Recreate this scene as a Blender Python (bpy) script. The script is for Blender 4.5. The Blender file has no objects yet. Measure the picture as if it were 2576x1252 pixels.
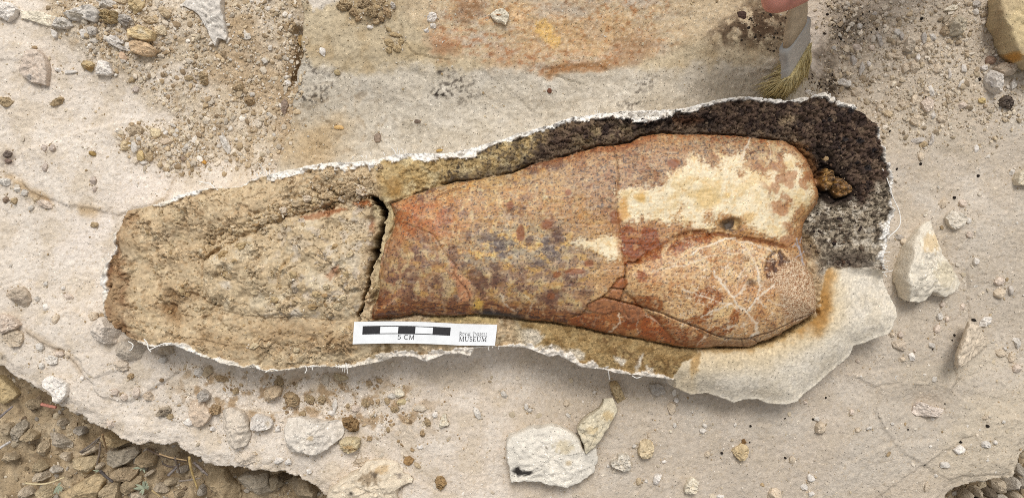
import bpy, math, random
import numpy as np

# ------------------------------------------------------------------ camera, sky, sun, exposure
SC = bpy.context.scene
D = 0.50                      # camera height above the rock bench (m)
TH = 0.6237                   # tan of half the horizontal field of view
COL = SC.collection
cam_d = bpy.data.cameras.new('camera'); cam = bpy.data.objects.new('camera', cam_d); COL.objects.link(cam)
cam.location = (0, 0, D); cam.rotation_euler = (0, 0, 0)
cam_d.sensor_width = 36; cam_d.lens = 18.0 / TH; cam_d.clip_start = 0.01; cam_d.clip_end = 100
SC.camera = cam

SUN_EL, SUN_AZ = 58.0, 88.0   # degrees; azimuth measured from +X towards +Y (the light comes from the top of the picture)
w = bpy.data.worlds.new('World'); SC.world = w; w.use_nodes = True
nt = w.node_tree; nt.nodes.clear()
sky = nt.nodes.new('ShaderNodeTexSky'); sky.sky_type = 'NISHITA'; sky.sun_disc = False
sky.sun_elevation = math.radians(SUN_EL); sky.sun_rotation = math.radians(90 - SUN_AZ)
sky.dust_density = 4.0; sky.air_density = 1.2
hs = nt.nodes.new('ShaderNodeHueSaturation'); hs.inputs['Saturation'].default_value = 0.12   # an overcast, colourless sky
bg = nt.nodes.new('ShaderNodeBackground'); bg.inputs['Strength'].default_value = 0.115
wo = nt.nodes.new('ShaderNodeOutputWorld')
nt.links.new(sky.outputs[0], hs.inputs['Color']); nt.links.new(hs.outputs[0], bg.inputs['Color'])
nt.links.new(bg.outputs[0], wo.inputs['Surface'])
sd_ = bpy.data.lights.new('sun', 'SUN'); sd_.energy = 1.5; sd_.angle = math.radians(20); sd_.color = (1.0, 0.98, 0.945)
sun = bpy.data.objects.new('sun', sd_); COL.objects.link(sun)
from mathutils import Vector
_e, _a = math.radians(SUN_EL), math.radians(SUN_AZ)
sun.rotation_euler = Vector((math.cos(_e) * math.cos(_a), math.cos(_e) * math.sin(_a), math.sin(_e))).to_track_quat('Z', 'Y').to_euler()
sun.location = (-0.5, 0.5, 1.5)
SC.view_settings.view_transform = 'Standard'; SC.view_settings.look = 'None'
SC.view_settings.gamma = 1.0; SC.view_settings.use_curve_mapping = False
SC.view_settings.exposure = 0.16
SC.cycles.use_denoising = False; SC.cycles.filter_width = 0.95
ALB = 1.10                     # how bright a white horizontal card renders in this light; photo colours are divided by it

# ------------------------------------------------------------------ noise and outline tools (numpy)
_R = np.random.RandomState(7)
PERM = [np.random.RandomState(100 + i).permutation(256).astype(np.int32) for i in range(64)]
_ang = np.linspace(0, 2 * np.pi, 256, endpoint=False).astype(np.float32)
GX, GY = np.cos(_ang), np.sin(_ang)
RA, RB = _R.rand(256).astype(np.float32), _R.rand(256).astype(np.float32)

def perlin(x, y, seed=0):
    P = PERM[seed % 64]
    xi = np.floor(x).astype(np.int32); yi = np.floor(y).astype(np.int32)
    xf = (x - xi).astype(np.float32); yf = (y - yi).astype(np.float32)
    u = xf * xf * xf * (xf * (xf * 6 - 15) + 10); v = yf * yf * yf * (yf * (yf * 6 - 15) + 10)
    x0 = P[xi & 255]; x1 = P[(xi + 1) & 255]
    def g(a, dx, dy, iy):
        h = P[(a + iy) & 255]
        return GX[h] * dx + GY[h] * dy
    n00 = g(x0, xf, yf, yi); n10 = g(x1, xf - 1, yf, yi)
    n01 = g(x0, xf, yf - 1, yi + 1); n11 = g(x1, xf - 1, yf - 1, yi + 1)
    a = n00 + u * (n10 - n00); b = n01 + u * (n11 - n01)
    return (a + v * (b - a)) * 1.5

def fbm(x, y, octv=4, seed=0, gain=0.5):
    s = np.zeros_like(x, dtype=np.float32); a = 1.0; t = 0; f = 1.0
    for o in range(octv):
        s += a * perlin(x * f + 13.7 * o, y * f - 7.1 * o, seed + o); t += a; a *= gain; f *= 2.03
    return s / t * 1.55

def ridged(x, y, octv=3, seed=0):
    s = np.zeros_like(x, dtype=np.float32); a = 1.0; t = 0; f = 1.0
    for o in range(octv):
        s += a * (1 - np.abs(perlin(x * f + 3.3 * o, y * f + 9.1 * o, seed + o)) * 1.6); t += a; a *= 0.5; f *= 2.1
    return s / t

def worley(x, y, seed=0):
    P = PERM[seed % 64]
    xi = np.floor(x).astype(np.int32); yi = np.floor(y).astype(np.int32)
    f1 = np.full(x.shape, 9, np.float32); f2 = f1.copy(); idd = np.zeros(x.shape, np.int32)
    for dx in (-1, 0, 1):
        for dy in (-1, 0, 1):
            cx = xi + dx; cy = yi + dy
            h = P[(P[cx & 255] + cy) & 255]
            d = np.hypot(cx + RA[h] - x, cy + RB[h] - y).astype(np.float32)
            c = d < f1
            f2 = np.where(c, f1, np.minimum(f2, d)); idd = np.where(c, h, idd); f1 = np.where(c, d, f1)
    return f1, f2, idd

def smooth(a, b, x):
    t = np.clip((x - a) / (b - a), 0, 1)
    return t * t * (3 - 2 * t)

def pts(s):
    return np.array([[float(v) for v in p.split(',')] for p in s.split()], dtype=np.float64)

def dline(px, py, poly, reach=60.0, vals=None):
    """distance (in photo pixels) to an open polyline, clipped at reach; optional value interpolated along it"""
    poly = np.asarray(poly, dtype=np.float64)
    out = np.full(px.shape, reach, np.float32); val = np.zeros(px.shape, np.float32) if vals is not None else None
    for i in range(len(poly) - 1):
        (ax, ay), (bx, by) = poly[i], poly[i + 1]
        m = (px > min(ax, bx) - reach) & (px < max(ax, bx) + reach) & (py > min(ay, by) - reach) & (py < max(ay, by) + reach)
        if not m.any(): continue
        x = px[m] - ax; y = py[m] - ay; dx, dy = bx - ax, by - ay; L = dx * dx + dy * dy + 1e-9
        t = np.clip((x * dx + y * dy) / L, 0, 1); d = np.hypot(x - t * dx, y - t * dy)
        o = out[m]; c = d < o
        if vals is not None:
            v = val[m]; v[c] = (vals[i] + (vals[i + 1] - vals[i]) * t)[c]; val[m] = v
        out[m] = np.where(c, d, o)
    return out if vals is None else (out, val)

def sdpoly(px, py, poly, reach=80.0):
    """signed distance (photo pixels), negative inside"""
    poly = np.asarray(poly, dtype=np.float64); n = len(poly)
    d = dline(px, py, np.vstack([poly, poly[:1]]), reach)
    m = (px > poly[:, 0].min()) & (px < poly[:, 0].max()) & (py > poly[:, 1].min()) & (py < poly[:, 1].max())
    ins = np.zeros(px.shape, bool)
    x = px[m]; y = py[m]; c = np.zeros(x.shape, bool)
    for i in range(n):
        (ax, ay), (bx, by) = poly[i], poly[(i + 1) % n]
        if ay == by: continue
        c ^= ((ay > y) != (by > y)) & (x < (bx - ax) * (y - ay) / (by - ay) + ax)
    ins[m] = c
    return np.where(ins, -d, d)

def lin(c):
    c = np.asarray(c, dtype=np.float64) / 255.0
    return np.where(c <= 0.04045, c / 12.92, ((c + 0.055) / 1.055) ** 2.4)

class Paint:
    """per-vertex colours of a surface, worked in photo (sRGB 0-255) values and stored as linear base colour"""
    def __init__(s, shape, base):
        s.c = np.empty(shape + (3,), np.float32); s.c[:] = base
        s.f = np.empty(shape + (3,), np.float32); s.f[:] = (0.20, 0.10, 0.10)
    def lay(s, m, col):
        m = np.clip(m, 0, 1)[..., None]
        s.c += (np.asarray(col, np.float32) - s.c) * m
    def fx(s, m, v):
        m = np.clip(m, 0, 1)[..., None]
        s.f += (np.asarray(v, np.float32) - s.f) * m
    def mul(s, k):
        s.c *= k[..., None]
    def linear(s):
        return np.clip(lin(np.clip(s.c, 0, 255)) / ALB, 0.004, 0.86).astype(np.float32)

# ------------------------------------------------------------------ photo pixel <-> place
KS = 2 * TH / 2576.0
def at(px, py, z):
    s = (D - z) * KS
    return (np.asarray(px) - 1288.0) * s, (626.0 - np.asarray(py)) * s
def pix(X, Y, z):
    s = 1.0 / ((D - z) * KS)
    return X * s + 1288.0, 626.0 - Y * s

# ------------------------------------------------------------------ materials
def rockmat(name, grain=1100, rough=0.92, spec=0.2, bump=0.6, bdist=0.0006, spk=1250, spk2=1500, coat=0.0, brel=9.0):
    m = bpy.data.materials.new(name); m.use_nodes = True; t = m.node_tree; t.nodes.clear()
    N, L = t.nodes.new, t.links.new
    def mth(op, a, b=None, c=None):
        n = N('ShaderNodeMath'); n.operation = op
        for i, v in enumerate((a, b, c)):
            if v is None: continue
            if isinstance(v, (int, float)): n.inputs[i].default_value = v
            else: L(v, n.inputs[i])
        return n.outputs[0]
    out = N('ShaderNodeOutputMaterial'); b = N('ShaderNodeBsdfPrincipled'); L(b.outputs[0], out.inputs[0])
    b.inputs['Roughness'].default_value = rough; b.inputs['Specular IOR Level'].default_value = spec
    ca = N('ShaderNodeAttribute'); ca.attribute_name = 'Col'
    fa = N('ShaderNodeAttribute'); fa.attribute_name = 'Fx'
    sp = N('ShaderNodeSeparateColor'); L(fa.outputs['Color'], sp.inputs[0])
    ge = N('ShaderNodeNewGeometry'); pos = ge.outputs['Position']
    def noise(scale, det, r=0.55):
        n = N('ShaderNodeTexNoise'); n.inputs['Scale'].default_value = scale; n.inputs['Detail'].default_value = det
        n.inputs['Roughness'].default_value = r; L(pos, n.inputs['Vector']); return n.outputs['Fac']
    n1 = noise(grain, 3, 0.65); n2 = noise(grain * 0.33, 3)
    g = mth('ADD', mth('MULTIPLY', mth('SUBTRACT', n1, 0.5), 2.6), mth('MULTIPLY', mth('SUBTRACT', n2, 0.5), 1.4))
    k = mth('MULTIPLY_ADD', g, sp.outputs[0], 1.0); k = mth('MAXIMUM', k, 0.15)
    def specks(scale, chan, size):
        v = N('ShaderNodeTexVoronoi'); v.inputs['Scale'].default_value = scale; L(pos, v.inputs['Vector'])
        s2 = N('ShaderNodeSeparateColor'); L(v.outputs['Color'], s2.inputs[0])
        keep = mth('LESS_THAN', s2.outputs[0], chan)
        inn = mth('LESS_THAN', v.outputs['Distance'], mth('MULTIPLY_ADD', s2.outputs[1], size, size * 0.45))
        return mth('MULTIPLY', keep, inn)
    k = mth('MULTIPLY', k, mth('MULTIPLY_ADD', specks(spk, sp.outputs[1], 0.34), -0.62, 1.0))
    k = mth('MULTIPLY', k, mth('MULTIPLY_ADD', specks(spk2, sp.outputs[2], 0.36), 0.55, 1.0))
    mu = N('ShaderNodeVectorMath'); mu.operation = 'SCALE'; L(ca.outputs['Color'], mu.inputs[0]); L(k, mu.inputs['Scale'])
    L(mu.outputs[0], b.inputs['Base Color'])
    h = mth('ADD', mth('MULTIPLY', n1, 0.55), n2)
    bp = N('ShaderNodeBump'); bp.inputs['Distance'].default_value = bdist
    L(mth('MINIMUM', mth('MULTIPLY', sp.outputs[0], bump * brel), bump), bp.inputs['Strength'])
    L(h, bp.inputs['Height']); L(bp.outputs[0], b.inputs['Normal'])
    if coat: b.inputs['Coat Weight'].default_value = coat; b.inputs['Coat Roughness'].default_value = 0.35
    return m

M_SLAB = rockmat('dusty_sandstone', 800, 0.95, 0.12, 1.0, 0.0011)
M_BLOCK = rockmat('grey_sandstone', 1050, 0.95, 0.15, 0.9, 0.0008)
M_MATRIX = rockmat('sandy_matrix', 1000, 0.95, 0.12, 1.0, 0.0011, brel=3.0)
M_BONE = rockmat('fossil_bone', 1200, 0.5, 0.45, 0.4, 0.0004)
M_STONE = rockmat('loose_stone', 1000, 0.95, 0.12, 0.8, 0.0008)
M_PLASTER = rockmat('plaster', 1300, 0.9, 0.2, 0.9, 0.0006)
M_DIRT = rockmat('dry_dirt', 900, 1.0, 0.1, 1.0, 0.0009)

def plain(name, rgb, rough=0.7, spec=0.3, metal=0.0, var=0.15, scale=600, bump=0.2, sss=0.0, stretch=None):
    m = bpy.data.materials.new(name); m.use_nodes = True; t = m.node_tree
    b = t.nodes['Principled BSDF']; N, L = t.nodes.new, t.links.new
    ge = N('ShaderNodeNewGeometry'); src = ge.outputs['Position']
    if stretch:
        mp = N('ShaderNodeMapping'); mp.inputs['Scale'].default_value = stretch; L(src, mp.inputs[0]); src = mp.outputs[0]
    n = N('ShaderNodeTexNoise'); n.inputs['Scale'].default_value = scale; n.inputs['Detail'].default_value = 4; L(src, n.inputs['Vector'])
    cr = N('ShaderNodeMapRange'); cr.inputs[1].default_value = 0.3; cr.inputs[2].default_value = 0.7
    cr.inputs[3].default_value = 1 - var; cr.inputs[4].default_value = 1 + var; L(n.outputs['Fac'], cr.inputs[0])
    rgbn = N('ShaderNodeRGB'); c = lin(rgb) / ALB; rgbn.outputs[0].default_value = (*c, 1)
    mu = N('ShaderNodeVectorMath'); mu.operation = 'SCALE'; L(rgbn.outputs[0], mu.inputs[0]); L(cr.outputs[0], mu.inputs['Scale'])
    L(mu.outputs[0], b.inputs['Base Color'])
    b.inputs['Roughness'].default_value = rough; b.inputs['Specular IOR Level'].default_value = spec; b.inputs['Metallic'].default_value = metal
    bp = N('ShaderNodeBump'); bp.inputs['Strength'].default_value = bump; bp.inputs['Distance'].default_value = 0.0004
    L(n.outputs['Fac'], bp.inputs['Height']); L(bp.outputs[0], b.inputs['Normal'])
    if sss: b.inputs['Subsurface Weight'].default_value = sss; b.inputs['Subsurface Radius'].default_value = (0.004, 0.0015, 0.0008)
    return m

# ------------------------------------------------------------------ meshes and objects
def make_mesh(name, co, faces_flat, face_sizes, colr=None, fx=None, smoothf=True, crease=0):
    me = bpy.data.meshes.new(name)
    nv, nl, nf = len(co), len(faces_flat), len(face_sizes)
    me.vertices.add(nv); me.vertices.foreach_set('co', np.ascontiguousarray(co, np.float32).ravel())
    me.loops.add(nl); me.loops.foreach_set('vertex_index', np.ascontiguousarray(faces_flat, np.int32))
    me.polygons.add(nf)
    st = np.concatenate([[0], np.cumsum(face_sizes)[:-1]]).astype(np.int32)
    me.polygons.foreach_set('loop_start', st)
    if colr is not None:
        for nm, arr in (('Col', colr), ('Fx', fx)):
            a = me.attributes.new(nm, 'FLOAT_COLOR', 'POINT')
            full = np.ones((nv, 4), np.float32); full[:, :3] = arr
            a.data.foreach_set('color', full.ravel())
    me.update(calc_edges=True); me.validate()
    me.polygons.foreach_set('use_smooth', np.full(nf, smoothf, bool))
    if crease: me.set_sharp_from_angle(angle=math.radians(crease))
    return me

def tag(o, label=None, cat=None, group=None, kind=None):
    for k, v in (('label', label), ('category', cat), ('group', group), ('kind', kind)):
        if v: o[k] = v
    return o

def add(name, me, mat, parent=None, loc=(0, 0, 0)):
    o = bpy.data.objects.new(name, me); COL.objects.link(o)
    if mat and not me.materials: me.materials.append(mat)
    o.location = loc
    if parent:
        o.parent = parent
    return o

def empty(name, loc):
    o = bpy.data.objects.new(name, None); COL.objects.link(o); o.location = loc; o.empty_display_size = 0.02
    return o

def grid_obj(name, X, Y, Z, colr, fx, fmask, mat, parent=None, origin=(0, 0, 0)):
    """object made of the cells of a height grid where fmask (ny-1, nx-1) holds"""
    ny, nx = Z.shape
    jj, ii = np.nonzero(fmask)
    a = jj * nx + ii
    q = np.stack([a, a + 1, a + nx + 1, a + nx], 1)
    used, inv = np.unique(q.ravel(), return_inverse=True)
    co = np.stack([X.ravel()[used] - origin[0], Y.ravel()[used] - origin[1], Z.ravel()[used] - origin[2]], 1)
    me = make_mesh(name, co, inv.astype(np.int32), np.full(len(q), 4), colr.reshape(-1, 3)[used], fx.reshape(-1, 3)[used])
    return add(name, me, mat, parent)

class Field:
    """a height grid that can be looked up"""
    def __init__(s, xs, ys, Z): s.xs, s.ys, s.Z = xs, ys, Z
    def __call__(s, X, Y):
        X = np.asarray(X, float); Y = np.asarray(Y, float)
        i = np.clip(np.searchsorted(s.xs, X) - 1, 0, len(s.xs) - 2); j = np.clip(np.searchsorted(s.ys, Y) - 1, 0, len(s.ys) - 2)
        u = np.clip((X - s.xs[i]) / (s.xs[i + 1] - s.xs[i]), 0, 1); v = np.clip((Y - s.ys[j]) / (s.ys[j + 1] - s.ys[j]), 0, 1)
        Z = s.Z
        r = (Z[j, i] * (1 - u) + Z[j, i + 1] * u) * (1 - v) + (Z[j + 1, i] * (1 - u) + Z[j + 1, i + 1] * u) * v
        out = (X < s.xs[0]) | (X > s.xs[-1]) | (Y < s.ys[0]) | (Y > s.ys[-1])
        return np.where(out, -1.0, r)

FIELDS = []
def surf(X, Y, only=None):
    z = np.full(np.shape(X), -1.0)
    for f in (FIELDS if only is None else only): z = np.maximum(z, f(X, Y))
    return z
def on_surf(px, py, only=None):
    z = np.zeros(np.shape(px))
    for _ in range(5):
        X, Y = at(px, py, z); z = surf(X, Y, only)
    X, Y = at(px, py, z)
    return X, Y, z

def macro_pixels(xs, ys, macro, step=0.003, z0=0.0, it=3):
    """photo pixel of every grid point, following a coarse version of the surface"""
    cx = np.arange(xs[0] - step, xs[-1] + 2 * step, step); cy = np.arange(ys[0] - step, ys[-1] + 2 * step, step)
    CX, CY = np.meshgrid(cx, cy); Z = np.full(CX.shape, z0)
    for _ in range(it):
        px, py = pix(CX, CY, Z); Z = macro(px, py, CX * 1000, CY * 1000)
    X, Y = np.meshgrid(xs, ys)
    return X, Y, pix(X, Y, Field(cx, cy, Z)(X, Y))
# ------------------------------------------------------------------ outlines (photo pixels, 2576 wide)
JACK = pts("318,528 352,521 390,513 430,500 475,483 525,473 600,468 644,447 694,433 744,423 806,409 869,407 931,402 994,388 1034,384 1119,385 "
 "1169,377 1219,362 1288,340 1338,326 1388,312 1428,297 1503,285 1563,280 1663,276 1725,272 1763,260 1825,246 1888,242 1932,247 1970,252 2032,242 2072,232 2107,250 "
 "2144,265 2182,292 2207,310 2217,350 2226,385 2237,418 2244,438 2244,475 2244,513 2247,538 2239,563 2236,593 2232,626 2222,645 2229,678 2224,708 2242,748 2257,773 2259,796 "
 "2249,821 2237,843 2202,851 2172,866 2149,870 2143,888 2132,903 2087,939 2052,971 2027,989 2007,1011 1977,1019 1932,1016 1908,1005 1875,1005 1845,1014 1813,1001 1778,989 "
 "1738,994 1698,976 1698,956 1663,951 1620,946 1548,939 1518,931 1463,924 1428,906 1403,893 1380,898 1363,891 1325,876 1288,873 1244,873 1194,876 1184,896 1157,889 1119,893 "
 "1094,901 1069,911 1044,899 1019,896 994,898 957,911 894,923 869,928 819,923 769,925 719,931 674,936 644,925 612,927 562,913 512,898 475,881 445,868 375,873 325,852 312,841 "
 "287,823 270,801 258,776 255,726 252,701 260,671 275,646 287,626 282,588 300,578 310,551")
SLAB_OUT = pts("-9000,700 -300,760 -120,860 0,925 22,939 62,959 100,981 130,1001 140,1016 200,1049 255,1084 317,1114 332,1120 400,1121 437,1121 467,1144 490,1156 520,1176 644,1184 676,1193 "
 "716,1189 749,1201 784,1229 804,1244 840,1268 900,1330 1000,1500 1100,9000 2200,9000 2330,1420 2370,1290 2394,1249 2417,1229 2452,1219 2482,1214 2502,1204 2539,1204 2557,1189 2564,1156 2580,1140 2700,1050 2900,960 9000,700 9000,-9000 -9000,-9000")
GRAVEL = pts("110,-60 790,-60 775,60 772,300 715,400 690,425 640,440 560,420 470,405 380,415 330,385 300,340 400,318 450,296 380,260 330,215 250,160 190,120 130,70")
BLOCK = pts("790,-400 773,0 775,50 771,130 774,160 762,200 757,240 738,330 717,395 705,430 700,560 1000,600 1900,480 2120,300 2105,225 2085,160 2068,100 2060,0 2075,-400")

def slab_macro(px, py, xm, ym):
    z = 0.0028 * fbm(xm / 130, ym / 130, 2, 3) + 0.0012 * fbm(xm / 38, ym / 38, 2, 9)
    # gravel bank in the upper left lies on the bench, and the right side climbs a little
    z = z + 0.004 * smooth(60, -120, sdpoly(px, py, GRAVEL, 130.0))
    z = z + 0.004 * smooth(2250, 2700, px) * smooth(700, 100, py)
    # hollow round the white stone at the lower right
    d = np.hypot((px - 2322) / 55, (py - 1012) / 30); z = z - 0.004 * np.exp(-d * d)
    # scoop under the lower edge of the jacket
    z = z - 0.003 * np.exp(-(((px - 1420) / 330) ** 2 + ((py - 965) / 55) ** 2))
    qx, qy = pix(xm / 1000, ym / 1000, 0.0)
    sd = sdpoly(qx, qy, SLAB_OUT, 70.0) + 9.0 * fbm(xm / 9, ym / 9, 4, 5)
    # crevice along the left edge of the block
    z = z - 0.007 * smooth(22, 4, dline(px, py, pts("752,85 762,120 764,150 758,185 748,205"), 40.0))
    z = z - 0.0025 * smooth(-45, -4, sd) - 0.10 * smooth(-3, 7, sd)
    return z

def nonuni(lo, hi, step, far):
    a = list(np.arange(lo, hi + 1e-9, step)); g = step; x = a[-1]; r = []
    while x < far: g *= 1.35; x += g; r.append(x)
    g = step; x = a[0]; l = []
    while x > -far: g *= 1.35; x -= g; l.append(x)
    return np.array(l[::-1] + a + r)

# ------------------------------------------------------------------ the pale rock bench
def build_slab():
    xs = nonuni(-0.325, 0.325, 0.00082, 1.2); ys = nonuni(-0.163, 0.163, 0.00082, 1.2)
    fx_, fy_ = (np.abs(xs) <= 0.34), (np.abs(ys) <= 0.17)
    X, Y, (px, py) = macro_pixels(xs, ys, slab_macro, 0.004)
    xm, ym = X * 1000, Y * 1000
    Z = slab_macro(px, py, xm, ym)
    near = smooth(0.45, 0.33, np.maximum(np.abs(X), np.abs(Y) * 2))
    grav = smooth(18, -22, sdpoly(px, py, GRAVEL) + 14 * fbm(xm / 14, ym / 14, 3, 21))
    # pale bare flakes that show through the gravel
    flakes = np.zeros(px.shape, np.float32)
    for s in ("490,468 492,430 520,408 585,400 640,418 700,436 640,460 560,475", "343,470 345,420 375,404 412,412 420,450 400,490",
              "548,395 550,345 565,335 585,360 578,392", "380,205 400,165 430,150 480,160 500,178 480,205 430,210", "460,235 500,190 512,205 505,235"):
        flakes = np.maximum(flakes, smooth(6, -6, sdpoly(px, py, pts(s)) + 5 * perlin(xm / 5, ym / 5, 31)))
    grav = grav * (1 - 0.85 * flakes)
    right = smooth(2020, 2130, px) * smooth(360, 300, py - 0.25 * (px - 2100) + 20 * fbm(xm / 20, ym / 20, 2, 4))
    right = right * smooth(2500, 2440, px)
    low = smooth(90, 20, np.abs(py - (1000 + 0.10 * (px - 700))) + 30 * fbm(xm / 18, ym / 18, 2, 23)) * smooth(400, 520, px) * smooth(1150, 1000, px)
    # ledges: thin layers of the bench that break off along uneven lines
    def ledge(s, h, wdt, sgn=1, ns=5.0):
        sd = sdpoly(px, py, pts(s)) + ns * fbm(xm / 9, ym / 9, 3, 17)
        return h * smooth(wdt, -wdt, sd)
    Z = Z + ledge("62,463 82,483 150,508 175,518 230,522 300,540 420,500 440,440 330,300 200,330 120,360 60,380", 0.0016, 3)
    Z = Z + ledge("70,831 100,856 140,873 162,876 180,896 205,931 260,1000 330,1010 460,930 300,830 180,780 100,790", 0.0020, 2.5)
    Z = Z + ledge("192,891 250,886 287,896 300,930 240,950", 0.0012, 2)
    Z = Z + ledge("50,30 110,34 155,48 180,55 150,74 108,64 52,47", 0.0014, 2, ns=3)
    Z = Z + ledge("-60,60 40,105 120,118 60,150 -60,150", 0.0010, 4)
    Z = Z + ledge("2215,970 2290,962 2350,964 2392,978 2420,1000 2480,1040 2620,1060 2640,1180 2380,1200 2260,1130 2200,1040", 0.0012, 3)
    Z = Z + ledge("2120,940 2300,925 2390,905 2420,940 2392,975 2290,960 2200,968", 0.0012, 3)
    Z = Z + ledge("2055,1252 2100,1195 2160,1150 2250,1110 2330,1110 2420,1070 2440,1090 2330,1160 2300,1182 2260,1210 2150,1280", 0.0013, 3)
    Z = Z + ledge("1560,1290 1600,1240 1640,1200 1760,1190 1860,1160 1960,1220 1980,1290", 0.0008, 5)
    Z = Z + ledge("1040,1205 1080,1225 1120,1238 1170,1290 1000,1290 1010,1225", 0.0014, 2)
    for s, wd, dp in (("2432,680 2437,720 2434,750 2438,780 2442,806", 1.6, 0.002), ("2402,915 2400,930 2406,941 2404,955", 2.0, 0.003),
                  ("2392,975 2420,950 2470,935", 1.5, 0.001), ("0,720 60,700 130,716", 1.5, 0.0008), ("1170,1205 1225,1195 1260,1202", 1.4, 0.0008),
                  ("40,1000 30,985 20,975", 1.3, 0.001)):
        Z = Z - dp * smooth(wd + 1.2, 0.3, dline(px + 2 * perlin(xm / 4, ym / 4, 6), py, pts(s)))
    # thin laminae that flake off: low steps with crisp edges
    lw = fbm(xm / 34, ym / 22, 4, 63) * 5.5; lam = np.floor(lw) + smooth(0.44, 0.56, lw - np.floor(lw))
    lam2 = fbm(xm / 11, ym / 8, 4, 57) * 3.5; lam2 = np.floor(lam2) + smooth(0.42, 0.58, lam2 - np.floor(lam2))
    Z = Z + near * (0.00010 * lam + 0.00016 * lam2 * smooth(-0.2, 0.3, fbm(xm / 45, ym / 45, 2, 61)))
    # soft dusty relief everywhere, real lumps where the gravel lies
    f1, f2, _ = worley(xm / 3.3, ym / 3.3, 11); g1, g2, _ = worley(xm / 1.7, ym / 1.7, 12); h1, h2, hid = worley(xm / 6.5 + 0.3 * perlin(xm / 3, ym / 3, 2), ym / 6.5, 14)
    lump = 0.0011 * np.clip(0.62 - f1, 0, 1) + 0.0007 * np.clip(0.6 - g1, 0, 1) + 0.0012 * np.clip(0.55 - h1, 0, 1) * (hid % 3 == 0)
    dens = np.clip(grav * 1.25 + 0.75 * right + 0.8 * low, 0, 1.3)
    sparse = smooth(0.0, 0.6, fbm(xm / 26, ym / 26, 3, 29)) * 0.7
    Z = Z + near * lump * np.clip(dens + sparse, 0, 1.3)
    Z = Z + near * (0.00024 * fbm(xm / 9, ym / 9, 4, 33) + 0.00026 * fbm(xm / 2.2, ym / 2.2, 2, 37))
    r = ridged(xm / 22 + 0.5 * fbm(xm / 10, ym / 10, 2, 8), ym / 22, 3, 40)
    Z = Z - near * 0.0006 * smooth(0.80, 0.97, r) * (1 - grav)

    P = Paint(px.shape, (216, 201, 183))
    big = fbm(xm / 90, ym / 90, 3, 44); mid = fbm(xm / 18, ym / 18, 4, 46); fine = fbm(xm / 3.2, ym / 3.2, 3, 50)
    P.lay(smooth(1500, 300, px) * 0.85, (227, 214, 198))                       # whiter dust on the left; brightness of its tilt painted in
    P.lay(smooth(1250, 1450, px) * smooth(870, 1000, py) * 0.9, (208, 193, 175))
    P.lay(smooth(2050, 2300, px) * 0.8, (207, 192, 173))
    P.lay(smooth(0.0, 0.5, mid) * 0.5, (205, 188, 164))
    P.lay(smooth(0.05, 0.55, -mid + 0.3 * big) * 0.55, (230, 219, 205))
    P.lay(smooth(0.1, 0.5, fbm(xm / 30, ym / 30, 4, 52)) * 0.5 * smooth(1400, 1800, px), (214, 205, 192))
    P.lay(smooth(40, -40, sdpoly(px, py, pts("2330,1230 2380,1080 2440,1000 2600,960 2620,1200 2480,1215"))) * 0.7, (221, 203, 170))
    P.lay(smooth(30, -30, sdpoly(px, py, pts("2280,930 2420,900 2500,870 2540,900 2400,965 2290,962"))) * 0.6, (220, 204, 172))
    P.lay(smooth(25, -25, sdpoly(px, py, pts("2180,1260 2260,1200 2330,1175 2400,1190 2400,1260"))) * 0.6, (205, 184, 158))
    P.lay(smooth(40, -40, sdpoly(px, py, pts("2050,950 2150,1030 2140,1120 2060,1250 2110,1260 2260,1190 2360,1100 2330,1060 2200,1000"), 90.0) + 20 * mid) * 0.6, (216, 207, 194))
    P.lay(smooth(40, -60, sdpoly(px, py, pts("250,520 330,440 420,430 440,500 330,520 290,590 230,640 120,640 150,560"), 120.0) + 25 * mid) * 0.85, (238, 226, 214))  # bright highlight of the left bench painted in over its pale dust
    # dirt: tan sand in the gravel bank, brown crumbs below the jacket
    P.lay(grav * (0.5 + 0.4 * mid), (196, 176, 146))
    P.lay(grav * smooth(0.15, 0.5, fbm(xm / 11, ym / 11, 3, 55)) * 0.6, (174, 150, 118))
    P.lay(grav * smooth(0.1, 0.45, -fbm(xm / 7, ym / 7, 3, 58)) * 0.6, (212, 196, 172))
    P.lay(grav * smooth(25, -30, sdpoly(px, py, pts("560,20 640,60 700,180 770,120 770,330 700,400 690,300 620,230 500,190 560,120")) + 22 * mid) * 0.55, (176, 148, 112))
    P.lay(grav * smooth(10, -25, sdpoly(px, py, pts("740,90 770,80 770,200 735,240 700,260 715,160")) + 12 * mid) * 0.65, (126, 100, 70))  # darker brown along the crevice at the block's left edge
    P.lay(low * smooth(0.05, 0.4, fbm(xm / 9, ym / 9, 3, 60)) * 0.75, (160, 131, 96))
    P.lay(right * 0.45, (196, 178, 152))
    dk = smooth(0.0, 0.45, fbm(xm / 12, ym / 12, 3, 62) + 0.1)
    for cx, cy, rx, ry, k in ((2085, 215, 60, 38, 1.0), (2140, 55, 65, 55, 0.55), (2130, 110, 55, 45, 0.6), (2075, 150, 35, 50, 0.5)):
        d = np.hypot((px - cx) / rx, (py - cy) / ry)
        P.lay(smooth(1.15, 0.4, d + 0.25 * fine) * k * (0.45 + 0.55 * dk), (78, 66, 54))
    P.lay(smooth(1.2, 0.4, np.hypot((px - 20) / 26, (py - 400) / 28) + 0.3 * fine) * 0.6, (120, 105, 92))
    # tan dust caught along the ledges
    P.lay(smooth(26, 0, dline(px, py, pts("10,440 62,470 90,490 170,522 240,535"))) * smooth(-0.2, 0.5, mid + 0.2) * 0.7, (190, 160, 120))
    P.lay(smooth(16, 0, dline(px, py, pts("70,831 140,873 180,896 205,931"))) * 0.5, (192, 168, 138))
    P.lay(smooth(22, -6, sdpoly(px, py, SLAB_OUT, 40.0) * -1) * 0.25, (205, 184, 158))
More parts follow.
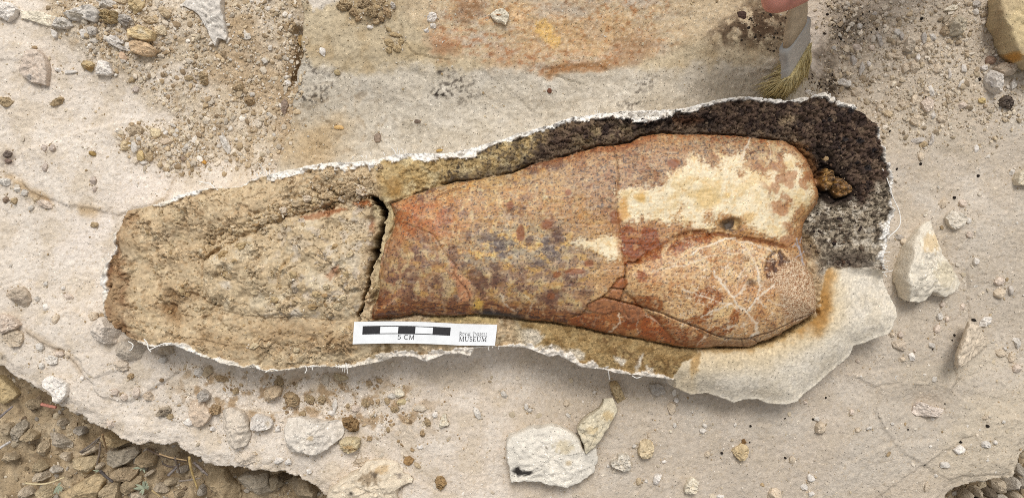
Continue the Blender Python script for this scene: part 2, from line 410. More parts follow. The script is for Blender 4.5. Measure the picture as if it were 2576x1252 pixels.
    P.lay(smooth(1150, 1500, px) * smooth(500, 800, py) * 0.5, (190, 177, 160))
    P.lay(smooth(2100, 2300, px) * 0.35, (192, 180, 163))
    tiny = fbm(xm / 1.3, ym / 1.3, 2, 13); P.lay(smooth(0.25, 0.7, fbm(xm / 2.0, ym / 2.0, 3, 10)) * 0.35, (182, 160, 130)); P.mul(0.985 + 0.05 * fine + 0.05 * tiny + 0.04 * big)
    P.f[:] = (0.10, 0.035, 0.02)
    P.fx(grav, (0.26, 0.13, 0.22)); P.fx(right, (0.20, 0.11, 0.10)); P.fx(low, (0.22, 0.10, 0.12))
    P.fx(smooth(1900, 2200, px) * (1 - right) * 0.8, (0.11, 0.05, 0.02))
    c = P.linear()
    hide = sdpoly(px, py, JACK, 60.0) < -40      # nothing to see under the jacket
    m = ~(hide[:-1, :-1] & hide[1:, 1:])
    zc = np.minimum(np.minimum(Z[:-1, :-1], Z[1:, 1:]), np.minimum(Z[1:, :-1], Z[:-1, 1:]))
    m &= zc > -0.095
    o = grid_obj('rock_bench', X, Y, Z, c, P.f, m, M_SLAB); tag(o, kind='structure')
    FIELDS.append(Field(xs, ys, Z))
    return px, py, dens, xs, ys
SLAB = build_slab()

# ------------------------------------------------------------------ the dirt that lies lower, past the broken edges of the bench
GZ = -0.046
def build_ground():
    def axis(segs, far, coarse):
        a = []
        for lo, hi, st in segs: a += list(np.arange(lo, hi, st))
        a = sorted(a); g = coarse; x = a[-1]
        while x < far: x += g; g *= 1.5; a.append(x)
        g = coarse; x = a[0]; l = []
        while x > -far: x -= g; g *= 1.5; l.append(x)
        return np.array(l[::-1] + a)
    xs = axis(((-0.40, -0.10, 0.0011), (-0.10, 0.26, 0.02), (0.26, 0.37, 0.0014)), 4.0, 0.01)
    ys = axis(((-0.20, -0.055, 0.0011), (-0.055, 0.2, 0.02)), 4.0, 0.01)
    X, Y = np.meshgrid(xs, ys); xm, ym = X * 1000, Y * 1000
    f1, f2, i1 = worley(xm / 9, ym / 9, 13); g1, g2, _ = worley(xm / 3.4, ym / 3.4, 15)
    Z = GZ + 0.004 * fbm(xm / 40, ym / 40, 3, 20) + 0.0035 * np.clip(0.6 - f1, 0, 1) * (i1 % 2) + 0.0016 * np.clip(0.6 - g1, 0, 1) + 0.0009 * fbm(xm / 4, ym / 4, 3, 22)
    Z = np.where((np.abs(X) > 0.42) | (Y < -0.21), GZ - 0.004, Z)
    P = Paint(X.shape, (170, 150, 121)); mid = fbm(xm / 22, ym / 22, 4, 24); fine = fbm(xm / 4, ym / 4, 3, 26)
    P.lay(smooth(0.0, 0.6, mid), (146, 126, 98)); P.lay(smooth(0.1, 0.5, -mid) * 0.8, (188, 170, 142))
    P.lay(smooth(0.2, 0.5, fbm(xm / 12, ym / 12, 3, 28)) * 0.6, (120, 102, 80))
    P.mul(1 + 0.12 * fine); P.f[:] = (0.28, 0.10, 0.10)
    o = grid_obj('ground', X, Y, Z, P.linear(), P.f, np.ones((len(ys) - 1, len(xs) - 1), bool), M_DIRT); tag(o, kind='structure')
    return Field(xs, ys, Z)
GROUND = build_ground(); FIELDS.append(GROUND)

# ------------------------------------------------------------------ the counterpart block with the bone's impression
def block_macro(px, py, xm, ym):
    sd = sdpoly(px, py, BLOCK, 90.0) + 7.0 * fbm(xm / 9, ym / 9, 3, 18)
    fold = 160 + 14 * np.sin((px - 800) / 120.0) + 0.02 * (px - 1000)
    z = 0.0135 + 0.0015 * fbm(xm / 70, ym / 70, 2, 41)
    z = z - 0.0065 * smooth(fold - 10, fold + 190, py)
    z = z - 0.004 * smooth(1750, 2080, px)
    imp = sdpoly(px, py, pts("1000,-120 1010,30 1090,110 1200,150 1380,186 1500,180 1570,168 1700,120 1800,100 1990,60 2050,-120"), 90.0)
    z = z - 0.0045 * smooth(0, -75, imp)
    l, r = smooth(2, -14, sd), smooth(2, -85, sd)
    e = np.where(px > 1700, r, l)
    return z * e - 0.012 * (1 - e)

def build_block():
    x0, _ = at(640, 0, 0.0); x1, _ = at(2170, 0, 0.0)
    xs = nonuni(x0, x1, 0.00078, 0.0); xs = np.arange(x0, x1, 0.00078); ys = np.concatenate([np.arange(-0.03, 0.163, 0.00078), np.arange(0.163, 0.215, 0.004)])
    X, Y, (px, py) = macro_pixels(xs, ys, block_macro, 0.003, 0.01)
    xm, ym = X * 1000, Y * 1000
    Z = block_macro(px, py, xm, ym)
    fold = 160 + 14 * np.sin((px - 800) / 120.0) + 0.02 * (px - 1000) + 26 * fbm(xm / 20, ym / 20, 4, 19) - 20 * smooth(1400, 1900, px)
    up = smooth(22, -16, py - fold + 10 * fbm(xm / 3, ym / 3, 3, 11))                                              # the flatter tan face above the fold
    mid = fbm(xm / 16, ym / 16, 4, 45); fine = fbm(xm / 3, ym / 3, 3, 47); big = fbm(xm / 60, ym / 60, 3, 49)
    imp = sdpoly(px, py, pts("1000,-120 1010,30 1090,110 1200,150 1380,186 1500,180 1570,168 1700,120 1800,100 1990,60 2050,-120"), 90.0) + 12 * mid
    inside = smooth(14, -16, imp)
    lw = fbm(xm / 22, ym / 16, 4, 58) * 4.5; lam = np.floor(lw) + smooth(0.42, 0.58, lw - np.floor(lw))
    Z = Z + 0.00040 * lam + 0.0006 * fbm(xm / 12, ym / 12, 4, 53) + 0.00036 * fbm(xm / 2.2, ym / 2.2, 2, 54)
    Z = Z - 0.0013 * smooth(2.5, -1.5, sdpoly(px, py, pts("1368,172 1400,183 1450,187 1500,181 1532,178 1500,160 1430,165")))
    for s, wd, dp in (("1190,165 1230,190 1290,235 1340,282 1370,255", 1.6, 0.0010), ("1010,60 1012,100 1040,136 1075,142 1130,152", 2.0, 0.0018),
                  ("1020,150 1045,137", 1.5, 0.0010), ("1400,190 1425,200 1460,212", 2.2, 0.0016), ("1365,315 1400,320 1440,300 1470,330", 1.5, 0.0007),
                  ("1030,240 1050,262 1048,290 1030,320", 1.4, 0.0006), ("1028,320 1045,352 1060,330", 1.5, 0.0009), ("1620,240 1622,225 1640,222", 1.2, 0.0006)):
        Z = Z - dp * smooth(wd + 1.5, 0.2, dline(px + 3 * perlin(xm / 4, ym / 4, 6), py + 2 * perlin(xm / 4, ym / 4, 7), pts(s)))
    r = ridged(xm / 13 + 0.5 * mid, ym / 13, 3, 56)
    Z = Z - 0.0008 * smooth(0.8, 0.97, r) * smooth(1.1, 0.2, np.hypot((px - 860) / 190, (py - 300) / 140))
    clod = smooth(1.1, 0.3, np.hypot((px - 935) / 75, (py - 18) / 45) + 0.3 * mid)
    f1, f2, _ = worley(xm / 4.2, ym / 4.2, 16)
    Z = Z + clod * (0.004 * np.clip(0.8 - f1, 0, 1)) + clod * 0.001
    sand = smooth(1.1, 0.3, np.hypot((px - 800) / 130, (py - 390) / 60) + 0.4 * mid)
    Z = Z + sand * 0.0016 * np.clip(0.6 - worley(xm / 2.6, ym / 2.6, 18)[0], 0, 1)

    P = Paint(px.shape, (203, 192, 174))
    P.lay(smooth(0, 0.5, mid) * 0.5, (190, 177, 156)); P.lay(smooth(0.1, 0.5, -mid) * 0.5, (213, 204, 189))
    P.lay(smooth(1550, 1900, px) * smooth(100, 220, py) * 0.8, (187, 174, 153))
    P.lay(up * 0.9, (191, 173, 142)); P.lay(up * smooth(0.05, 0.5, mid) * 0.6, (172, 150, 116)); P.lay(up * smooth(0.1, 0.5, -mid) * 0.4, (205, 189, 160))
    P.lay(smooth(6, -6, sdpoly(px, py, pts("770,-40 870,-40 862,-4 830,12 800,24 775,40")) + 8 * fine), (220, 208, 192))
    P.lay(smooth(8, 0, dline(px, py, pts("774,0 776,50 773,130 775,160 764,200 758,240 740,330"))) * 0.6, (222, 208, 190))
    P.lay(smooth(40, -60, sdpoly(px, py, pts("690,420 740,320 790,290 900,300 860,400 760,430"), 100.0) + 40 * mid) * 0.75, (186, 158, 118))
    P.lay(smooth(1.1, 0.3, np.hypot((px - 1030) / 60, (py - 130) / 28) + 0.4 * mid) * 0.5, (170, 148, 112))
    # iron stains left by the bone
    n1, n2, n3 = fbm(xm / 9, ym / 7, 4, 61), fbm(xm / 5, ym / 3.5, 4, 63), fbm(xm / 14, ym / 8, 4, 59)
    P.lay(inside * 0.7, (194, 172, 140))
    O = smooth(1050, 1150, px) * smooth(1760, 1600, px)
    P.lay(inside * O * smooth(-0.1, 0.6, n1) * 0.65, (202, 162, 114))
    P.lay(inside * O * smooth(0.05, 0.4, n3) * 0.8, (184, 168, 150))
    P.lay(inside * O * smooth(0.2, 0.55, n2) * 0.75, (164, 112, 72))
    P.lay(inside * O * smooth(0.1, 0.5, fine) * 0.45, (200, 186, 166))
    P.lay(inside * smooth(60, 10, np.abs(imp + 28)) * smooth(1060, 1120, px) * smooth(1640, 1520, px) * smooth(-0.2, 0.6, n2 + 0.4 * fine) * 0.75, (156, 110, 78))
    P.lay(inside * smooth(40, 10, np.abs(imp + 20)) * smooth(1360, 1400, px) * smooth(1560, 1500, px) * smooth(-0.2, 0.3, n1) * 0.7, (196, 182, 166))
    P.lay(inside * smooth(26, 6, np.abs(imp + 6)) * smooth(1350, 1390, px) * smooth(1560, 1520, px) * 0.85, (152, 104, 62))
    P.lay(smooth(30, -20, sdpoly(px, py, pts("1085,95 1110,95 1140,110 1135,135 1100,130")) + 16 * n2) * 0.6, (164, 110, 74))
    P.lay(smooth(20, -16, sdpoly(px, py, pts("1150,0 1215,0 1215,30 1170,55 1150,40")) + 14 * n2) * 0.7, (142, 104, 74))
    P.lay(smooth(40, -40, sdpoly(px, py, pts("1240,10 1420,0 1560,40 1640,80 1500,150 1350,130")) + 30 * n1) * 0.4, (212, 164, 108))
    P.lay(smooth(30, -25, sdpoly(px, py, pts("1240,120 1340,130 1330,160 1230,165")) + 18 * n2) * 0.35, (176, 130, 88))
    P.lay(smooth(20, -15, sdpoly(px, py, pts("1550,100 1640,90 1660,110 1600,160 1540,160")) + 16 * n2) * 0.5, (146, 110, 80))
    P.lay(smooth(5, -4, sdpoly(px, py, pts("1346,55 1370,50 1388,62 1396,88 1410,92 1408,110 1393,122 1376,110 1363,95 1346,80")) + 5 * fine), (219, 178, 112))
    P.lay(smooth(4, -3, sdpoly(px, py, pts("1288,22 1310,28 1322,35 1318,50 1300,48 1288,40")) + 4 * fine), (226, 190, 146))
    P.lay(smooth(20, -20, sdpoly(px, py, pts("1340,0 1430,10 1500,25 1450,45 1360,40")) + 20 * n3) * 0.6, (184, 176, 166))
    t1_, t2_ = fbm(xm / 1.8, ym / 1.5, 3, 12), fbm(xm / 2.4, ym / 1.9, 3, 10)
    P.lay(inside * smooth(0.15, 0.6, t1_) * 0.5, (206, 194, 174)); P.lay(inside * O * smooth(0.2, 0.65, t2_) * 0.5, (150, 112, 80)); P.lay(inside * smooth(0.3, 0.7, -t1_) * 0.4, (176, 160, 136))
    # dark organic soil at the right end
    dk = fbm(xm / 8, ym / 8, 4, 51)
    P.lay(smooth(40, -30, sdpoly(px, py, pts("1790,80 1850,40 1880,10 1930,0 2000,0 2010,110 1960,120 1880,110 1800,110"), 90.0) + 30 * dk) * smooth(-0.35, 0.15, dk) * 0.95, (84, 66, 50))
    P.lay(smooth(30, -20, sdpoly(px, py, pts("1940,60 2060,20 2110,120 2060,200 1960,180"), 90.0) + 30 * dk) * 0.55, (120, 102, 82))
    # carbon flecks
    for cx, cy, rx, ry, k in ((1125, 180, 26, 9, 1), (1105, 238, 30, 10, 1), (1140, 215, 50, 35, .6), (790, 250, 34, 14, .9), (812, 222, 30, 30, .5), (1180, 245, 26, 22, .5), (795, 180, 30, 12, .5), (1590, 262, 40, 16, .5), (1625, 215, 25, 30, .45)):
        d = np.hypot((px - cx - 0.6 * (cy - py)) / rx, (py - cy) / ry)
        P.lay(smooth(1.2, 0.3, d + 0.4 * fine) * smooth(0.0, 0.25, fbm(xm / 2.2, ym / 2.2, 3, 30)) * k, (52, 44, 38))
    P.lay(clod * smooth(0.3, 0.7, f1) * 0.9, (98, 74, 48)); P.lay(clod * smooth(0.5, 0.2, f1) * 0.7, (166, 138, 98))
    P.lay(smooth(0.7, 0.95, r) * smooth(1.1, 0.2, np.hypot((px - 860) / 190, (py - 300) / 140)) * 0.35, (150, 124, 92))
    P.mul(0.98 + 0.09 * fine + 0.03 * big)
    P.f[:] = (0.26, 0.12, 0.06); P.fx(inside, (0.30, 0.12, 0.08)); P.fx(smooth(1750, 1950, px), (0.24, 0.11, 0.08))
    m = np.minimum(Z[:-1, :-1], Z[1:, 1:]) > -0.0115
    sj = sdpoly(px, py, JACK, 60.0) < -45; m &= ~(sj[:-1, :-1] & sj[1:, 1:])
    o = grid_obj('sandstone_block', X, Y, Z, P.linear(), P.f, m, M_BLOCK)
    tag(o, 'grey sandstone block above the jacket with an orange brown bone impression across its top', 'rock')
    FIELDS.append(Field(xs, ys, Z))
build_block()
# ------------------------------------------------------------------ the opened plaster jacket with the fossil bone
JZ = 0.034
BONE_TOP = pts("981,512 1014,500 1049,485 1094,470 1144,457 1194,452 1288,435 1338,413 1398,398 1463,380 1503,368 1543,366 1588,357 1613,342 1663,334 1713,337 1760,336 1800,338 1850,341 1900,346 1932,350 1970,352 2000,366")
SHAFT = pts("959,646 966,615 976,600 990,570 991,540 984,522 981,512 1014,500 1049,485 1094,470 1144,457 1194,452 1288,435 1338,413 1398,398 1463,380 1503,368 1543,366 1588,357 1613,342 1663,334 1713,337 1760,336 1800,338 1850,341 1900,346 "
            "1932,350 1970,352 2000,366 2032,396 2048,430 2060,460 2064,495 2056,514 2044,532 2031,552 2024,572 2020,592 2022,612 2026,632 2030,654 2041,676 2054,696 2062,721 2067,751 2065,785 2032,808 1994,828 1964,846 1932,858 1913,866 1883,873 1813,873 "
            "1763,876 1713,873 1663,863 1605,850 1525,838 1463,823 1388,811 1338,806 1288,800 1244,796 1194,790 1140,796 1081,793 1044,789 1006,798 956,803 936,805 936,776 948,750 954,726 951,688")
END = pts("644,580 659,570 690,556 719,545 781,535 839,517 894,506 930,508 952,520 961,535 958,560 950,590 938,630 932,655 925,680 919,705 914,730 909,752 901,778 895,804 840,806 780,800 700,800 620,795 560,780 525,750 510,700 515,640 545,610 600,600")
COND = pts("1573,690 1600,660 1640,628 1678,608 1713,593 1738,585 1788,590 1838,595 1888,604 1932,611 1989,628 2014,651 2037,673 2054,696 2062,721 2067,751 2065,785 2032,808 1994,828 1964,846 1932,858 1913,866 1883,873 1813,873 1763,876 1700,860 1650,800 1600,760 1570,730")
LOBE = pts("2077,680 2094,672 2112,676 2140,671 2182,672 2232,680 2290,700 2300,850 2200,960 1990,1070 1780,1040 1650,980 1690,951 1705,931 1716,912 1738,900 1752,893 1757,880 1800,880 1850,877 1915,872 1975,848 2035,812 2064,792 2072,770 2070,720")
DARK = pts("1380,318 1470,290 1560,270 1720,260 1850,235 2000,225 2150,240 2260,330 2290,520 2250,700 2064,690 2056,640 1990,610 2000,540 2066,500 2050,400 2000,360 1900,344 1660,332 1600,350 1540,364 1440,388 1340,410 1370,350")
CARD = pts("891,809 1251,816 1245,869 887,865")
CRACK = pts("930,494 946,500 957,512 966,528 963,550 956,583 946,622 939,650 931,676 926,701 921,726 917,751 909,776 904,788 901,806")
CRACK_W = [3, 5, 6, 5.5, 6, 7, 8, 7.5, 6, 4.5, 3.5, 3, 3, 3.2, 2.5]
RIM_TOP = pts("380,514 390,513 430,502 475,485 525,474 600,468 640,452 654,438 694,433 744,424 806,411 869,409 931,404 994,391 1034,387 1119,388 1169,380 1219,365 1288,343 1338,329 1388,315 1428,301 1503,288 1563,284 1620,286 1663,280 1725,275 1763,264 1825,250 1888,246 1932,251 1970,255 2032,246 2072,238 2107,254 2130,262 2150,274")
RIM_TW = [1, 6, 8, 9, 3, 2.5, 3, 12, 13, 11, 11, 13, 16, 17, 13, 13, 15, 12, 10, 9, 7, 8, 10, 11, 22, 16, 9, 7, 5, 4, 6, 7, 6, 12, 9, 5, 2]
RIM_BOT = pts("315,855 345,868 375,873 420,868 445,868 475,885 512,902 562,914 612,928 644,926 674,937 719,931 769,926 819,924 869,930 894,922 957,909 994,896 1019,896 1044,899 1069,909 1094,899 1119,892 1157,889 1184,890 1194,878 1244,875 1290,876 1325,878 1380,895 1428,905 1463,924 1518,931 1548,938 1600,944 1660,951 1690,957")
RIM_BW = [4, 7, 9, 6, 7, 14, 15, 11, 7, 6, 7, 6, 6, 6, 10, 10, 11, 13, 13, 14, 16, 14, 12, 10, 14, 8, 5, 8, 13, 14, 16, 14, 11, 9, 8, 8, 5]
RIM_LEFT = pts("318,528 300,570 282,590 284,615 286,630 275,646 262,671 254,701 256,726 258,750 258,772 268,795")
RIM_LW = [2, 2, 8, 9, 3, 4, 5, 8, 9, 7, 5, 2]
RIM_RIGHT = pts("2207,310 2216,340 2226,385 2236,420 2242,480 2245,530 2238,565 2228,625 2222,645 2228,675")
RIM_RW = [2, 5, 6, 3, 5, 6, 16, 15, 11, 4]

FRAGS = [pts("1553,703 1566,698 1579,703 1578,718 1570,726 1538,723"), pts("1538,728 1568,728 1559,756 1528,745"),
         pts("1478,768 1496,757 1518,748 1560,758 1556,780 1520,790 1482,782"), pts("1560,758 1613,772 1625,795 1590,812 1570,800 1557,780")]
WEDGES = [pts("2148,600 2150,601 2152,602 2150,603"), pts("2057,602 2066,594 2082,604 2088,625 2080,650 2070,640 2060,620"), pts("2091,618 2108,616 2120,628 2139,652 2141,664 2118,674 2100,678 2092,660 2088,640")]
WEDGES = [pts("2060,435 2070,424 2090,432 2096,450 2090,462 2072,452"), pts("2057,447 2066,440 2088,462 2084,478 2070,480 2060,465"), pts("2093,448 2106,444 2124,458 2139,474 2141,480 2118,494 2100,498 2090,486 2088,468")]

def jacket_macro(px, py, xm, ym):
    z = JZ + 0.0015 * fbm(xm / 60, ym / 60, 2, 1)
    sd = sdpoly(px, py, JACK, 60.0)
    shaft = sdpoly(px, py, SHAFT, 150.0); end = sdpoly(px, py, END, 120.0); cond = sdpoly(px, py, COND, 110.0)
    t = np.clip(-shaft / 150, 0, 1); z = z + 0.0150 * np.sqrt(1 - (1 - t) ** 2) * smooth(5, -3, shaft)
    t = np.clip(-cond / 110, 0, 1); z = z + 0.0075 * np.sqrt(1 - (1 - t) ** 2) * smooth(4, -3, cond)
    t = np.clip(-end / 120, 0, 1); z = z + 0.0075 * np.sqrt(1 - (1 - t) ** 2) - 0.0008 * smooth(4, -4, end)
    # the matrix wall that stands above the left bone end
    ridge = dline(px, py, pts("330,580 420,545 560,520 640,525 720,500 800,475 880,450 930,440"), 110.0)
    z = z + 0.0032 * smooth(75, 15, ridge) * smooth(-4, 3, end)
    z = z - 0.0035 * smooth(60, 10, dline(px, py, pts("700,905 900,890 1050,880 1300,850"), 80.0))
    z = z - 0.0012 * smooth(1.1, 0.3, np.hypot((px - 2100) / 70, (py - 460) / 75)) + 0.003 * smooth(1.2, 0.3, np.hypot((px - 2130) / 110, (py - 600) / 75))
    lb = sdpoly(px, py, LOBE, 60.0); z = z + 0.0015 * smooth(10, -30, lb) - smooth(8, -25, lb) * 0.004 * smooth(-60, 0, sd) - smooth(8, -25, lb) * 0.008 * smooth(30, 150, shaft)
    cd = sdpoly(px, py, CARD, 60.0)
    z = np.where(cd < 60, z + (0.0335 - z) * smooth(26, 2, cd), z)
    z = z - 0.0025 * smooth(-34, -2, sd)
    return z

def build_jacket():
    xlo, _ = at(225, 0, JZ); xhi, _ = at(2290, 0, JZ); _, yhi = at(0, 215, JZ); _, ylo = at(0, 1045, JZ)
    st = 0.00047
    xs = np.arange(xlo, xhi, st); ys = np.arange(ylo, yhi, st)
    X, Y, (px, py) = macro_pixels(xs, ys, jacket_macro, 0.003, JZ)
    xm, ym = X * 1000, Y * 1000
    Z = jacket_macro(px, py, xm, ym)
    F = lambda s, o, sd, **k: fbm(xm / s, ym / s, o, sd, **k)
    a20, a8, a3, a1 = F(20, 4, 1), F(8, 4, 5), F(3, 3, 9), F(1.3, 2, 12)
    b12, b6, b30 = F(12, 4, 15), F(6, 4, 19), F(30, 3, 23)
    str1 = fbm(xm / 9, ym / 1.6, 3, 27); str2 = fbm((xm + 0.25 * ym) / 5, ym / 0.9, 3, 31)      # fibres along the bone
    jit = 2.2 * a3 + 1.4 * a1
    sd = sdpoly(px, py, JACK, 60.0) + 1.6 * a3 + 1.2 * a1
    shaft = sdpoly(px, py, SHAFT, 150.0) + 2.2 * a3 + 1.5 * a8; end = sdpoly(px, py, END, 90.0) + 2.5 * a3 + 7 * a8; cond = sdpoly(px, py, COND, 110.0) + 0.8 * a3
    lobe = sdpoly(px, py, LOBE, 80.0) + jit; dark = sdpoly(px, py, DARK, 90.0) + 10 * b12 + jit; card = sdpoly(px, py, CARD, 60.0)
    inB, inE, inL = shaft < 0, end < 0, (lobe < 0) & (shaft > 0)
    mB, mE = smooth(1, -1.5, shaft), smooth(4, -6, end) * (shaft > 1); mM = 1 - mB
    keep = smooth(-2, 5, card)                                                    # nothing pokes through the scale card
    leftish = smooth(1010, 930, px); upw_ = smooth(990, 1040, px) * smooth(620, 560, py) * mM ; drk = smooth(25, -35, dark) * mM * (1 - smooth(3, -3, lobe))
    crk, cw = dline(px + 3.0 * a3 + 7 * a8, py + 1.0 * a1, CRACK, 40.0, CRACK_W); cw = cw * np.clip(1 + 0.9 * b6 + 0.4 * a3, 0.35, 1.9)
    inC = smooth(1.5, -1.0, crk - cw) * (px < 1000)
    # ---- relief of the matrix
    rough = mM * (1 - smooth(2, -4, lobe)) * keep
    f1, f2, fid = worley(xm / 7 + 0.7 * a8, ym / 5.5 + 0.7 * b6, 21); g1, g2, gid = worley(xm / 2.6, ym / 2.3, 24)
    chips = (fid % 5) / 5.0
    rp = 0.22 + 0.95 * smooth(-0.05, 0.5, F(17, 3, 60) + 0.2 * b30); rp = np.clip(rp + 0.6 * smooth(1.2, 0.3, np.hypot((px - 860) / 110, (py - 460) / 60)), 0, 1.2)
    Z = Z + rough * leftish * (0.0015 * b12 * rp + 0.0024 * a20 + 0.0030 * rp * (chips - 0.4) * smooth(0.02, 0.16, f2 - f1) + 0.0006 * a3 * rp)
    Z = Z - rough * leftish * 0.0018 * smooth(0.10, 0.0, f2 - f1) * smooth(-0.05, 0.3, b12 + 0.3 * b30)
    Z = Z + rough * (1 - leftish) * (0.0007 * b6 + 0.0005 * a3 + 0.00025 * a1) + rough * 0.0013 * np.clip(0.62 - g1, 0, 1) * smooth(-0.15, 0.4, F(18, 3, 53))
    terr = b6 * 3.0; terr = np.floor(terr) + smooth(0.35, 0.65, terr - np.floor(terr))
    terr2 = F(13, 4, 55) * 3.2; terr2 = np.floor(terr2) + smooth(0.38, 0.62, terr2 - np.floor(terr2))
    Z = Z + mE * keep * rp * (0.0005 * terr + 0.0012 * terr2 + 0.0003 * b12 + 0.00012 * a3) + rough * leftish * (1 - mE) * 0.0008 * terr2 * rp
    r1 = ridged(xm / 16 + 0.8 * a8, ym / 12 + 0.5 * b6, 3, 35)
    pit = smooth(0.80, 0.97, r1) * smooth(-0.1, 0.3, F(26, 3, 39) + 0.1)
    Z = Z - rough * leftish * 0.0022 * pit
    Z = Z + mE * keep * 0.0016 * a20
    f3, f4, fjd = worley(xm / 3.4 + 0.5 * a3, ym / 3.0 + 0.4 * a8, 33)
    Z = Z + rough * (drk + upw_) * (0.0016 * (np.clip(0.7 - f3, 0, 1)) * (fjd % 3) / 2 - 0.0011 * smooth(0.12, 0, f4 - f3) + 0.0011 * b6)
    # the crumbly wall above the left bone end
    wall = smooth(46, 6, dline(px, py, pts("520,640 600,590 660,560 720,530 790,500 870,480 930,470"), 70.0)) * smooth(-2, 4, end) * leftish
    w1, w2, wid = worley(xm / 3.6 + 0.4 * a3, ym / 3.0, 28)
    Z = Z + wall * rough * (0.0028 * np.clip(0.75 - w1, 0, 1) * ((wid % 3) / 2.0)) - wall * rough * 0.0022 * smooth(0.14, 0, w2 - w1)
    # seam below the wall, seams round the bone
    for poly, wd, dp in (("520,655 560,622 600,600 640,582 660,570 690,556 720,544 781,534 839,516 894,503 925,496", 3.0, 0.0036),
                         ("430,735 450,745 470,738 490,742", 7, 0.0040), ("500,742 520,760 540,770 560,775", 3, 0.0020), ("640,880 560,870 500,858 450,850 420,845", 2.2, 0.0014),
                         ("495,640 510,655 520,648 545,628 556,618", 5, 0.0035), ("510,655 512,690 505,720 492,745", 2, 0.0022), ("520,778 545,776 560,768 700,762 780,745", 2, 0.0012),
                         ("690,840 730,838 770,845 800,850", 5, 0.0018), ("640,790 670,800 720,790 790,805 840,800", 3, 0.0015), ("800,770 820,745 850,735 880,740", 2, 0.0012),
                         ("700,640 712,665 705,700 700,730", 2.5, 0.0012), ("760,620 790,640 830,660 880,650", 1.8, 0.0010), ("830,480 850,490 880,492 930,478", 2.5, 0.0022), ("760,470 790,480 800,500", 2.5, 0.0020)):
        Z = Z - dp * smooth(wd + 1.8, wd * 0.2, dline(px + 3 * a3 + 5 * a8, py + 9 * a8 + 2 * a3, pts(poly))) * keep * np.clip(0.75 + 1.1 * b12, 0.15, 1.4)
    seam = smooth(3.6, 0.4, np.abs(shaft - 1.2)) * (px > 968)
    up = smooth(620, 560, py) * smooth(2062, 1990, px); lowr = smooth(700, 780, py)
    Z = Z - seam * (0.0034 * up * smooth(-0.4, 0.3, b12) + 0.0028 * lowr * smooth(-0.4, 0.2, a20 + 0.25) + 0.0010)
    Z = Z - 0.002 * smooth(930, 945, px) * smooth(992, 978, px) * smooth(505, 520, py) * mM
    Z = Z - inC * 0.024
    Z = Z - 0.0015 * smooth(4, 1, dline(px + 2 * a3, py, pts("981,512 992,530 993,560 980,600 968,640 956,690 950,730 942,760 938,800")))
    # ---- bone relief
    hole = smooth(1.05, 0.4, np.hypot((px - 1838) / 34, (py - 566) / 22) + 0.25 * b6) * (cond > 0)
    Z = Z - hole * 0.0035 * inB
    pit2 = smooth(6, -4, sdpoly(px, py, pts("1932,650 1947,634 1964,631 1975,646 1987,661 1979,666 1969,664 1955,688 1932,700 1924,680")))
    Z = Z - 0.0022 * pit2
    Z = Z + mB * (0.00012 * str1 + 0.00006 * str2 + 0.00034 * a8 + 0.0005 * b12)
    rb = ridged(xm / 11 + 0.5 * b6, ym / 6 + 0.4 * b6, 3, 50); Z = Z - mB * 0.00085 * smooth(0.87, 0.99, rb)
    step = smooth(2, -2, sdpoly(px, py, pts("1553,520 1560,600 1568,660 1573,690 1620,640 1700,600 1740,583 1800,575 1880,585 1950,600 2000,560 2070,480 2000,340 1600,340 1543,366 1553,400 1556,450")))
    Z = Z + 0.0006 * step * mB
    ck = np.zeros(px.shape, np.float32)
    for poly, wd, dp in (("1543,366 1550,400 1556,440 1549,483 1552,520 1551,550", 1.0, 0.0007), ("1572,664 1573,698", 1.8, 0.0020), ("1580,660 1592,662 1606,655", 2.6, 0.0018),
                         ("1573,698 1566,698 1553,703 1538,723 1530,735 1518,747 1496,756 1478,766 1473,781 1466,790 1440,797", 1.6, 0.0017), ("1538,725 1570,727 1579,715", 1.4, 0.0016),
                         ("1570,728 1560,757", 1.4, 0.0016), ("1518,747 1560,757 1613,771 1663,786 1713,808 1763,826 1800,843 1830,850 1863,853 1890,850 1908,843 1935,838 1975,820 2000,806 2037,793 2062,780", 1.8, 0.0022),
                         ("1557,757 1572,785 1580,798", 1.0, 0.0008), ("1895,850 1915,865", 1.6, 0.0016), ("1868,852 1872,872", 1.2, 0.0012), ("1788,590 1720,602 1680,628", 1.3, 0.0010), ("1000,555 1040,570 1090,590 1120,640 1148,668", 0.9, 0.0006),
                         ("1148,668 1140,690 1175,730 1185,760", 1.4, 0.0010), ("1163,690 1182,705", 1.2, 0.0008), ("1100,495 1130,480 1170,470", 2.5, 0.0012)):
        l = smooth(wd + 1.4, wd * 0.2, dline(px + 1.6 * a3, py + 1.4 * a3, pts(poly), 20.0)); ck = np.maximum(ck, l)
        Z = Z - dp * l
    band = smooth(3, -2, sdpoly(px, py, pts("1755,830 1800,848 1863,856 1908,848 1935,842 1975,824 2037,797 2066,782 2066,790 1994,830 1913,868 1800,876")))
    Z = Z - 0.0012 * band
    for fr in FRAGS: Z = Z + 0.0008 * smooth(3, -2, sdpoly(px, py, fr, 20.0) + 0.8 * a3)
    wd_ = np.full(px.shape, 9, np.float32)
    for wg in WEDGES: wd_ = np.minimum(wd_, sdpoly(px, py, wg, 20.0) + 1.2 * a3)
    Z = Z + 0.0045 * smooth(2.5, -2, wd_) - 0.003 * smooth(10, 3, wd_) * smooth(-1, 3, wd_)
    # ---- trabecular end of the condyle
    tb = smooth(14, -10, sdpoly(px, py, pts("1935,690 1960,672 1990,640 2014,651 2037,673 2054,696 2062,721 2067,751 2066,790 2030,806 2000,815 1980,800 1968,770 1966,735 1950,715 1930,712")) + 7 * a8)
    tb2 = smooth(5, -4, sdpoly(px, py, pts("1760,850 1800,856 1863,862 1920,858 1985,832 2066,786 2062,800 1994,830 1913,868 1800,876")))
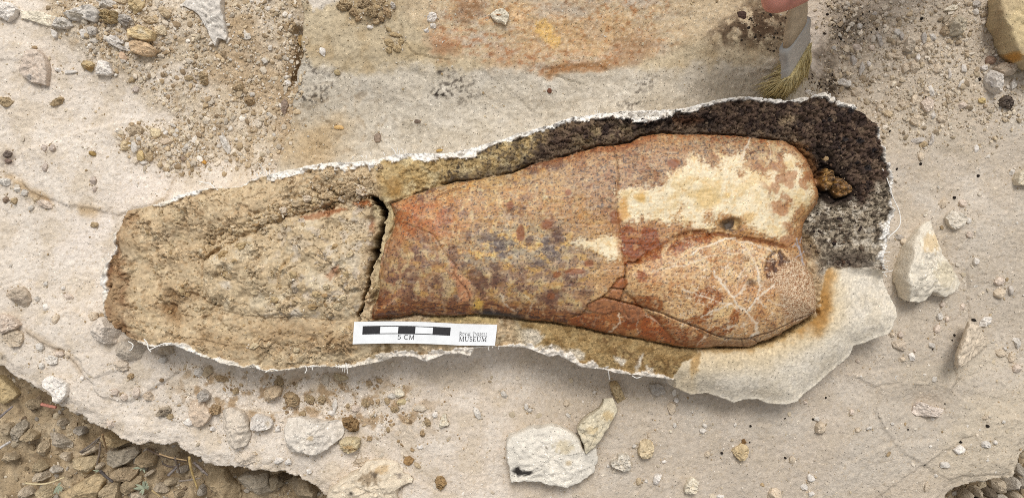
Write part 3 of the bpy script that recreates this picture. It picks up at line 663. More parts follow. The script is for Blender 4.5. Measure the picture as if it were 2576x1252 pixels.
    t1, t2, tid = worley(xm / 0.95, ym / 0.85, 26)
    tcell = smooth(0.08, 0.30, t2 - t1)
    Z = Z + tb * 0.0003 * tcell
    # ---- plaster rim
    rim = np.zeros(px.shape, np.float32); rid = np.full(px.shape, -9, np.float32)
    for poly, ws, off in ((RIM_TOP, RIM_TW, 1), (RIM_BOT, RIM_BW, 1), (RIM_LEFT, RIM_LW, 1), (RIM_RIGHT, RIM_RW, 1)):
        d, wv = dline(px + 2 * a3, py + 2 * b6, poly, 45.0, ws)
        inner = 1.05 if off else 1
        q = wv * (1.15 + 0.9 * F(9, 3, 57) + 0.5 * a8 + 0.4 * a3) - d - 1.2 * a1
        q = np.where(wv > 0, q, -9); rid = np.maximum(rid, q)
    rid = np.where(shaft > 2, rid, -9); rid = np.where((lobe < -4) & (px < 2180), -9, rid)
    rim = smooth(-1.0, 1.2, rid)
    Z = Z + keep * rim * (0.0014 + 0.0024 * a8 + 0.0014 * a3 + 0.0005 * a1)
    # ---- outside of the jacket: it drops to the bench
    wallm = smooth(-1.5, 4.0, sd)
    Zo = Z.copy(); Z = Z - wallm * (Z + 0.006)

    # ================= colour
    P = Paint(px.shape, (195, 171, 137))
    # sandy matrix
    P.lay(smooth(-0.1, 0.6, a20) * 0.6, (182, 154, 118)); P.lay(smooth(0.0, 0.5, -b12) * 0.6, (209, 188, 156)); P.lay(smooth(0.2, 0.6, b6) * 0.5, (166, 136, 101))
    P.lay(smooth(0.15, 0.45, -a8) * 0.4, (200, 180, 144)); P.lay((gid % 6 == 0) * smooth(0.5, 0.3, g1) * 0.5, (206, 190, 160)); P.lay((gid % 7 == 1) * smooth(0.5, 0.3, g1) * 0.5, (128, 100, 68))
    lf = smooth(60, 0, px - (275 + 30 * b12 + 0.12 * np.abs(py - 680)))
    P.lay(lf * 0.75, (140, 106, 74)); P.lay(lf * smooth(0.05, 0.4, a8) * 0.6, (122, 88, 62))
    P.lay(mE * 0.5, (201, 181, 149)); P.lay(mE * smooth(0.1, 0.6, b6) * 0.5, (180, 158, 124)); P.lay(mE * smooth(0.12, 0.5, -b12 + 0.4 * a8) * 0.6, (213, 200, 175))
    P.lay(mE * smooth(0.2, 0.42, F(7, 3, 43)) * smooth(600, 760, px) * 0.55, (190, 180, 172))
    for s, k in (("555,712 575,708 580,720 572,728 560,724", .8), ("735,775 752,770 760,790 745,800 735,790", .8), ("860,560 905,545 935,555 930,580 880,590", .35), ("865,600 910,640 900,680 860,650", .4), ("720,600 760,592 790,615 740,640", .35), ("790,700 830,665 850,660 835,720 810,730", .4), ("665,770 690,765 695,790 670,800", .4)):
        P.lay(smooth(5, -4, sdpoly(px, py, pts(s)) + 6 * a8) * k, (206, 196, 182))
    for s, k, c in (("755,545 800,533 850,522 870,526 820,545 770,556", .8, (150, 92, 58)), ("890,508 925,503 940,514 920,520 890,516", .9, (160, 96, 56)), ("925,568 945,560 948,585 935,590", .7, (160, 96, 64)), ("815,690 850,670 852,685 830,705", .6, (160, 104, 74)), ("930,555 950,545 952,580 940,600", .5, (166, 110, 78))):
        P.lay(smooth(5, -5, sdpoly(px, py, pts(s)) + 6 * a3) * k, c)
    P.lay(smooth(34, 4, dline(px, py, pts("430,735 450,745 470,738"), 60.0) + 8 * b6) * 0.5, (120, 92, 62)); P.lay(smooth(20, -10, sdpoly(px, py, pts("412,770 440,765 460,800 450,815 425,800")) + 8 * b6) * 0.75, (126, 92, 58))
    P.lay(smooth(30, 0, dline(px, py, pts("640,880 560,860 520,850"), 60.0) + 12 * b6) * 0.5, (132, 104, 72)); P.lay(smooth(46, 4, dline(px, py, pts("660,840 740,838 820,850 870,880"), 60.0) + 14 * b12) * 0.45, (146, 116, 82))
    P.lay(smooth(16, 0, dline(px, py, pts("520,640 560,622 600,600 660,565 720,540 839,512 925,494"), 30.0) + 6 * a8) * smooth(-0.2, 0.3, a20) * 0.6, (146, 112, 70))
    P.lay(wall * smooth(0.1, 0.5, b6) * 0.5, (140, 114, 78)); P.lay(wall * (wid % 4 == 0) * 0.4, (196, 176, 140))
    P.lay(smooth(9, 2, dline(px + 4 * a8, py, pts("735,640 715,660 700,690 695,720"), 30.0)) * 0.5, (160, 126, 80))
    P.lay(smooth(26, 0, dline(px, py, pts("640,915 760,905 880,900 1000,878"), 60.0) + 9 * b6) * 0.5, (200, 184, 154))
    # upper wall: yellow tan, then grey, then nearly black to the right
    upw = mM * smooth(935, 965, px - 0.15 * (py - 440)) * smooth(620, 560, py) * (1 - smooth(4, -4, lobe))
    P.lay(upw * 0.85, (182, 156, 108)); P.lay(upw * smooth(0.05, 0.4, b6) * 0.6, (160, 128, 80)); P.lay(upw * smooth(0.1, 0.4, -a8) * 0.6, (206, 190, 152))
    P.lay(smooth(1.2, 0.5, np.hypot((px - 992) / 22, (py - 470) / 28) + 0.4 * a8) * mM * 0.6, (150, 112, 62))
    P.lay(upw * smooth(8, 0, dline(px, py, pts("960,500 990,508 1030,495 1080,472"))) * 0.8, (214, 196, 156))
    gr = upw * smooth(1060, 1190, px + 26 * b12)
    soot = smooth(-0.25, 0.45, 0.6 * b6 + 0.6 * a3 + 0.4 * a1 + 0.25 * (smooth(1150, 1330, px) - 0.6))
    P.lay(gr * soot * 0.8, (92, 80, 66)); P.lay(gr * smooth(0.25, 0.6, 0.6 * b12 + 0.5 * a3 + 0.5 * a1) * 0.8, (58, 50, 44))
    P.lay(gr * smooth(22, 2, dline(px, py, BONE_TOP, 40.0) - 6 + 6 * a8) * 0.4, (66, 54, 44))
    P.lay(drk * 0.9, (90, 72, 62)); P.lay(drk * smooth(0.0, 0.6, 0.6 * b6 + 0.5 * a20 + 0.4 * a3) * 0.8, (54, 42, 38)); P.lay(drk * smooth(0.15, 0.6, -a3 - 0.3 * a8 + 0.4 * a1) * 0.5, (132, 112, 92)); P.lay(drk * (fjd % 6 == 0) * 0.45, (140, 120, 98)); P.lay(drk * (fjd % 6 == 3) * 0.5, (48, 40, 38))
    P.lay(drk * smooth(25, -30, sdpoly(px, py, pts("1440,350 1480,318 1560,300 1640,318 1620,338 1560,358 1480,372 1420,388"), 60.0) + 14 * b12) * 0.6 * smooth(-0.3, 0.25, -a8), (172, 152, 112))
    P.lay(drk * smooth(18, -12, sdpoly(px, py, pts("1560,285 1700,285 1800,292 1800,318 1700,330 1620,330 1560,310")) + 10 * b6) * smooth(-0.3, 0.3, b6 + 0.25) * 0.9, (34, 27, 24))
    P.lay(drk * smooth(14, -10, sdpoly(px, py, pts("1690,296 1740,292 1770,305 1720,314")) + 8 * b6) * 0.5, (108, 66, 40))
    P.lay(drk * smooth(16, 3, dline(px, py, BONE_TOP, 30.0) + 6 * a8) * smooth(1500, 1560, px) * 0.45, (44, 34, 30)); P.lay(drk * smooth(22, -20, sdpoly(px, py, pts("1640,336 1760,322 1860,335 1960,325 1990,350 1900,352 1740,346")) + 10 * b6) * 0.55, (138, 120, 100))
    P.lay(drk * smooth(16, -12, sdpoly(px, py, pts("1965,300 1990,288 2005,296 1985,315 1962,312")) + 4 * a3) * 0.8, (176, 154, 122))
    P.lay(smooth(30, -20, sdpoly(px, py, pts("2040,380 2060,360 2100,400 2110,440 2150,480 2150,510 2100,520 2060,500 2055,440"), 60.0) + 14 * b6) * mM * 0.9, (34, 26, 22))
    P.lay(smooth(14, -8, sdpoly(px, py, pts("2000,360 2030,370 2050,410 2068,460 2060,470 2040,420"), 60.0) + 6 * b6) * mM * 0.7, (110, 70, 38))
    for cx, cy, r in ((2126, 350, 8), (2162, 354, 9), (2184, 422, 9), (2196, 378, 6), (2110, 372, 6), (2156, 410, 5), (2088, 300, 7), (2140, 278, 9)):
        P.lay(smooth(1.2, 0.7, np.hypot(px - cx, (py - cy) * 1.1) / r + 0.35 * a3) * mM * 0.8, (40, 38, 40))
    # mixed white, grey and black part below the dark matrix
    mx = smooth(12, -14, sdpoly(px, py, pts("2064,512 2100,512 2140,500 2175,520 2205,470 2240,440 2256,540 2236,660 2200,672 2100,672 2070,690 2052,650 2020,600 2004,560 2030,520"), 60.0) + 10 * b6) * mM
    P.lay(mx * 0.9, (178, 164, 142)); P.lay(mx * smooth(0.05, 0.25, a3 + 0.5 * b6) * 0.75, (70, 60, 50)); P.lay(mx * smooth(0.12, 0.35, -b6 + 0.2 * a3) * 0.7, (206, 196, 180))
    P.lay(mx * smooth(12, -12, sdpoly(px, py, pts("2078,630 2180,634 2190,668 2090,670")) + 10 * b6) * 0.8, (98, 86, 74))
    P.lay(mx * smooth(16, -10, sdpoly(px, py, pts("2000,570 2040,600 2056,640 2030,660 2000,620")) + 8 * b6) * 0.6, (120, 88, 50))
    # pale sandstone lobe with its yellow brown stain along the bone
    L = smooth(1.5, -1.5, lobe) * mM
    P.lay(L, (227, 216, 197)); P.lay(L * smooth(0, 0.5, a20) * 0.5, (210, 196, 172)); P.lay(L * smooth(0.1, 0.4, a3) * 0.3, (196, 182, 160)); P.lay(L * smooth(0.1, 0.4, -a8) * 0.3, (228, 219, 205))
    sh = shaft + 12 * a8
    P.lay(L * smooth(95, 10, sh) * 0.6, (214, 186, 138)); P.lay(L * smooth(34, 4, sh + 5 * b6) * smooth(2010, 2060, px + 0.8 * (py - 800)) * 0.85, (158, 112, 58)); P.lay(L * smooth(20, 3, sh) * 0.6, (178, 136, 78))
    P.lay(L * smooth(34, 0, dline(px, py, pts("2085,685 2078,720 2078,760 2070,800 2056,830"), 60.0) + 7 * b6) * 0.75, (164, 120, 66))
    P.lay(L * smooth(6, -4, sdpoly(px, py, pts("1742,893 1762,886 1756,930 1740,950 1736,930")) + 4 * a3) * 0.75, (178, 140, 88))
    P.lay(L * smooth(20, -8, sdpoly(px, py, pts("1690,950 1745,940 1752,985 1700,985")) + 6 * b6) * 0.5, (222, 200, 162))
    # lower strip between bone and rim
    bl = mM * smooth(1280, 1330, px) * smooth(790, 805, py) * (1 - L)
    P.lay(bl * 0.85, (158, 130, 86)); P.lay(bl * smooth(0, 0.4, b6) * 0.65, (126, 98, 60)); P.lay(bl * smooth(0.1, 0.4, -a8) * 0.4, (180, 156, 112))
    P.lay(bl * smooth(6, -6, sdpoly(px, py, pts("1240,815 1300,818 1360,830 1368,850 1345,870 1400,868 1440,880 1470,890 1465,910 1420,905 1380,885 1300,872 1240,872")) + 9 * b6) * 0.9, (216, 204, 184))
    for s in ("1545,895 1560,900 1575,905 1570,920 1552,912", "1610,895 1618,890 1612,915 1602,935 1598,920", "1625,920 1640,925 1648,940 1630,942", "1560,840 1580,838 1575,850"):
        P.lay(bl * smooth(5, -3, sdpoly(px, py, pts(s)) + 4 * a3) * 0.9, (222, 210, 192))
    P.lay(bl * smooth(26, 4, dline(px, py, pts("1520,860 1560,890 1640,910 1700,920"), 60.0) + 12 * b6) * smooth(0, .3, a3) * 0.7, (96, 72, 46))
    P.lay(mM * smooth(18, 4, dline(px, py, pts("1090,800 1150,802 1200,800 1240,806"), 40.0) + 5 * a8) * 0.7, (190, 166, 112))
    P.lay(mM * smooth(930, 945, px) * smooth(990, 975, px) * smooth(500, 520, py) * smooth(800, 780, py) * 0.75, (190, 174, 138))   # pale crust on the broken bone end
    P.lay(mM * smooth(930, 945, px) * smooth(990, 975, px) * smooth(690, 730, py) * smooth(0, .4, b6 + 0.2) * 0.6, (140, 114, 76))
    # -------- bone
    P.lay(mB, (170, 126, 88))
    q1, q2, q3, q4 = F(14, 4, 36), fbm(xm / 7, ym / 4.5, 4, 38), F(2.2, 3, 41), F(26, 3, 46)
    gl = smooth(1500, 1400, px) * smooth(960, 1100, px)
    P.lay(mB * 0.6 * smooth(1160, 960, px), (160, 118, 92)); P.lay(mB * smooth(0, 0.5, q1) * smooth(1220, 1000, px) * 0.65, (120, 92, 82))
    P.lay(mB * smooth(1150, 1250, px) * smooth(1600, 1450, px) * 0.65, (176, 146, 112))
    P.lay(mB * gl * smooth(-0.15, 0.45, q2) * 0.85, (156, 142, 130)); P.lay(mB * gl * smooth(0.15, 0.6, -q2 + 0.3 * a8) * 0.8, (190, 144, 88)); P.lay(mB * gl * smooth(0.12, 0.55, q1 + 0.3 * a8 + 0.3 * a3) * 0.75, (102, 82, 78))
    P.lay(mB * gl * smooth(0.15, 0.35, F(4, 3, 48)) * smooth(640, 560, np.abs(py - 610) * 4) * 0.7, (196, 178, 148))
    orange = smooth(40, -30, sdpoly(px, py, pts("1040,520 1180,490 1360,470 1530,470 1545,560 1420,580 1280,560 1180,620 1120,600"), 70.0) + 30 * q1) * mB
    P.lay(orange * smooth(-0.2, 0.5, q2 + 0.3 * a3) * 0.65, (190, 134, 74)); P.lay(orange * smooth(0.0, 0.3, -q2 + 0.4 * a3) * 0.6, (164, 118, 84))
    P.lay(mB * smooth(30, -20, sdpoly(px, py, pts("985,520 1080,490 1130,500 1150,560 1090,600 1010,600")) + 20 * q1) * 0.65, (168, 98, 56))
    pk = smooth(40, -30, sdpoly(px, py, pts("1440,400 1600,350 1900,350 1990,380 1880,420 1760,420 1650,490 1560,560 1500,530 1440,470"), 70.0) + 24 * q1) * mB
    P.lay(pk * 0.9, (164, 128, 102)); P.lay(pk * smooth(0.0, 0.3, str1 + 0.4 * a3) * 0.6, (184, 154, 128)); P.lay(pk * smooth(0.1, 0.5, q2) * 0.6, (142, 98, 70)); P.lay(pk * smooth(0.22, 0.4, q3) * 0.6, (78, 68, 64))
    P.lay(mB * smooth(26, 4, shaft * -1 + 6 * a8) * smooth(500, 420, py) * smooth(1250, 1400, px) * 0.6, (150, 88, 52))
    P.lay(mB * smooth(1240, 1300, px) * smooth(34, 6, -shaft) * smooth(1660, 1600, px) * smooth(500, 450, py) * smooth(0, .3, a3) * 0.5, (120, 76, 50))
    P.lay(mB * smooth(26, -14, sdpoly(px, py, pts("1660,336 1960,350 2000,370 1960,385 1840,370 1660,352")) + 10 * b6) * smooth(-0.1, 0.3, a3 + 0.3 * q2) * 0.8, (150, 132, 112))
    P.lay(mB * smooth(-0.2, 0.6, q2) * 0.2 * (1 - smooth(3, -3, cond)), (164, 106, 64)); P.lay(mB * smooth(0.82, 0.98, rb) * 0.65, (80, 50, 34))
    P.lay(mB * (1 - 0.8 * pk) * smooth(0.05, 0.6, q4 + 0.4 * q2) * 0.4, (186, 152, 108)); P.lay(mB * (1 - 0.6 * pk) * smooth(0.1, 0.6, -q4 + 0.4 * q1) * 0.35, (136, 98, 72))
    # fine salt and pepper of the weathered surface
    s1, s2_, s3 = fbm((xm + .3 * ym) / 1.9, ym / 0.85, 3, 14), fbm((xm + .2 * ym) / 1.6, ym / 0.8, 3, 17), fbm((xm + .3 * ym) / 2.0, ym / 0.95, 3, 18)
    P.lay(mB * smooth(0.1, 0.6, s1) * 0.28, (208, 170, 122)); P.lay(mB * smooth(0.15, 0.6, s2_) * 0.28, (156, 140, 130)); P.lay(mB * smooth(0.2, 0.65, s3) * 0.4, (92, 60, 42))
    lav = smooth(50, -40, sdpoly(px, py, pts("1180,590 1300,560 1440,590 1500,650 1430,720 1280,700 1170,660"), 90.0) + 34 * q1) * mB
    P.lay(lav * smooth(-0.35, 0.45, q2 + 0.4 * s2_ + 0.3 * a3) * 0.62, (152, 140, 134)); P.lay(lav * smooth(0.1, 0.5, q1 + 0.4 * s3) * 0.7, (98, 82, 80)); P.lay(lav * smooth(0.2, 0.6, -q2 + 0.4 * s1) * 0.7, (206, 170, 112))
    # dark purple blotches towards the lower edge
    low1 = smooth(40, -30, sdpoly(px, py, pts("960,640 1060,600 1120,640 1180,700 1300,680 1450,640 1500,700 1480,790 1300,790 1180,780 960,780"), 70.0) + 26 * q1) * mB
    P.lay(low1 * 0.45, (142, 104, 84)); P.lay(low1 * smooth(0.0, 0.6, b12 + 0.5 * a3 + 0.3 * a1) * 0.7, (112, 82, 70)); P.lay(low1 * smooth(0.1, 0.3, -q2) * 0.6, (176, 140, 92)); P.lay(low1 * smooth(0.15, 0.35, a8 + 0.3 * a3) * 0.6, (186, 164, 134))
    for cx, cy, rx, ry in ((1140, 640, 14, 22), (1110, 705, 16, 14), (1085, 720, 8, 7), (1200, 700, 22, 24), (1245, 690, 14, 30), (1405, 740, 26, 18), (1440, 700, 18, 12), (1215, 720, 14, 20), (1360, 755, 24, 12), (1480, 735, 20, 14), (1400, 600, 14, 20), (1335, 605, 12, 14), (1035, 690, 26, 22), (1180, 590, 9, 12)):
        P.lay(smooth(1.3, 0.6, np.hypot((px - cx) / rx, (py - cy) / ry) + 0.6 * a8 + 0.3 * a3) * mB * 0.55, (100, 70, 56))
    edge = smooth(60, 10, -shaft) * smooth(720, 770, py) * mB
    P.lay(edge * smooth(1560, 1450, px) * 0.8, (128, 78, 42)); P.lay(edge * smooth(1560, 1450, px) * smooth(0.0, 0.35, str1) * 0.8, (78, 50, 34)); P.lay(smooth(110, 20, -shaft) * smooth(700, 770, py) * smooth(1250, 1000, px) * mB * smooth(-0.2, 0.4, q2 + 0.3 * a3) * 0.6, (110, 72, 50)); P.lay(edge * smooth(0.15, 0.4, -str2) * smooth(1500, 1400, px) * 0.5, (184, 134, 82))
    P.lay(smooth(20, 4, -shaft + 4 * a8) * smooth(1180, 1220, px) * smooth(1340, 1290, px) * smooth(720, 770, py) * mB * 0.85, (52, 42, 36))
    P.lay(mB * smooth(6, -6, sdpoly(px, py, pts("1130,650 1145,668 1150,690 1172,700 1185,705 1188,735 1190,760 1160,762 1150,720 1138,700 1130,672")) + 6 * a8) * 0.8, (178, 126, 96))
    P.lay(mB * smooth(8, -6, sdpoly(px, py, pts("1192,762 1205,752 1216,765 1210,780 1190,775")) + 5 * a3) * 0.8, (200, 164, 92))
    # condyle
    cd = smooth(1, -3, cond) * mB
    P.lay(cd, (186, 144, 108)); P.lay(cd * smooth(0.1, 0.6, q1) * 0.55, (164, 108, 64)); P.lay(cd * smooth(-0.05, 0.3, -q1 + 0.4 * str1) * 0.75, (204, 168, 134)); P.lay(cd * smooth(0.2, 0.35, q3) * 0.5, (98, 66, 50))
    P.lay(cd * smooth(40, -20, sdpoly(px, py, pts("1700,610 1800,600 1960,640 1900,690 1780,680 1680,670"), 60.0) + 16 * q1) * smooth(-0.1, 0.3, a3 + 0.4 * b6) * 0.65, (206, 182, 154))
    P.lay(cd * smooth(30, -20, sdpoly(px, py, pts("1600,690 1680,670 1760,700 1750,790 1640,760 1570,745"), 60.0) + 16 * q1) * smooth(-0.2, 0.25, a3 + str2 * 0.4) * 0.65, (196, 160, 124))
    RB_ = (136, 78, 36)
    for s, k in (("1558,583 1575,563 1608,585 1620,570 1648,573 1656,592 1668,625 1662,650 1613,661 1572,664 1560,630", .95), ("1665,640 1690,612 1740,590 1790,588 1823,588 1780,606 1730,625 1690,645", .9), ("1595,690 1605,680 1622,684 1632,695 1624,706 1606,708 1596,700", .95),
                 ("1590,748 1640,743 1668,755 1670,780 1640,780 1600,768", .8), ("1745,735 1790,720 1825,745 1800,770 1790,790 1775,810 1745,815 1720,805 1765,790 1780,760 1750,760", .8), ("1843,778 1862,780 1856,810 1840,835 1815,845 1780,835 1800,822 1830,818", .85),
                 ("1620,795 1660,790 1680,805 1670,835 1640,845 1610,838", .8), ("1705,820 1735,830 1728,865 1700,868 1710,840", .8), ("1430,810 1500,820 1520,838 1450,824", .6), ("1580,800 1605,795 1600,830 1570,825 1560,810", .8), ("1755,835 1770,842 1762,868 1745,872", .7)):
        P.lay(mB * smooth(3, -2.5, sdpoly(px, py, pts(s)) + 4.0 * a8 + 2.5 * a3) * k, RB_)
    P.lay(mB * smooth(3, -2, sdpoly(px, py, pts("1620,798 1700,806 1712,830 1700,862 1650,858 1606,840")) + 4 * a8) * 0.5, (172, 106, 62))
    P.lay(mB * smooth(3, -2, sdpoly(px, py, pts("1575,832 1600,828 1606,840 1600,848 1575,846")) + 3 * a8) * 0.9, (216, 190, 150))
    P.lay(mB * smooth(4, -3, sdpoly(px, py, pts("1775,848 1800,852 1812,858 1808,872 1770,874 1768,860")) + 3 * a8) * 0.6, (200, 160, 122))
    P.lay(cd * smooth(4, -3, sdpoly(px, py, pts("1795,805 1840,785 1845,770 1832,762 1815,775 1800,790")) + 4 * a8) * 0.75, (206, 176, 140))
    P.lay(cd * smooth(4, -3, sdpoly(px, py, pts("1862,790 1885,800 1900,840 1870,850 1850,845 1845,830 1858,812")) + 4 * a8) * 0.6, (196, 150, 112))
    P.lay(mB * smooth(5, -5, sdpoly(px, py, pts("1425,806 1500,786 1560,772 1640,792 1740,838 1800,868 1770,878 1700,872 1600,850 1500,836")) + 6 * a8 + 3 * a3) * 0.6, (146, 84, 42))
    fibr = smooth(0.05, 0.3, str2)
    P.lay(cd * fibr * 0.15, (206, 170, 138))
    P.lay(cd * smooth(0.1, 0.6, s1) * 0.4, (208, 174, 138)); P.lay(cd * smooth(0.25, 0.65, s3) * 0.4, (112, 74, 46))
    lum = P.c @ np.array([0.3, 0.59, 0.11], np.float32); P.c += (np.stack([lum * 1.02, lum * 0.99, lum * 0.90], -1) - P.c) * (mB * 0.04)[..., None]; P.c *= (1 + mB[..., None] * np.array([0.0, 0.0, -0.05], np.float32))
    lum = P.c @ np.array([0.3, 0.59, 0.11], np.float32); P.c += (P.c - lum[..., None]) * (mB * 0.04)[..., None]
    P.lay(mB * smooth(0.2, 0.6, F(5, 4, 34) + 0.3 * s1) * 0.4, (206, 178, 142)); P.lay(mB * smooth(0.25, 0.65, F(4, 4, 44) + 0.3 * s2_) * 0.35, (168, 150, 136))
    P.c *= (1 + 0.04 * mB)[..., None]
    P.lay(mB * smooth(0.42, 0.7, fbm(xm / 1.2, ym / 0.9, 2, 20)) * 0.7, (64, 52, 50)); P.lay(cd * smooth(0.2, 0.6, fbm(xm / 2.5, ym / 2.0, 3, 22)) * 0.35, (208, 184, 156))
    bm = np.array([166, 124, 90], np.float32); P.c += ((P.c - bm) * np.array([0.24, 0.24, 0.14], np.float32) - np.array([4, 7, 9], np.float32)) * mB[..., None]
    gro = smooth(9, 1, dline(px + 2 * a3, py + 3 * a8, pts("1640,630 1678,608 1713,593 1738,584 1788,588 1838,594 1888,603 1932,611 1975,622"), 30.0)); P.lay(gro * mB * smooth(-0.3, 0.4, a8 + 0.1) * 0.7, (112, 62, 30))
    Z = Z - 0.0012 * gro * mB * smooth(1660, 1720, px)
    # cream crust
    cream = np.minimum(sdpoly(px, py, pts("1575,473 1613,478 1638,478 1678,458 1676,440 1700,435 1725,423 1738,395 1758,395 1768,410 1810,423 1815,400 1805,385 1838,395 1870,383 1870,418 1900,435 1932,448 1950,420 1985,385 2000,400 2016,440 2042,480 2040,505 2005,520 1988,560 1985,590 1960,600 1932,588 1900,578 1880,560 1838,534 1800,548 1788,575 1763,573 1743,558 1713,553 1675,563 1658,555 1613,543 1600,553 1575,560 1552,548 1560,518 1552,483"), 60.0),
                       sdpoly(px, py, pts("1443,611 1463,603 1503,606 1525,596 1548,598 1558,626 1563,641 1558,652 1528,648 1508,628 1470,622"), 60.0)) + 9 * a8 + 7 * a3 + 6 * a1 + 2 * str2
    for s in ("1855,428 1868,425 1874,440 1870,458 1858,452", "1768,548 1778,528 1790,530 1798,550 1788,562 1775,560", "1690,540 1715,518 1720,525 1708,545 1695,558", "1955,505 1990,500 1995,520 1960,540 1950,525", "1950,445 1975,420 1990,430 1970,460"):
        cream = np.maximum(cream, -(sdpoly(px, py, pts(s), 60.0) + 4 * a8 + 2 * a3))
    cm = smooth(9, -7, cream + 9 * fbm(xm / 1.5, ym / 1.0, 2, 59)) * mB * (cond > 2)
    cm = np.maximum(cm, smooth(0.5, 0.75, -q2 * 2 + 0.3 * a3) * smooth(14, 0, cream) * mB * (cond > 2) * 0.8)
    P.lay(cm, (232, 214, 178)); P.lay(cm * smooth(-0.1, 0.4, q1) * 0.7, (222, 194, 142)); P.lay(cm * smooth(0.2, 0.4, q3) * 0.45, (190, 150, 96)); P.lay(cm * smooth(0.1, 0.4, -q2) * 0.5, (240, 226, 194))
    for cx, cy, rx, ry, c in ((1778, 495, 38, 36, (216, 184, 124)), (1612, 497, 14, 14, (206, 160, 84)), (1828, 492, 14, 12, (214, 176, 112)), (1565, 530, 18, 34, (196, 140, 66)), (1880, 545, 20, 14, (210, 170, 110))):
        P.lay(cm * smooth(1.2, 0.5, np.hypot((px - cx) / rx, (py - cy) / ry) + 0.5 * a8) * 0.75, c)
    rt = smooth(24, -16, sdpoly(px, py, pts("1900,350 1990,360 2040,410 2062,470 2040,500 1990,560 1990,600 1960,540 1900,420"), 60.0) + 16 * q1) * mB
    P.lay(rt * smooth(0.0, 0.3, b6 + 0.3 * a3) * 0.55, (216, 194, 150)); P.lay(rt * smooth(0.1, 0.35, a8) * 0.6, (150, 98, 62)); P.lay(mB * smooth(16, 2, -shaft) * smooth(1950, 1990, px) * smooth(640, 600, py) * 0.6, (128, 84, 48))
    for cx, cy, rx, ry in ((1980, 450, 16, 20), (1964, 420, 12, 10), (1950, 470, 10, 16), (1955, 525, 22, 14), (1985, 600, 18, 12), (1985, 575, 8, 10)):
        P.lay(smooth(1.2, 0.7, np.hypot((px - cx) / rx, (py - cy) / ry) + 0.9 * a8 + 0.5 * a3) * mB * 0.6, (166, 114, 78))
    for cx, cy, rx, ry in ((1694, 412, 15, 12), (1430, 485, 9, 8), (1402, 690, 10, 9), (1445, 683, 24, 7), (1387, 745, 9, 7), (1482, 662, 12, 10), (1378, 565, 16, 14), (1310, 583, 10, 20), (1545, 540, 12, 9), (1548, 556, 14, 8), (1283, 515, 9, 10)):
        P.lay(smooth(1.25, 0.75, np.hypot((px - cx) / rx, (py - cy) / ry) + 0.4 * a8) * mB * 0.8, (134, 78, 44))
    P.lay(hole * mB * smooth(-0.2, 0.2, b6 + 0.1) * 0.9, (62, 50, 38)); P.lay(hole * mB * smooth(0.0, 0.2, -b6) * 0.8, (196, 164, 110))
    P.lay(tb * mB * 0.9, (132, 84, 48)); P.lay(tb * mB * tcell * 0.85, (222, 200, 168)); P.lay(tb2 * mB * 0.8, (122, 76, 44)); P.lay(tb2 * mB * tcell * 0.6, (190, 150, 106))
    P.lay(pit2 * smooth(0.0, 0.4, 0.3 + a3) * 0.95, (72, 44, 28)); P.lay(pit2 * smooth(0.12, 0.3, a8) * 0.5, (130, 84, 52))
    P.lay(smooth(1.2, 0.6, np.hypot((px - 1878) / 11, (py - 650) / 9) + 0.4 * a3) * mB * 0.7, (130, 94, 56)); P.lay(smooth(1.2, 0.6, np.hypot((px - 1890) / 14, (py - 710) / 10) + 0.4 * a3) * mB * 0.65, (96, 70, 46))
    # white mineral veins
    for s, wd, k in (("1796,683 1813,711 1846,751 1853,766 1881,786 1903,751 1932,728 1950,715", 3.4, .9), ("1846,751 1870,726 1876,712", 3, .8), ("1881,786 1901,813 1906,833 1890,848", 4.6, .85), ("1903,751 1913,726 1908,688 1902,670", 3, .85), ("1873,672 1858,703", 2, .7),
                     ("1718,728 1763,743 1813,761 1838,765 1855,775", 1.9, .8), ("1765,798 1800,780 1838,764", 1.6, .8), ("1932,752 1960,765 1975,768", 1.6, .6), ("1903,751 1925,772", 1.8, .6), ("1740,640 1758,625 1800,612 1838,601 1853,597", 2.2, .9), ("1838,601 1880,612 1930,625 1960,640", 2.0, .7),
                     ("1888,345 1884,362 1873,375 1868,396 1862,405", 3.2, .75), ("1932,350 1938,380 1935,410", 1.6, .5), ("1640,680 1680,672 1720,668 1760,655 1800,640", 1.8, .6), ("1840,640 1880,625 1900,660", 2.0, .6), ("1910,650 1940,660", 1.8, .6), ("1552,795 1580,798 1620,792 1640,800 1660,815", 1.6, .6), ("1530,836 1560,812 1556,790", 2.0, .7), ("1752,868 1770,850 1780,840", 2.2, .7),
                     ("1606,835 1602,815 1605,790", 1.4, .6), ("1468,780 1520,784 1560,778", 1.2, .4), ("1250,620 1280,560 1262,520", 1.2, .3), ("1260,740 1268,765 1290,780", 1.6, .5), ("1320,745 1340,760 1330,785", 1.4, .4)):
        P.lay(smooth(wd + 1.6, wd * 0.3, dline(px + 5 * a3, py + 5 * a8 + 2 * a1, pts(s), 20.0) * (1.05 + 0.5 * a1 + 0.5 * a3)) * mB * k * (0.95 + 0.3 * a8), (224, 209, 188))
    vf, vg, _ = worley(xm / 9 + 0.35 * a3 + 0.3 * a8, ym / 7 + 0.35 * b6, 43); vm = smooth(0.07, 0.0, vg - vf) * smooth(-0.2, 0.4, a20 + 0.35 + 0.5 * a8) * (cond < -6) * smooth(1650, 1720, px)
    P.lay(vm * mB * 0.9, (220, 202, 178)); Z = Z - 0.00025 * vm * mB
    # grey mineral dendrite and loose dark specks
    for s, wd in (("2004,600 2012,625 2018,645 2025,665", 2.6), ("2012,625 2000,612 1996,620", 1.6), ("2016,640 2004,648", 1.4), ("2014,610 2018,596", 1.6), ("2018,640 2028,632", 1.3)):
        P.lay(smooth(wd + 1.2, wd * 0.3, dline(px + 3 * a3, py, pts(s), 20.0)) * 0.85, (170, 164, 168))
    Z += mB * (0.00040 * cm)
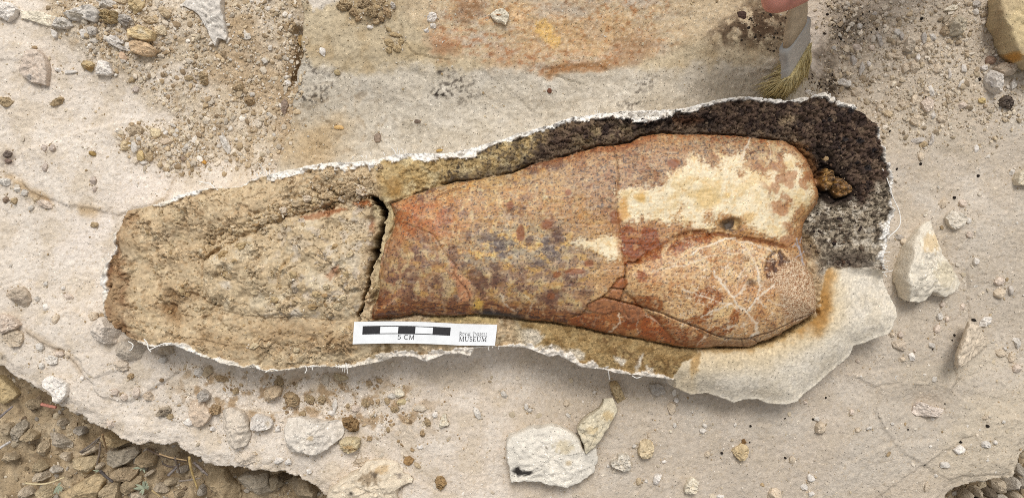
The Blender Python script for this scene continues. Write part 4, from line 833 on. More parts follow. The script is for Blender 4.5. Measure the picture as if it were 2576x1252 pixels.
    P.mul(1 + mB * (0.05 * a1 + 0.07 * q3) + mM * (0.12 * a3 + 0.10 * a1))
    # orange-brown fragments, dark and pale brown in the cracks, fragments of the shaft
    for wg in WEDGES:
        wq = smooth(1.5, -1.5, sdpoly(px, py, wg, 20.0) + 1.2 * a3); P.lay(wq, (140, 102, 56)); P.lay(wq * (tcell < 0.5) * 0.7, (62, 48, 34)); P.lay(wq * smooth(0.1, 0.3, b6) * 0.5, (190, 142, 64))
    for i, fr in enumerate(FRAGS):
        fq = smooth(1.5, -1.0, sdpoly(px, py, fr, 20.0) + 0.8 * a3)
        P.lay(fq * 0.75, ((158, 88, 44), (162, 104, 62), (150, 92, 54), (152, 96, 60))[i]); P.lay(fq * smooth(0.1, 0.3, q3) * 0.5, (92, 60, 40))
    P.lay(ck * mB * 0.35, (84, 52, 32)); P.lay(smooth(0.5, 1, ck) * mB * smooth(0.1, 0.3, a3) * 0.5, (198, 164, 120))
    P.lay(smooth(14, 2, np.abs(py - 560) * 0.08 + np.abs(px - 1556)) * smooth(520, 540, py) * smooth(660, 640, py) * mB * 0.4, (150, 90, 44))
    P.lay(inC, (104, 84, 60))
    # plaster
    pc = np.maximum(rim, smooth(-1.0, 2.0, sd))
    P.lay(pc, (244, 239, 231)); P.lay(pc * smooth(0.05, 0.4, a8) * 0.35 * (1 - 0.6 * smooth(1300, 700, px)), (228, 216, 198)); P.lay(pc * smooth(0.25, 0.45, a3) * 0.3, (206, 188, 160))
    P.lay(pc * smooth(840, 880, py) * smooth(900, 1000, px) * 0.45, (236, 222, 204))
    P.f[:] = (0.27, 0.09, 0.10); P.fx(leftish * np.clip(1.1 - rp, 0, 1), (0.13, 0.05, 0.05)); P.fx(leftish * np.clip(rp - 0.6, 0, 1), (0.36, 0.12, 0.10))
    P.lay(leftish * mM * np.clip(0.8 - rp, 0, 1) * 0.45, (204, 184, 151)); P.mul(1 - 0.0 * rp)
    P.fx(drk, (0.36, 0.16, 0.12)); P.fx(gr, (0.45, 0.22, 0.22)); P.fx(mx, (0.42, 0.22, 0.2)); P.fx(mB, (0.17, 0.13, 0.08)); P.fx(L, (0.085, 0.06, 0.02)); P.fx(bl, (0.42, 0.10, 0.10)); P.fx(cm, (0.20, 0.04, 0.04)); P.fx(pc, (0.05, 0.0, 0.0))
    c = P.linear()

    # ================= the parts: one surface, cut along the boundaries
    pid = np.zeros(px.shape, np.int16)                       # 0 sandy matrix
    pid[(drk > 0.5) & (shaft > 0)] = 1
    pid[(lobe < 0) & (shaft > 0)] = 2
    pid[inE & (shaft > 0) & (crk > cw)] = 3
    pid[shaft < 0] = 4
    pid[(cond < 0) & (shaft < 0)] = 5
    for i, fr in enumerate(FRAGS): pid[sdpoly(px, py, fr, 20.0) + 0.8 * a3 < 0] = 10 + i
    for i, wg in enumerate(WEDGES): pid[sdpoly(px, py, wg, 20.0) + 1.2 * a3 < 0] = 20 + i
    pid[(np.maximum(rim, wallm) > 0.5)] = 6
    cut = Z < -0.0055
    fm = ~(cut[:-1, :-1] & cut[1:, 1:] & cut[1:, :-1] & cut[:-1, 1:])
    fp = pid[:-1, :-1]
    ox, oy = at(1288, 640, 0.0); org = (float(ox), float(oy), 0.0)
    root = empty('plaster_jacket', org)
    tag(root, 'opened plaster field jacket holding a long orange brown dinosaur limb bone in sandy matrix', 'fossil jacket')
    def part(name, k, mat, par, lab=None):
        o = grid_obj(name, X, Y, Z, c, P.f, fm & (fp == k), mat, par, org)
        if lab: o['label'] = lab
        return o
    rimo = part('plaster_rim', 6, M_PLASTER, root, 'torn white plaster edge of the jacket')
    part('sandy_matrix', 0, M_MATRIX, root, 'crumbly tan sandy rock round the bone')
    dm = part('dark_matrix', 1, M_MATRIX, root, 'dark brown speckled rock at the upper right of the bone')
    part('pale_sandstone', 2, M_BLOCK, root, 'smooth cream sandstone at the lower right of the bone')
    part('bone_end', 3, M_MATRIX, root, 'left end of the bone still under a tan crust')
    bone = part('bone_shaft', 4, M_BONE, root, 'orange brown bone shaft with a cream patch')
    part('bone_condyle', 5, M_BONE, bone, 'rounded condyle crossed by white veins')
    for i in range(4): part('bone_fragment', 10 + i, M_BONE, bone)
    for i in range(3): part('fossil_fragment', 20 + i, M_BONE, dm)
    FIELDS.append(Field(xs, ys, np.where(cut, -0.5, Z)))
    return root, rimo, org
JROOT, JRIM, JORG = build_jacket()

# ------------------------------------------------------------------ loose burlap threads that stick out of the plaster
def tube(co, rad, sides=4):
    co = np.asarray(co, float); n = len(co); V = []; Fc = []
    for i in range(n):
        t = co[min(i + 1, n - 1)] - co[max(i - 1, 0)]; t = t / (np.linalg.norm(t) + 1e-9)
        u = np.cross(t, (0.2, 0.1, 1.0)); u /= np.linalg.norm(u) + 1e-9; v = np.cross(t, u)
        r = rad[i] if hasattr(rad, '__len__') else rad
        for k in range(sides):
            a = 2 * math.pi * k / sides; V.append(co[i] + r * (math.cos(a) * u + math.sin(a) * v))
    for i in range(n - 1):
        for k in range(sides):
            Fc.append((i * sides + k, i * sides + (k + 1) % sides, (i + 1) * sides + (k + 1) % sides, (i + 1) * sides + k))
    Fc.append(tuple(range(sides))[::-1]); Fc.append(tuple((n - 1) * sides + k for k in range(sides)))
    return V, Fc
def simple_mesh(name, V, Fc, smoothf=True):
    me = bpy.data.meshes.new(name); me.from_pydata([tuple(map(float, v)) for v in V], [], [tuple(int(i) for i in f) for f in Fc]); me.update()
    if smoothf: me.polygons.foreach_set('use_smooth', np.ones(len(Fc), bool))
    return me
M_THREAD = plain('plaster_soaked_thread', (246, 242, 234), 0.9, 0.2, var=0.06)
def curve_pts(P, n):
    P = np.asarray(P, float); m = len(P); out = []
    for s in np.linspace(0, m - 1.001, n):
        i = int(s); f = s - i; p = [P[max(0, min(m - 1, i + k))] for k in (-1, 0, 1, 2)]
        out.append(0.5 * ((2 * p[1]) + (-p[0] + p[2]) * f + (2 * p[0] - 5 * p[1] + 4 * p[2] - p[3]) * f * f + (-p[0] + 3 * p[1] - 3 * p[2] + p[3]) * f ** 3))
    return np.array(out)
def thread(pxs, z, rad_px=1.1, n=14):
    p = curve_pts(pts(pxs) if isinstance(pxs, str) else pxs, n)
    zz = np.linspace(z[0], z[1], n) if hasattr(z, '__len__') else np.full(n, z)
    x, y = at(p[:, 0], p[:, 1], zz)
    V, Fc = tube(np.stack([x - JORG[0], y - JORG[1], zz], 1), rad_px * D * KS)
    o = add('burlap_thread', simple_mesh('burlap_thread', V, Fc), M_THREAD, JRIM)
rt = random.Random(5)
thread("2220,425 2228,440 2238,468 2247,498 2262,530 2265,560 2256,578 2240,592 2234,600", (0.033, 0.034), 1.3, 24)
thread("499,456 512,459 528,462 540,473 548,478", (0.028, 0.035), 1.2); thread("655,440 660,428 657,418 652,412", (0.035, 0.040), 1.0)
thread("985,372 992,380 998,392", (0.036, 0.034), 1.4); thread("322,858 330,862 335,868 331,878 326,880", 0.034, 1.3); thread("362,852 370,862 373,876 380,884", 0.035, 1.4); thread("375,880 392,872 410,864 432,862", 0.035, 1.2)
thread("769,920 771,930 767,938", 0.034, 1.2); thread("785,918 786,930", 0.034, 1.2); thread("668,936 682,928 700,932", 0.034, 1.2); thread("2257,945 2252,948 2255,955", (0.03, 0.028), 1)
thread("1530,934 1532,944 1533,954", (0.034, 0.026), 1.3); thread("1590,944 1602,950 1618,944 1622,938", 0.032, 1.1)
for (x0, y0, x1, y1, n, L) in ((2220, 628, 2226, 690, 16, 16), (640, 438, 690, 430, 12, 9), (1000, 384, 1020, 382, 7, 13), (845, 922, 880, 926, 9, 12), (256, 655, 276, 640, 8, 9), (1225, 870, 1260, 874, 4, 8), (1490, 284, 1510, 280, 4, 9), (2062, 240, 2092, 238, 5, 8), (880, 398, 970, 388, 8, 7)):
    for i in range((n + 1) * 3 // 5):
        t = (i + rt.random()) / ((n + 1) * 3 // 5); cx, cy = x0 + (x1 - x0) * t, y0 + (y1 - y0) * t
        nx, ny = -(y1 - y0), (x1 - x0); l = math.hypot(nx, ny); s = rt.choice((-1, 1)) if L < 14 else -1
        if (x0, y0) == (2220, 628): dx, dy = L * rt.uniform(0.2, 1), rt.uniform(-5, 5)
        else: dx, dy = s * nx / l * L * rt.uniform(.3, 1), s * ny / l * L * rt.uniform(.3, 1)
        thread(np.array([[cx - dx * 0.5, cy - dy * 0.5], [cx + rt.uniform(-3, 3), cy + rt.uniform(-3, 3)], [cx + dx, cy + dy], [cx + dx * 1.2 + rt.uniform(-4, 4), cy + dy * 1.2 + rt.uniform(-3, 3)]]), (0.0345, 0.0345 + rt.uniform(-0.003, 0.003)), rt.uniform(0.5, 0.9), 7)
# ------------------------------------------------------------------ loose stones: each one an object of its own
TONE = dict(w=(228, 220, 210), g=(212, 204, 193), h=(190, 181, 170), p=(214, 197, 180), b=(207, 190, 167), t=(194, 174, 144), y=(206, 184, 144), o=(177, 156, 124),
            n=(170, 146, 114), d=(100, 88, 76), k=(46, 40, 36), m=(190, 175, 162), c=(222, 211, 190), e=(186, 164, 132), v=(152, 132, 114))
def outline(P, n, jag, rs):
    P = np.vstack([P, P[:1]]); L = np.hypot(*np.diff(P, axis=0).T); s = np.concatenate([[0], np.cumsum(L)])
    t = np.linspace(0, s[-1], n, endpoint=False)
    o = np.stack([np.interp(t, s, P[:, 0]), np.interp(t, s, P[:, 1])], 1)
    c = o.mean(0); r = o - c; ln = np.hypot(r[:, 0], r[:, 1]); k = np.zeros(n); th = np.linspace(0, 2 * np.pi, n, endpoint=False)
    for f in (2, 3, 5, 8, 13, 21, 34):
        if f < n / 2.2: k += rs.randn() * np.cos(f * th + rs.rand() * 6.28) / (f ** 0.55)
    return c + r * (1 + (jag * k * ln.mean() / np.maximum(ln, 1e-6))[:, None] * 0.6)

def ellipse(cx, cy, rx, ry, rot, rs, n=None):
    n = n or rs.randint(6, 9)
    a = np.linspace(0, 2 * np.pi, n, endpoint=False) + rs.uniform(0, 0.6)
    a += rs.uniform(-0.3, 0.3, n); q = rs.uniform(0.84, 1.18, n)
    x, y = np.cos(a) * rx * q, np.sin(a) * ry * q; r = math.radians(rot)
    return np.stack([cx + x * math.cos(r) - y * math.sin(r), cy + x * math.sin(r) + y * math.cos(r)], 1)

N_ST = [0]; SKIRT = []
def stone(name, label, P, h, tone, cat='stone', group=None, seed=None, tilt=(0, 0), sharp=0.5, rough=1.0, spots=None, only=None, sink=0.25, jag=0.05, z0=None, patch=None, fxv=None, under=0.93, plate=False):
    """P: outline in photo pixels (its widest line); h: height in mm; tilt: mm rise per outline radius towards +x / +y(up)"""
    N_ST[0] += 1; rs = np.random.RandomState(900 + N_ST[0] if seed is None else seed)
    P = pts(P) if isinstance(P, str) else np.asarray(P, float)
    size = math.sqrt(np.ptp(P[:, 0]) * np.ptp(P[:, 1])) + 2
    n = int(np.clip(size * 1.1, 14, 96)); slab = sharp >= .65; O = outline(P, n, jag, rs); c = O.mean(0); h = h / 1000.0
    X0, Y0, Zg = on_surf(O[:, 0], O[:, 1], only); zb = float(np.percentile(Zg, 35)) if z0 is None else z0
    zr = zb + 0.5 * h + (math.hypot(*tilt) / 1000.0 if plate else 0)
    ox, oy = at(c[0], c[1], zr); wx, wy = at(O[:, 0], O[:, 1], zr)
    lx, ly = wx - float(ox), wy - float(oy)
    if plate:
        R = float(np.hypot(lx, ly).mean()); wx, wy = at(O[:, 0], O[:, 1], zr + (lx * tilt[0] + ly * tilt[1]) / R / 1000.0); lx, ly = wx - float(ox), wy - float(oy)
    R = float(np.hypot(lx, ly).mean())
    if size > 30:
        edge = [(1.0, 0.45), (1.0, 0.78), (0.985, 0.93), (0.955, 0.985)] if slab else [(1.0, 0.35), (0.995, 0.62), (0.965, 0.82), (0.92, 0.93)]
        ring = [(under, -sink - .15), (0.5 + 0.5 * under if under < .9 else .985, 0.0)] + edge + [(float(s_), 0.995 + 0.04 * (1 - float(s_))) for s_ in np.linspace(0.90, 0.05, int(np.clip(size / 7, 7, 22)))]
    else: ring = [(0.90, -sink - .15), (0.98, 0.05), (1.0, 0.4), (0.95, 0.72), (0.82, 0.92), (0.55, 1.0), (0.27, 1.03)]
    rd = 1 - sharp                                   # rounder stones curve in earlier
    rows = []
    for s, z in ring:
        s2 = s if z < 0.5 else s - rd * 0.12 * max(0, z - 0.45) * (1 if s > .5 else s * 2)
        rows.append(np.stack([lx * s2, ly * s2, np.full(n, z * h)], 1))
    V = np.concatenate(rows + [np.array([[0, 0, 1.04 * h]])]); top = V[:, 2] > 0.3 * h
    for _ in range(rs.randint(4, 8)):            
        a = rs.uniform(0, 2 * np.pi); sl = rs.uniform(0.15, 0.7) * h / R if slab else rs.uniform(0.25, 1.3) * h / R; off = rs.uniform(0.35, 0.9) if slab else rs.uniform(0.12, 0.80)
        pl = h * 1.0 - sl * ((V[:, 0] * math.cos(a) + V[:, 1] * math.sin(a)) - off * R)
        V[top, 2] = np.minimum(V[top, 2], np.maximum(pl[top], 0.25 * h))
    k = np.float32(1000.0)
    fq = 1.0 / max(1.2, R * 1000 * 0.28); ax, ay = (V[:, 0] + ox) * k * fq, (V[:, 1] + oy + V[:, 2] * 0.7) * k * fq
    nz = fbm(ax.astype(np.float32), ay.astype(np.float32), 4, 2); V[:, 2] += top * nz * min(0.16 * h, 0.0009) * rough
    if size > 30:
        n3 = fbm((V[:, 0] + ox).astype(np.float32) * 380, (V[:, 1] + oy).astype(np.float32) * 380, 4, 5); tr = n3 * 3; V[:, 2] += top * (0.00030 * (np.floor(tr) + smooth(.35, .65, tr - np.floor(tr))) + 0.00025 * n3)
    rr = 1 + 0.035 * rough * fbm((ax * 2.1).astype(np.float32), (ay * 2.1).astype(np.float32), 2, 6); V[:, 0] *= rr; V[:, 1] *= rr
    fac = np.clip(V[:, 2] / h, 0, 1.2); V[:, 2] += (V[:, 0] / R * tilt[0] + V[:, 1] / R * tilt[1]) / 1000.0 * fac
    if plate:
        V[:, 2] += ((V[:, 0] * tilt[0] + V[:, 1] * tilt[1]) / R + math.hypot(*tilt) * 1.05) / 1000.0 - 0.0006 - (V[:, 0] / R * tilt[0] + V[:, 1] / R * tilt[1]) / 1000.0 * fac
    m = len(ring); q = []
    for r in range(m - 1):
        a = r * n + np.arange(n); b = r * n + (np.arange(n) + 1) % n
        q.append(np.stack([a, b, b + n, a + n], 1))
    q = np.concatenate(q); last = (m - 1) * n; tri = np.stack([last + np.arange(n), last + (np.arange(n) + 1) % n, np.full(n, len(V) - 1)], 1)
    area = np.sum(O[:, 0] * np.roll(O[:, 1], -1) - np.roll(O[:, 0], -1) * O[:, 1])
    base = np.arange(n)[::-1]
    if area > 0: q = q[:, ::-1]; tri = tri[:, ::-1]; base = base[::-1]    # pixel y points down
    ff = np.concatenate([q.ravel(), tri.ravel(), base]); fs = np.concatenate([np.full(len(q), 4), np.full(n, 3), [n]])
    P_ = Paint((len(V),), TONE[tone] if isinstance(tone, str) else tone); wxm, wym = ((V[:, 0] + ox) * k).astype(np.float32), ((V[:, 1] + oy) * k).astype(np.float32)
    a, b = fbm(wxm / 7, wym / 7, 3, 41), fbm(wxm / 2.5, wym / 2.5, 2, 44)
    P_.mul(1 + 0.07 * a + 0.05 * b + rs.uniform(-0.03, 0.03))
    for (cx, cy, rx, ry, col, kk) in (spots or ()):
        vx, vy = pix(V[:, 0] + ox, V[:, 1] + oy, V[:, 2] + zb)
        P_.lay(smooth(1.2, 0.55, np.hypot((vx - cx) / rx, (vy - cy) / ry) + 0.5 * b) * kk, col)
    P_.f[:] = fxv or (0.17, 0.06, 0.08)
    me = make_mesh(name, V, ff.astype(np.int32), fs, P_.linear(), P_.f, crease=24 if size < 60 else 0)
    if not plate: zb -= 0.13 * h
    if size > 13 and z0 is None and cat != 'chip': SKIRT.append((O, only))
    o = add(name, me, M_STONE, None, (float(ox), float(oy), zb))
    tag(o, label, cat, group); return o

MARKS = [('the brush bristles', 1965, 225), ('the corner rock', 2535, 70), ('the grey flecked white stone', 2502, 205), ('the grey upright boulder', 2412, 62), ('the pale upright shard', 2288, 108), ('the top right jacket corner', 2165, 275),
         ('the loose curved thread', 2262, 535), ('the tilted wedge', 2440, 865), ('the largest right white stone', 2340, 655), ('the three oval pebbles', 2526, 725), ('the stone in the hollow', 2345, 1030), ('the oval sandy stone', 1628, 1130), ('the black marked boulder', 1385, 1145),
         ('the leaning shard', 1510, 1070), ('the tan rod stone', 1555, 990), ('the conical lump', 1864, 1138), ('the cream lobe', 1950, 1005), ('the dark grey clod', 2536, 257), ('the open crack', 960, 560), ('the scale card', 1068, 840), ('the dark pit', 455, 738), ('the top plaster edge', 820, 410), ('the thumb', 1960, 10), ('the flat roundish stone', 2402, 552), ('the top picture edge', 930, -5), ('the rusty impression', 1130, 110)]
USED = set()
def look(t, rx, ry, noun):
    c = dict(w='white', g='pale grey', h='grey', p='pinkish', b='beige', t='tan', y='yellow', o='olive', c='cream', m='mauve', e='brown', n='brown').get(t, 'brown') if isinstance(t, str) else 'tan'
    s = 'upright' if ry > 1.5 * rx else 'long flat' if rx > 1.5 * ry else 'roundish'
    return '%s %s %s' % (s, c, noun)
def near_label(head, x, y):
    m = sorted(MARKS, key=lambda q: (q[1] - x) ** 2 + (q[2] - y) ** 2)
    def side(q):
        dx, dy = x - q[1], y - q[2]; d = math.hypot(dx, dy)
        v = 'above' if dy < 0 else 'below'; h = 'left of' if dx < 0 else 'right of'
        w_ = h if abs(dx) > 2.2 * abs(dy) else v if abs(dy) > 2.2 * abs(dx) else v + ' and ' + h
        return ('close ' if d < 60 else 'well ' if d > 170 else '') + w_ + ' ' + q[0]
    cands = [head + ' ' + side(m[0]), head + ' ' + side(m[1])] + [head + ' ' + side(m[0]) + ', ' + side(q) for q in m[1:5]] + [a + ' ' + head + ' ' + side(m[0]) for a in ('smaller', 'second', 'third', 'another')]
    for c in cands:
        if c not in USED and len(c.split()) <= 16: USED.add(c); return c
    return cands[0]
def S(name, label, P, h, tone, **k): return stone(name, label, P, h, tone, **k)
def E(name, label, cx, cy, rx, ry, rot, h, tone, **k):
    rs = np.random.RandomState(int(cx * 7 + cy) % 99991)
    k.setdefault('sharp', 0.55); k.setdefault('jag', 0.035); h = min(h, 0.22 * min(rx, ry) + 0.7)
    return stone(name, label, ellipse(cx, cy, rx, ry, rot, rs), h, tone, **k)

# upper left ---------------------------------------------------------
S('stone_shard', 'large pale grey triangular shard pointing down from the top edge, tan gravel round it', "448,8 470,-4 515,-14 558,-14 562,38 570,70 572,95 565,103 556,99 550,100 542,115 532,95 515,62 500,40 488,28", 7, 'g', cat='rock', tilt=(4, 0), sharp=0.9)
S('wedge_stone', 'big pinkish beige wedge shaped stone alone on the pale bench at the upper left', "68,128 92,125 112,140 117,155 122,172 120,195 118,215 100,212 82,208 60,192 47,180 52,168 58,158", 7, 'p', cat='rock', sharp=0.7, spots=[(72, 193, 9, 8, (150, 146, 142), .6)])
S('stone_slab', 'white angular stone cut by the left edge near the top left corner', "-8,5 30,8 48,25 35,42 18,55 8,48 -8,42", 6, 'w', cat='rock', sharp=0.7)
S('grey_stone', 'long pale grey stone with a darker face near the top left corner', "155,32 180,25 210,18 232,12 245,25 254,38 238,56 207,48 190,52 170,48", 6, 'g', cat='rock', tilt=(1, 2), spots=[(185, 38, 24, 10, (150, 138, 120), .8), (222, 40, 12, 6, (140, 134, 128), .7)])
S('flat_stone', 'flat cream stone lying just below the long grey stone at the top left', "52,28 80,28 110,32 140,42 165,50 178,58 175,70 140,70 118,66 108,62 76,52 52,45", 2.2, 'c', sharp=0.8)
S('chip_stone', 'rough pale chip standing at the lower right end of the flat cream stone', "122,58 140,46 160,43 178,52 180,64 165,72 142,70 130,66", 5, 'g', spots=[(155, 60, 14, 6, (160, 150, 134), .7)])
S('square_stone', 'square white stone on the pale bench right of the wedge stone', "247,152 262,153 278,158 280,170 284,185 270,190 254,188 240,187 243,170", 5, 'w', sharp=0.8)
S('yellow_stone', 'yellow tan angular stone, the upper one of two long stones among the gravel', "322,78 335,70 350,65 372,72 390,82 388,92 385,100 362,103 342,98 325,92", 8, 'y', sharp=0.7, spots=[(352, 78, 14, 6, (226, 214, 190), .7)])
S('brown_stone', 'layered pinkish tan stone, the lower one of two long stones among the gravel', "327,105 340,102 357,102 378,112 395,127 386,137 370,141 350,137 332,132 328,118", 8, (205, 178, 145), sharp=0.7)
S('ochre_crumb', 'crumbly ochre lump left of the square white stone', "200,160 215,152 228,154 235,160 232,172 225,180 215,175 207,172", 5, 'y', rough=2, spots=[(222, 172, 10, 7, (160, 124, 74), .7)])
S('tan_stone', 'tan stone left of the large triangular shard, above the yellow stone', "400,20 412,17 424,28 431,38 420,47 408,40 400,32", 5, 't')
S('tan_stone', 'yellow tan stone cut by the top edge left of the tan stone', "325,-5 345,-6 360,-4 360,10 357,25 347,28 337,35 330,26 325,18", 6, 'y')
S('porous_clod', 'porous olive tan clod with holes beside the end of the long grey stone', "250,26 262,22 270,24 278,30 292,28 298,38 296,50 288,58 272,58 260,57 256,46 250,38", 6, (178, 156, 118), rough=3, cat='clod')
S('grey_stone', 'dark grey rough stone between the porous clod and the yellow stones', "298,40 312,34 326,40 332,52 325,62 310,67 300,58", 6, 'h', rough=2, spots=[(316, 52, 8, 6, (120, 112, 106), .6)])
S('grey_stone', 'pale stone cut by the top edge above the porous clod', "236,-4 262,-4 285,2 292,10 280,18 262,20 246,14", 5, 'g')
E('tan_stone', 'small tan stone cut by the top edge between the pale stone and yellow stone', 308, 3, 16, 8, 0, 5, 't')
E('brown_clod', 'brown oblong clod alone on the pale bench below the wedge stone', 144, 255, 19, 9, -35, 5, 'o', cat='clod', rough=2, spots=[(150, 252, 6, 4, (110, 90, 62), .6)])
E('olive_clod', 'olive tan lump at the left edge level with the oblong brown clod', 12, 255, 17, 13, 0, 5, 'o', cat='clod')
E('round_clod', 'round dark brown clod in the gravel left of the block edge', 626, 252, 14, 14, 0, 7, 'n', cat='clod', rough=3)
S('tan_stone', 'tan stone with a pointed right end in the gravel above the round dark clod', "578,214 590,205 604,206 613,218 610,224 600,228 588,224", 5, 'e')
E('pale_pebble', 'upright white pebble below the long grey stone', 208, 83, 9, 13, -10, 4, 'w')
E('grey_pebble', 'grey pebble right of the upright white pebble', 232, 76, 15, 14, 20, 4, 'h')
S('pale_pebble', 'pointed white chip hanging below the flat cream stone', "127,72 138,76 145,84 143,94 137,97 130,88", 3, 'w')
S('white_chips', 'white knobbly stone left of the two long stones among the gravel', "266,96 280,88 292,90 300,100 312,100 312,110 300,112 310,122 324,124 320,128 300,124 284,116 270,108", 4, 'w', rough=2.5)
E('pink_pebble', 'small pinkish pebble below the white knobbly stone', 308, 141, 9, 15, -25, 4, (208, 180, 152))
E('white_chip', 'left one of two small white rods beside the wedge stone', 144, 175, 11, 5, 12, 3, 'w'); E('white_chip', 'right one of two small white rods beside the wedge stone', 175, 181, 16, 5.5, -4, 3, 'w')
E('cream_stone', 'rounded cream stone right of the yellow tan stone', 402, 76, 20, 13, 10, 5, (214, 196, 166))
E('tan_stone', 'flat tan stone above the yellow tan stone', 378, 50, 24, 9, 8, 4, 't')
E('brown_clod', 'brown crumbly clump in the gravel left of the tan pointed stone', 512, 196, 13, 22, 0, 5, 'o', cat='clod', rough=3)
E('brown_clod', 'flat brown crumb left of the brown crumbly clump', 474, 195, 13, 7, 0, 3, 'o', cat='clod', rough=2)
E('grey_pebble', 'small grey pebble at the lower edge of the gravel near its middle', 341, 225, 8, 10, 25, 3, 'm')
E('brown_crumb', 'dark brown crumb above the small grey pebble', 331, 202, 10, 7, -30, 3, 'o', cat='clod', rough=2)
E('brown_crumb', 'tiny dark brown stone just above the wedge stone', 86, 119, 8, 4, 5, 2.5, 'n')
S('pale_flake', 'pale elongated flake embedded in the gravel below the round dark clod', "552,337 560,334 570,350 580,368 582,385 572,388 562,372 553,352", 2.4, 'g')
E('grey_clod', 'grey tan lump at the left end of the stone heap above the jacket', 340, 328, 20, 16, 0, 8, (188, 170, 145), cat='clod'); E('tan_clod', 'pale tan round lump right of the grey tan lump', 390, 333, 15, 13, 0, 7, (212, 194, 160), cat='clod')
E('tan_clod', 'cream lump with an ochre side at the left of the stone heap', 314, 366, 18, 13, -10, 7, (206, 186, 152), cat='clod', spots=[(324, 363, 7, 8, (176, 146, 92), .7)])
E('yellow_clod', 'yellow tan lump at the bottom of the stone heap', 352, 391, 12, 15, 20, 8, (204, 180, 134), cat='clod'); E('brown_clod', 'dark brown lump beside the yellow lump at the bottom of the heap', 375, 394, 11, 14, 10, 6, 'e', cat='clod', rough=2)
E('flat_stone', 'flat white stone in the middle of the stone heap', 338, 370, 10, 15, -15, 3, 'g'); E('pale_pebble', 'pinkish pebble at the right of the stone heap', 415, 356, 15, 10, 5, 6, (206, 186, 162)); E('white_chip', 'white splinter lying under the bottom of the stone heap', 358, 408, 12, 5, 5, 3, 'w'); E('white_chip', 'white pebble at the upper right of the stone heap', 415, 337, 8, 10, 20, 5, 'w')
E('brown_pebble', 'dark brown pebble on the gravel right of the stone heap', 461, 400, 9, 7, 20, 4, 'v'); E('ochre_chip', 'bright ochre chip near the top plaster edge', 513, 408, 9, 5, 25, 2.5, (196, 148, 78))
for cx, cy, rx, ry, lab in ((111, 372, 7, 9, 'upper left one of three mauve grey pebbles on the left bench'), (131, 372, 8, 11, 'upper right one of three mauve grey pebbles on the left bench'), (112, 421, 7, 11, 'lowest of three mauve grey pebbles on the left bench'),
                        (234, 455, 9, 10, 'mauve pebble, upper one of a pair left of the jacket corner'), (237, 476, 6, 9, 'mauve pebble, lower one of a pair left of the jacket corner')):
    E('mauve_pebble', lab, cx, cy, rx, ry, 10, 4, 'm', group='mauve pebbles on the left bench')
E('ochre_crumb', 'ochre crumb on the clean pale bench left of the stone heap', 230, 385, 11, 7, 10, 4, (170, 142, 92), rough=2); E('olive_crumb', 'olive oval crumb on the clean bench left of the jacket corner', 237, 565, 12, 7, 8, 4, 'o', rough=2)
E('brown_crumb', 'round brown crumb near the left edge, right one of two', 34, 505, 8, 9, 0, 4, 'o', rough=2); E('brown_crumb', 'round brown crumb near the left edge, left one of two', 13, 502, 8, 9, 0, 4, 'v', rough=2)
S('pale_stone', 'pale wedge stone with a shaded lower side on the ledge left of the jacket', "91,506 103,501 118,505 131,515 128,525 112,523 100,518", 4, 'p'); S('pale_stone', 'pale pebble left of the wedge stone on the ledge', "67,522 80,515 85,522 78,530 68,528", 2.5, 'g')
E('white_pebble', 'white pebble cut by the left edge below the dark specks', 10, 456, 17, 11, 0, 4, 'g'); E('white_pebble', 'upper one of two white pebbles on the ledge line at the left', 42, 475, 9, 8, 20, 4, 'g'); E('white_pebble', 'lower one of two white pebbles on the ledge line at the left', 60, 484, 9, 9, 30, 4, 'g')
E('tan_pebble', 'tan pebble on the ledge above the pale wedge stone', 90, 503, 9, 6, -15, 3, 't'); E('dark_crumb', 'dark grey crumbly lump at the left edge, upper one', 18, 388, 10, 9, 0, 3, (128, 114, 104), rough=2); E('dark_crumb', 'dark grey crumbly lump at the left edge, lower one', 20, 405, 9, 7, 0, 3, (140, 120, 108), rough=2)
S('bench_lump', 'grey stone lump half sunk in the bench at the left, below the ledge', "18,732 35,722 58,722 70,740 74,755 66,770 52,772 38,762 20,745", 6, (196, 180, 160), sharp=0.6, spots=[(45, 752, 22, 5, (160, 146, 132), .6)])
S('left_stone', 'pale stone cut by the left edge, tilted, above another flat stone', "-6,790 18,790 38,802 51,816 38,828 15,836 -6,840", 6, 'p', sharp=.7, tilt=(2, 0)); S('left_stone', 'flat beige stone below the tilted pale stone at the left edge', "5,845 25,830 40,828 58,840 59,855 50,870 30,872 12,860", 4, 'b', sharp=.7)
E('grey_pebble', 'round grey pebble right of the half sunk lump', 92, 751, 8, 8, 0, 4, 'g'); E('grey_pebble', 'long white pebble below the round grey pebble at the left', 115, 774, 7, 11, -20, 4, 'w')
E('pale_pebble', 'flat oval pebble on the bench left of the plaster edge', 171, 746, 13, 8, 20, 2, 'p'); E('white_pebble', 'tiny white pebble above the flat oval pebble', 158, 724, 6, 5, 0, 2.5, 'w'); E('white_pebble', 'tiny white pebble left of the tiny bright one on the bench', 115, 713, 6, 6, 0, 2.5, 'g')
S('jacket_stone', 'smooth pale boulder tucked under the left end of the jacket', "219,818 228,806 248,798 266,798 278,815 292,826 312,838 318,848 300,855 288,864 266,866 248,856 224,850", 16, (212, 200, 186), cat='rock', sharp=0.35, sink=0.1, only=None, z0=0.0)
S('jacket_stone', 'grey rounded stone just below the plaster edge beside the pale boulder', "282,868 292,856 318,852 350,862 367,870 362,890 345,905 325,910 302,902 288,888", 13, (200, 187, 170), cat='rock', sharp=0.4, z0=0.001)
E('beige_stone', 'small beige stone under the curled plaster threads', 418, 882, 24, 14, -5, 9, (196, 180, 158)); E('beige_stone', 'flat beige stone left of the pale boulder', 232, 796, 18, 13, 5, 6, 'b')
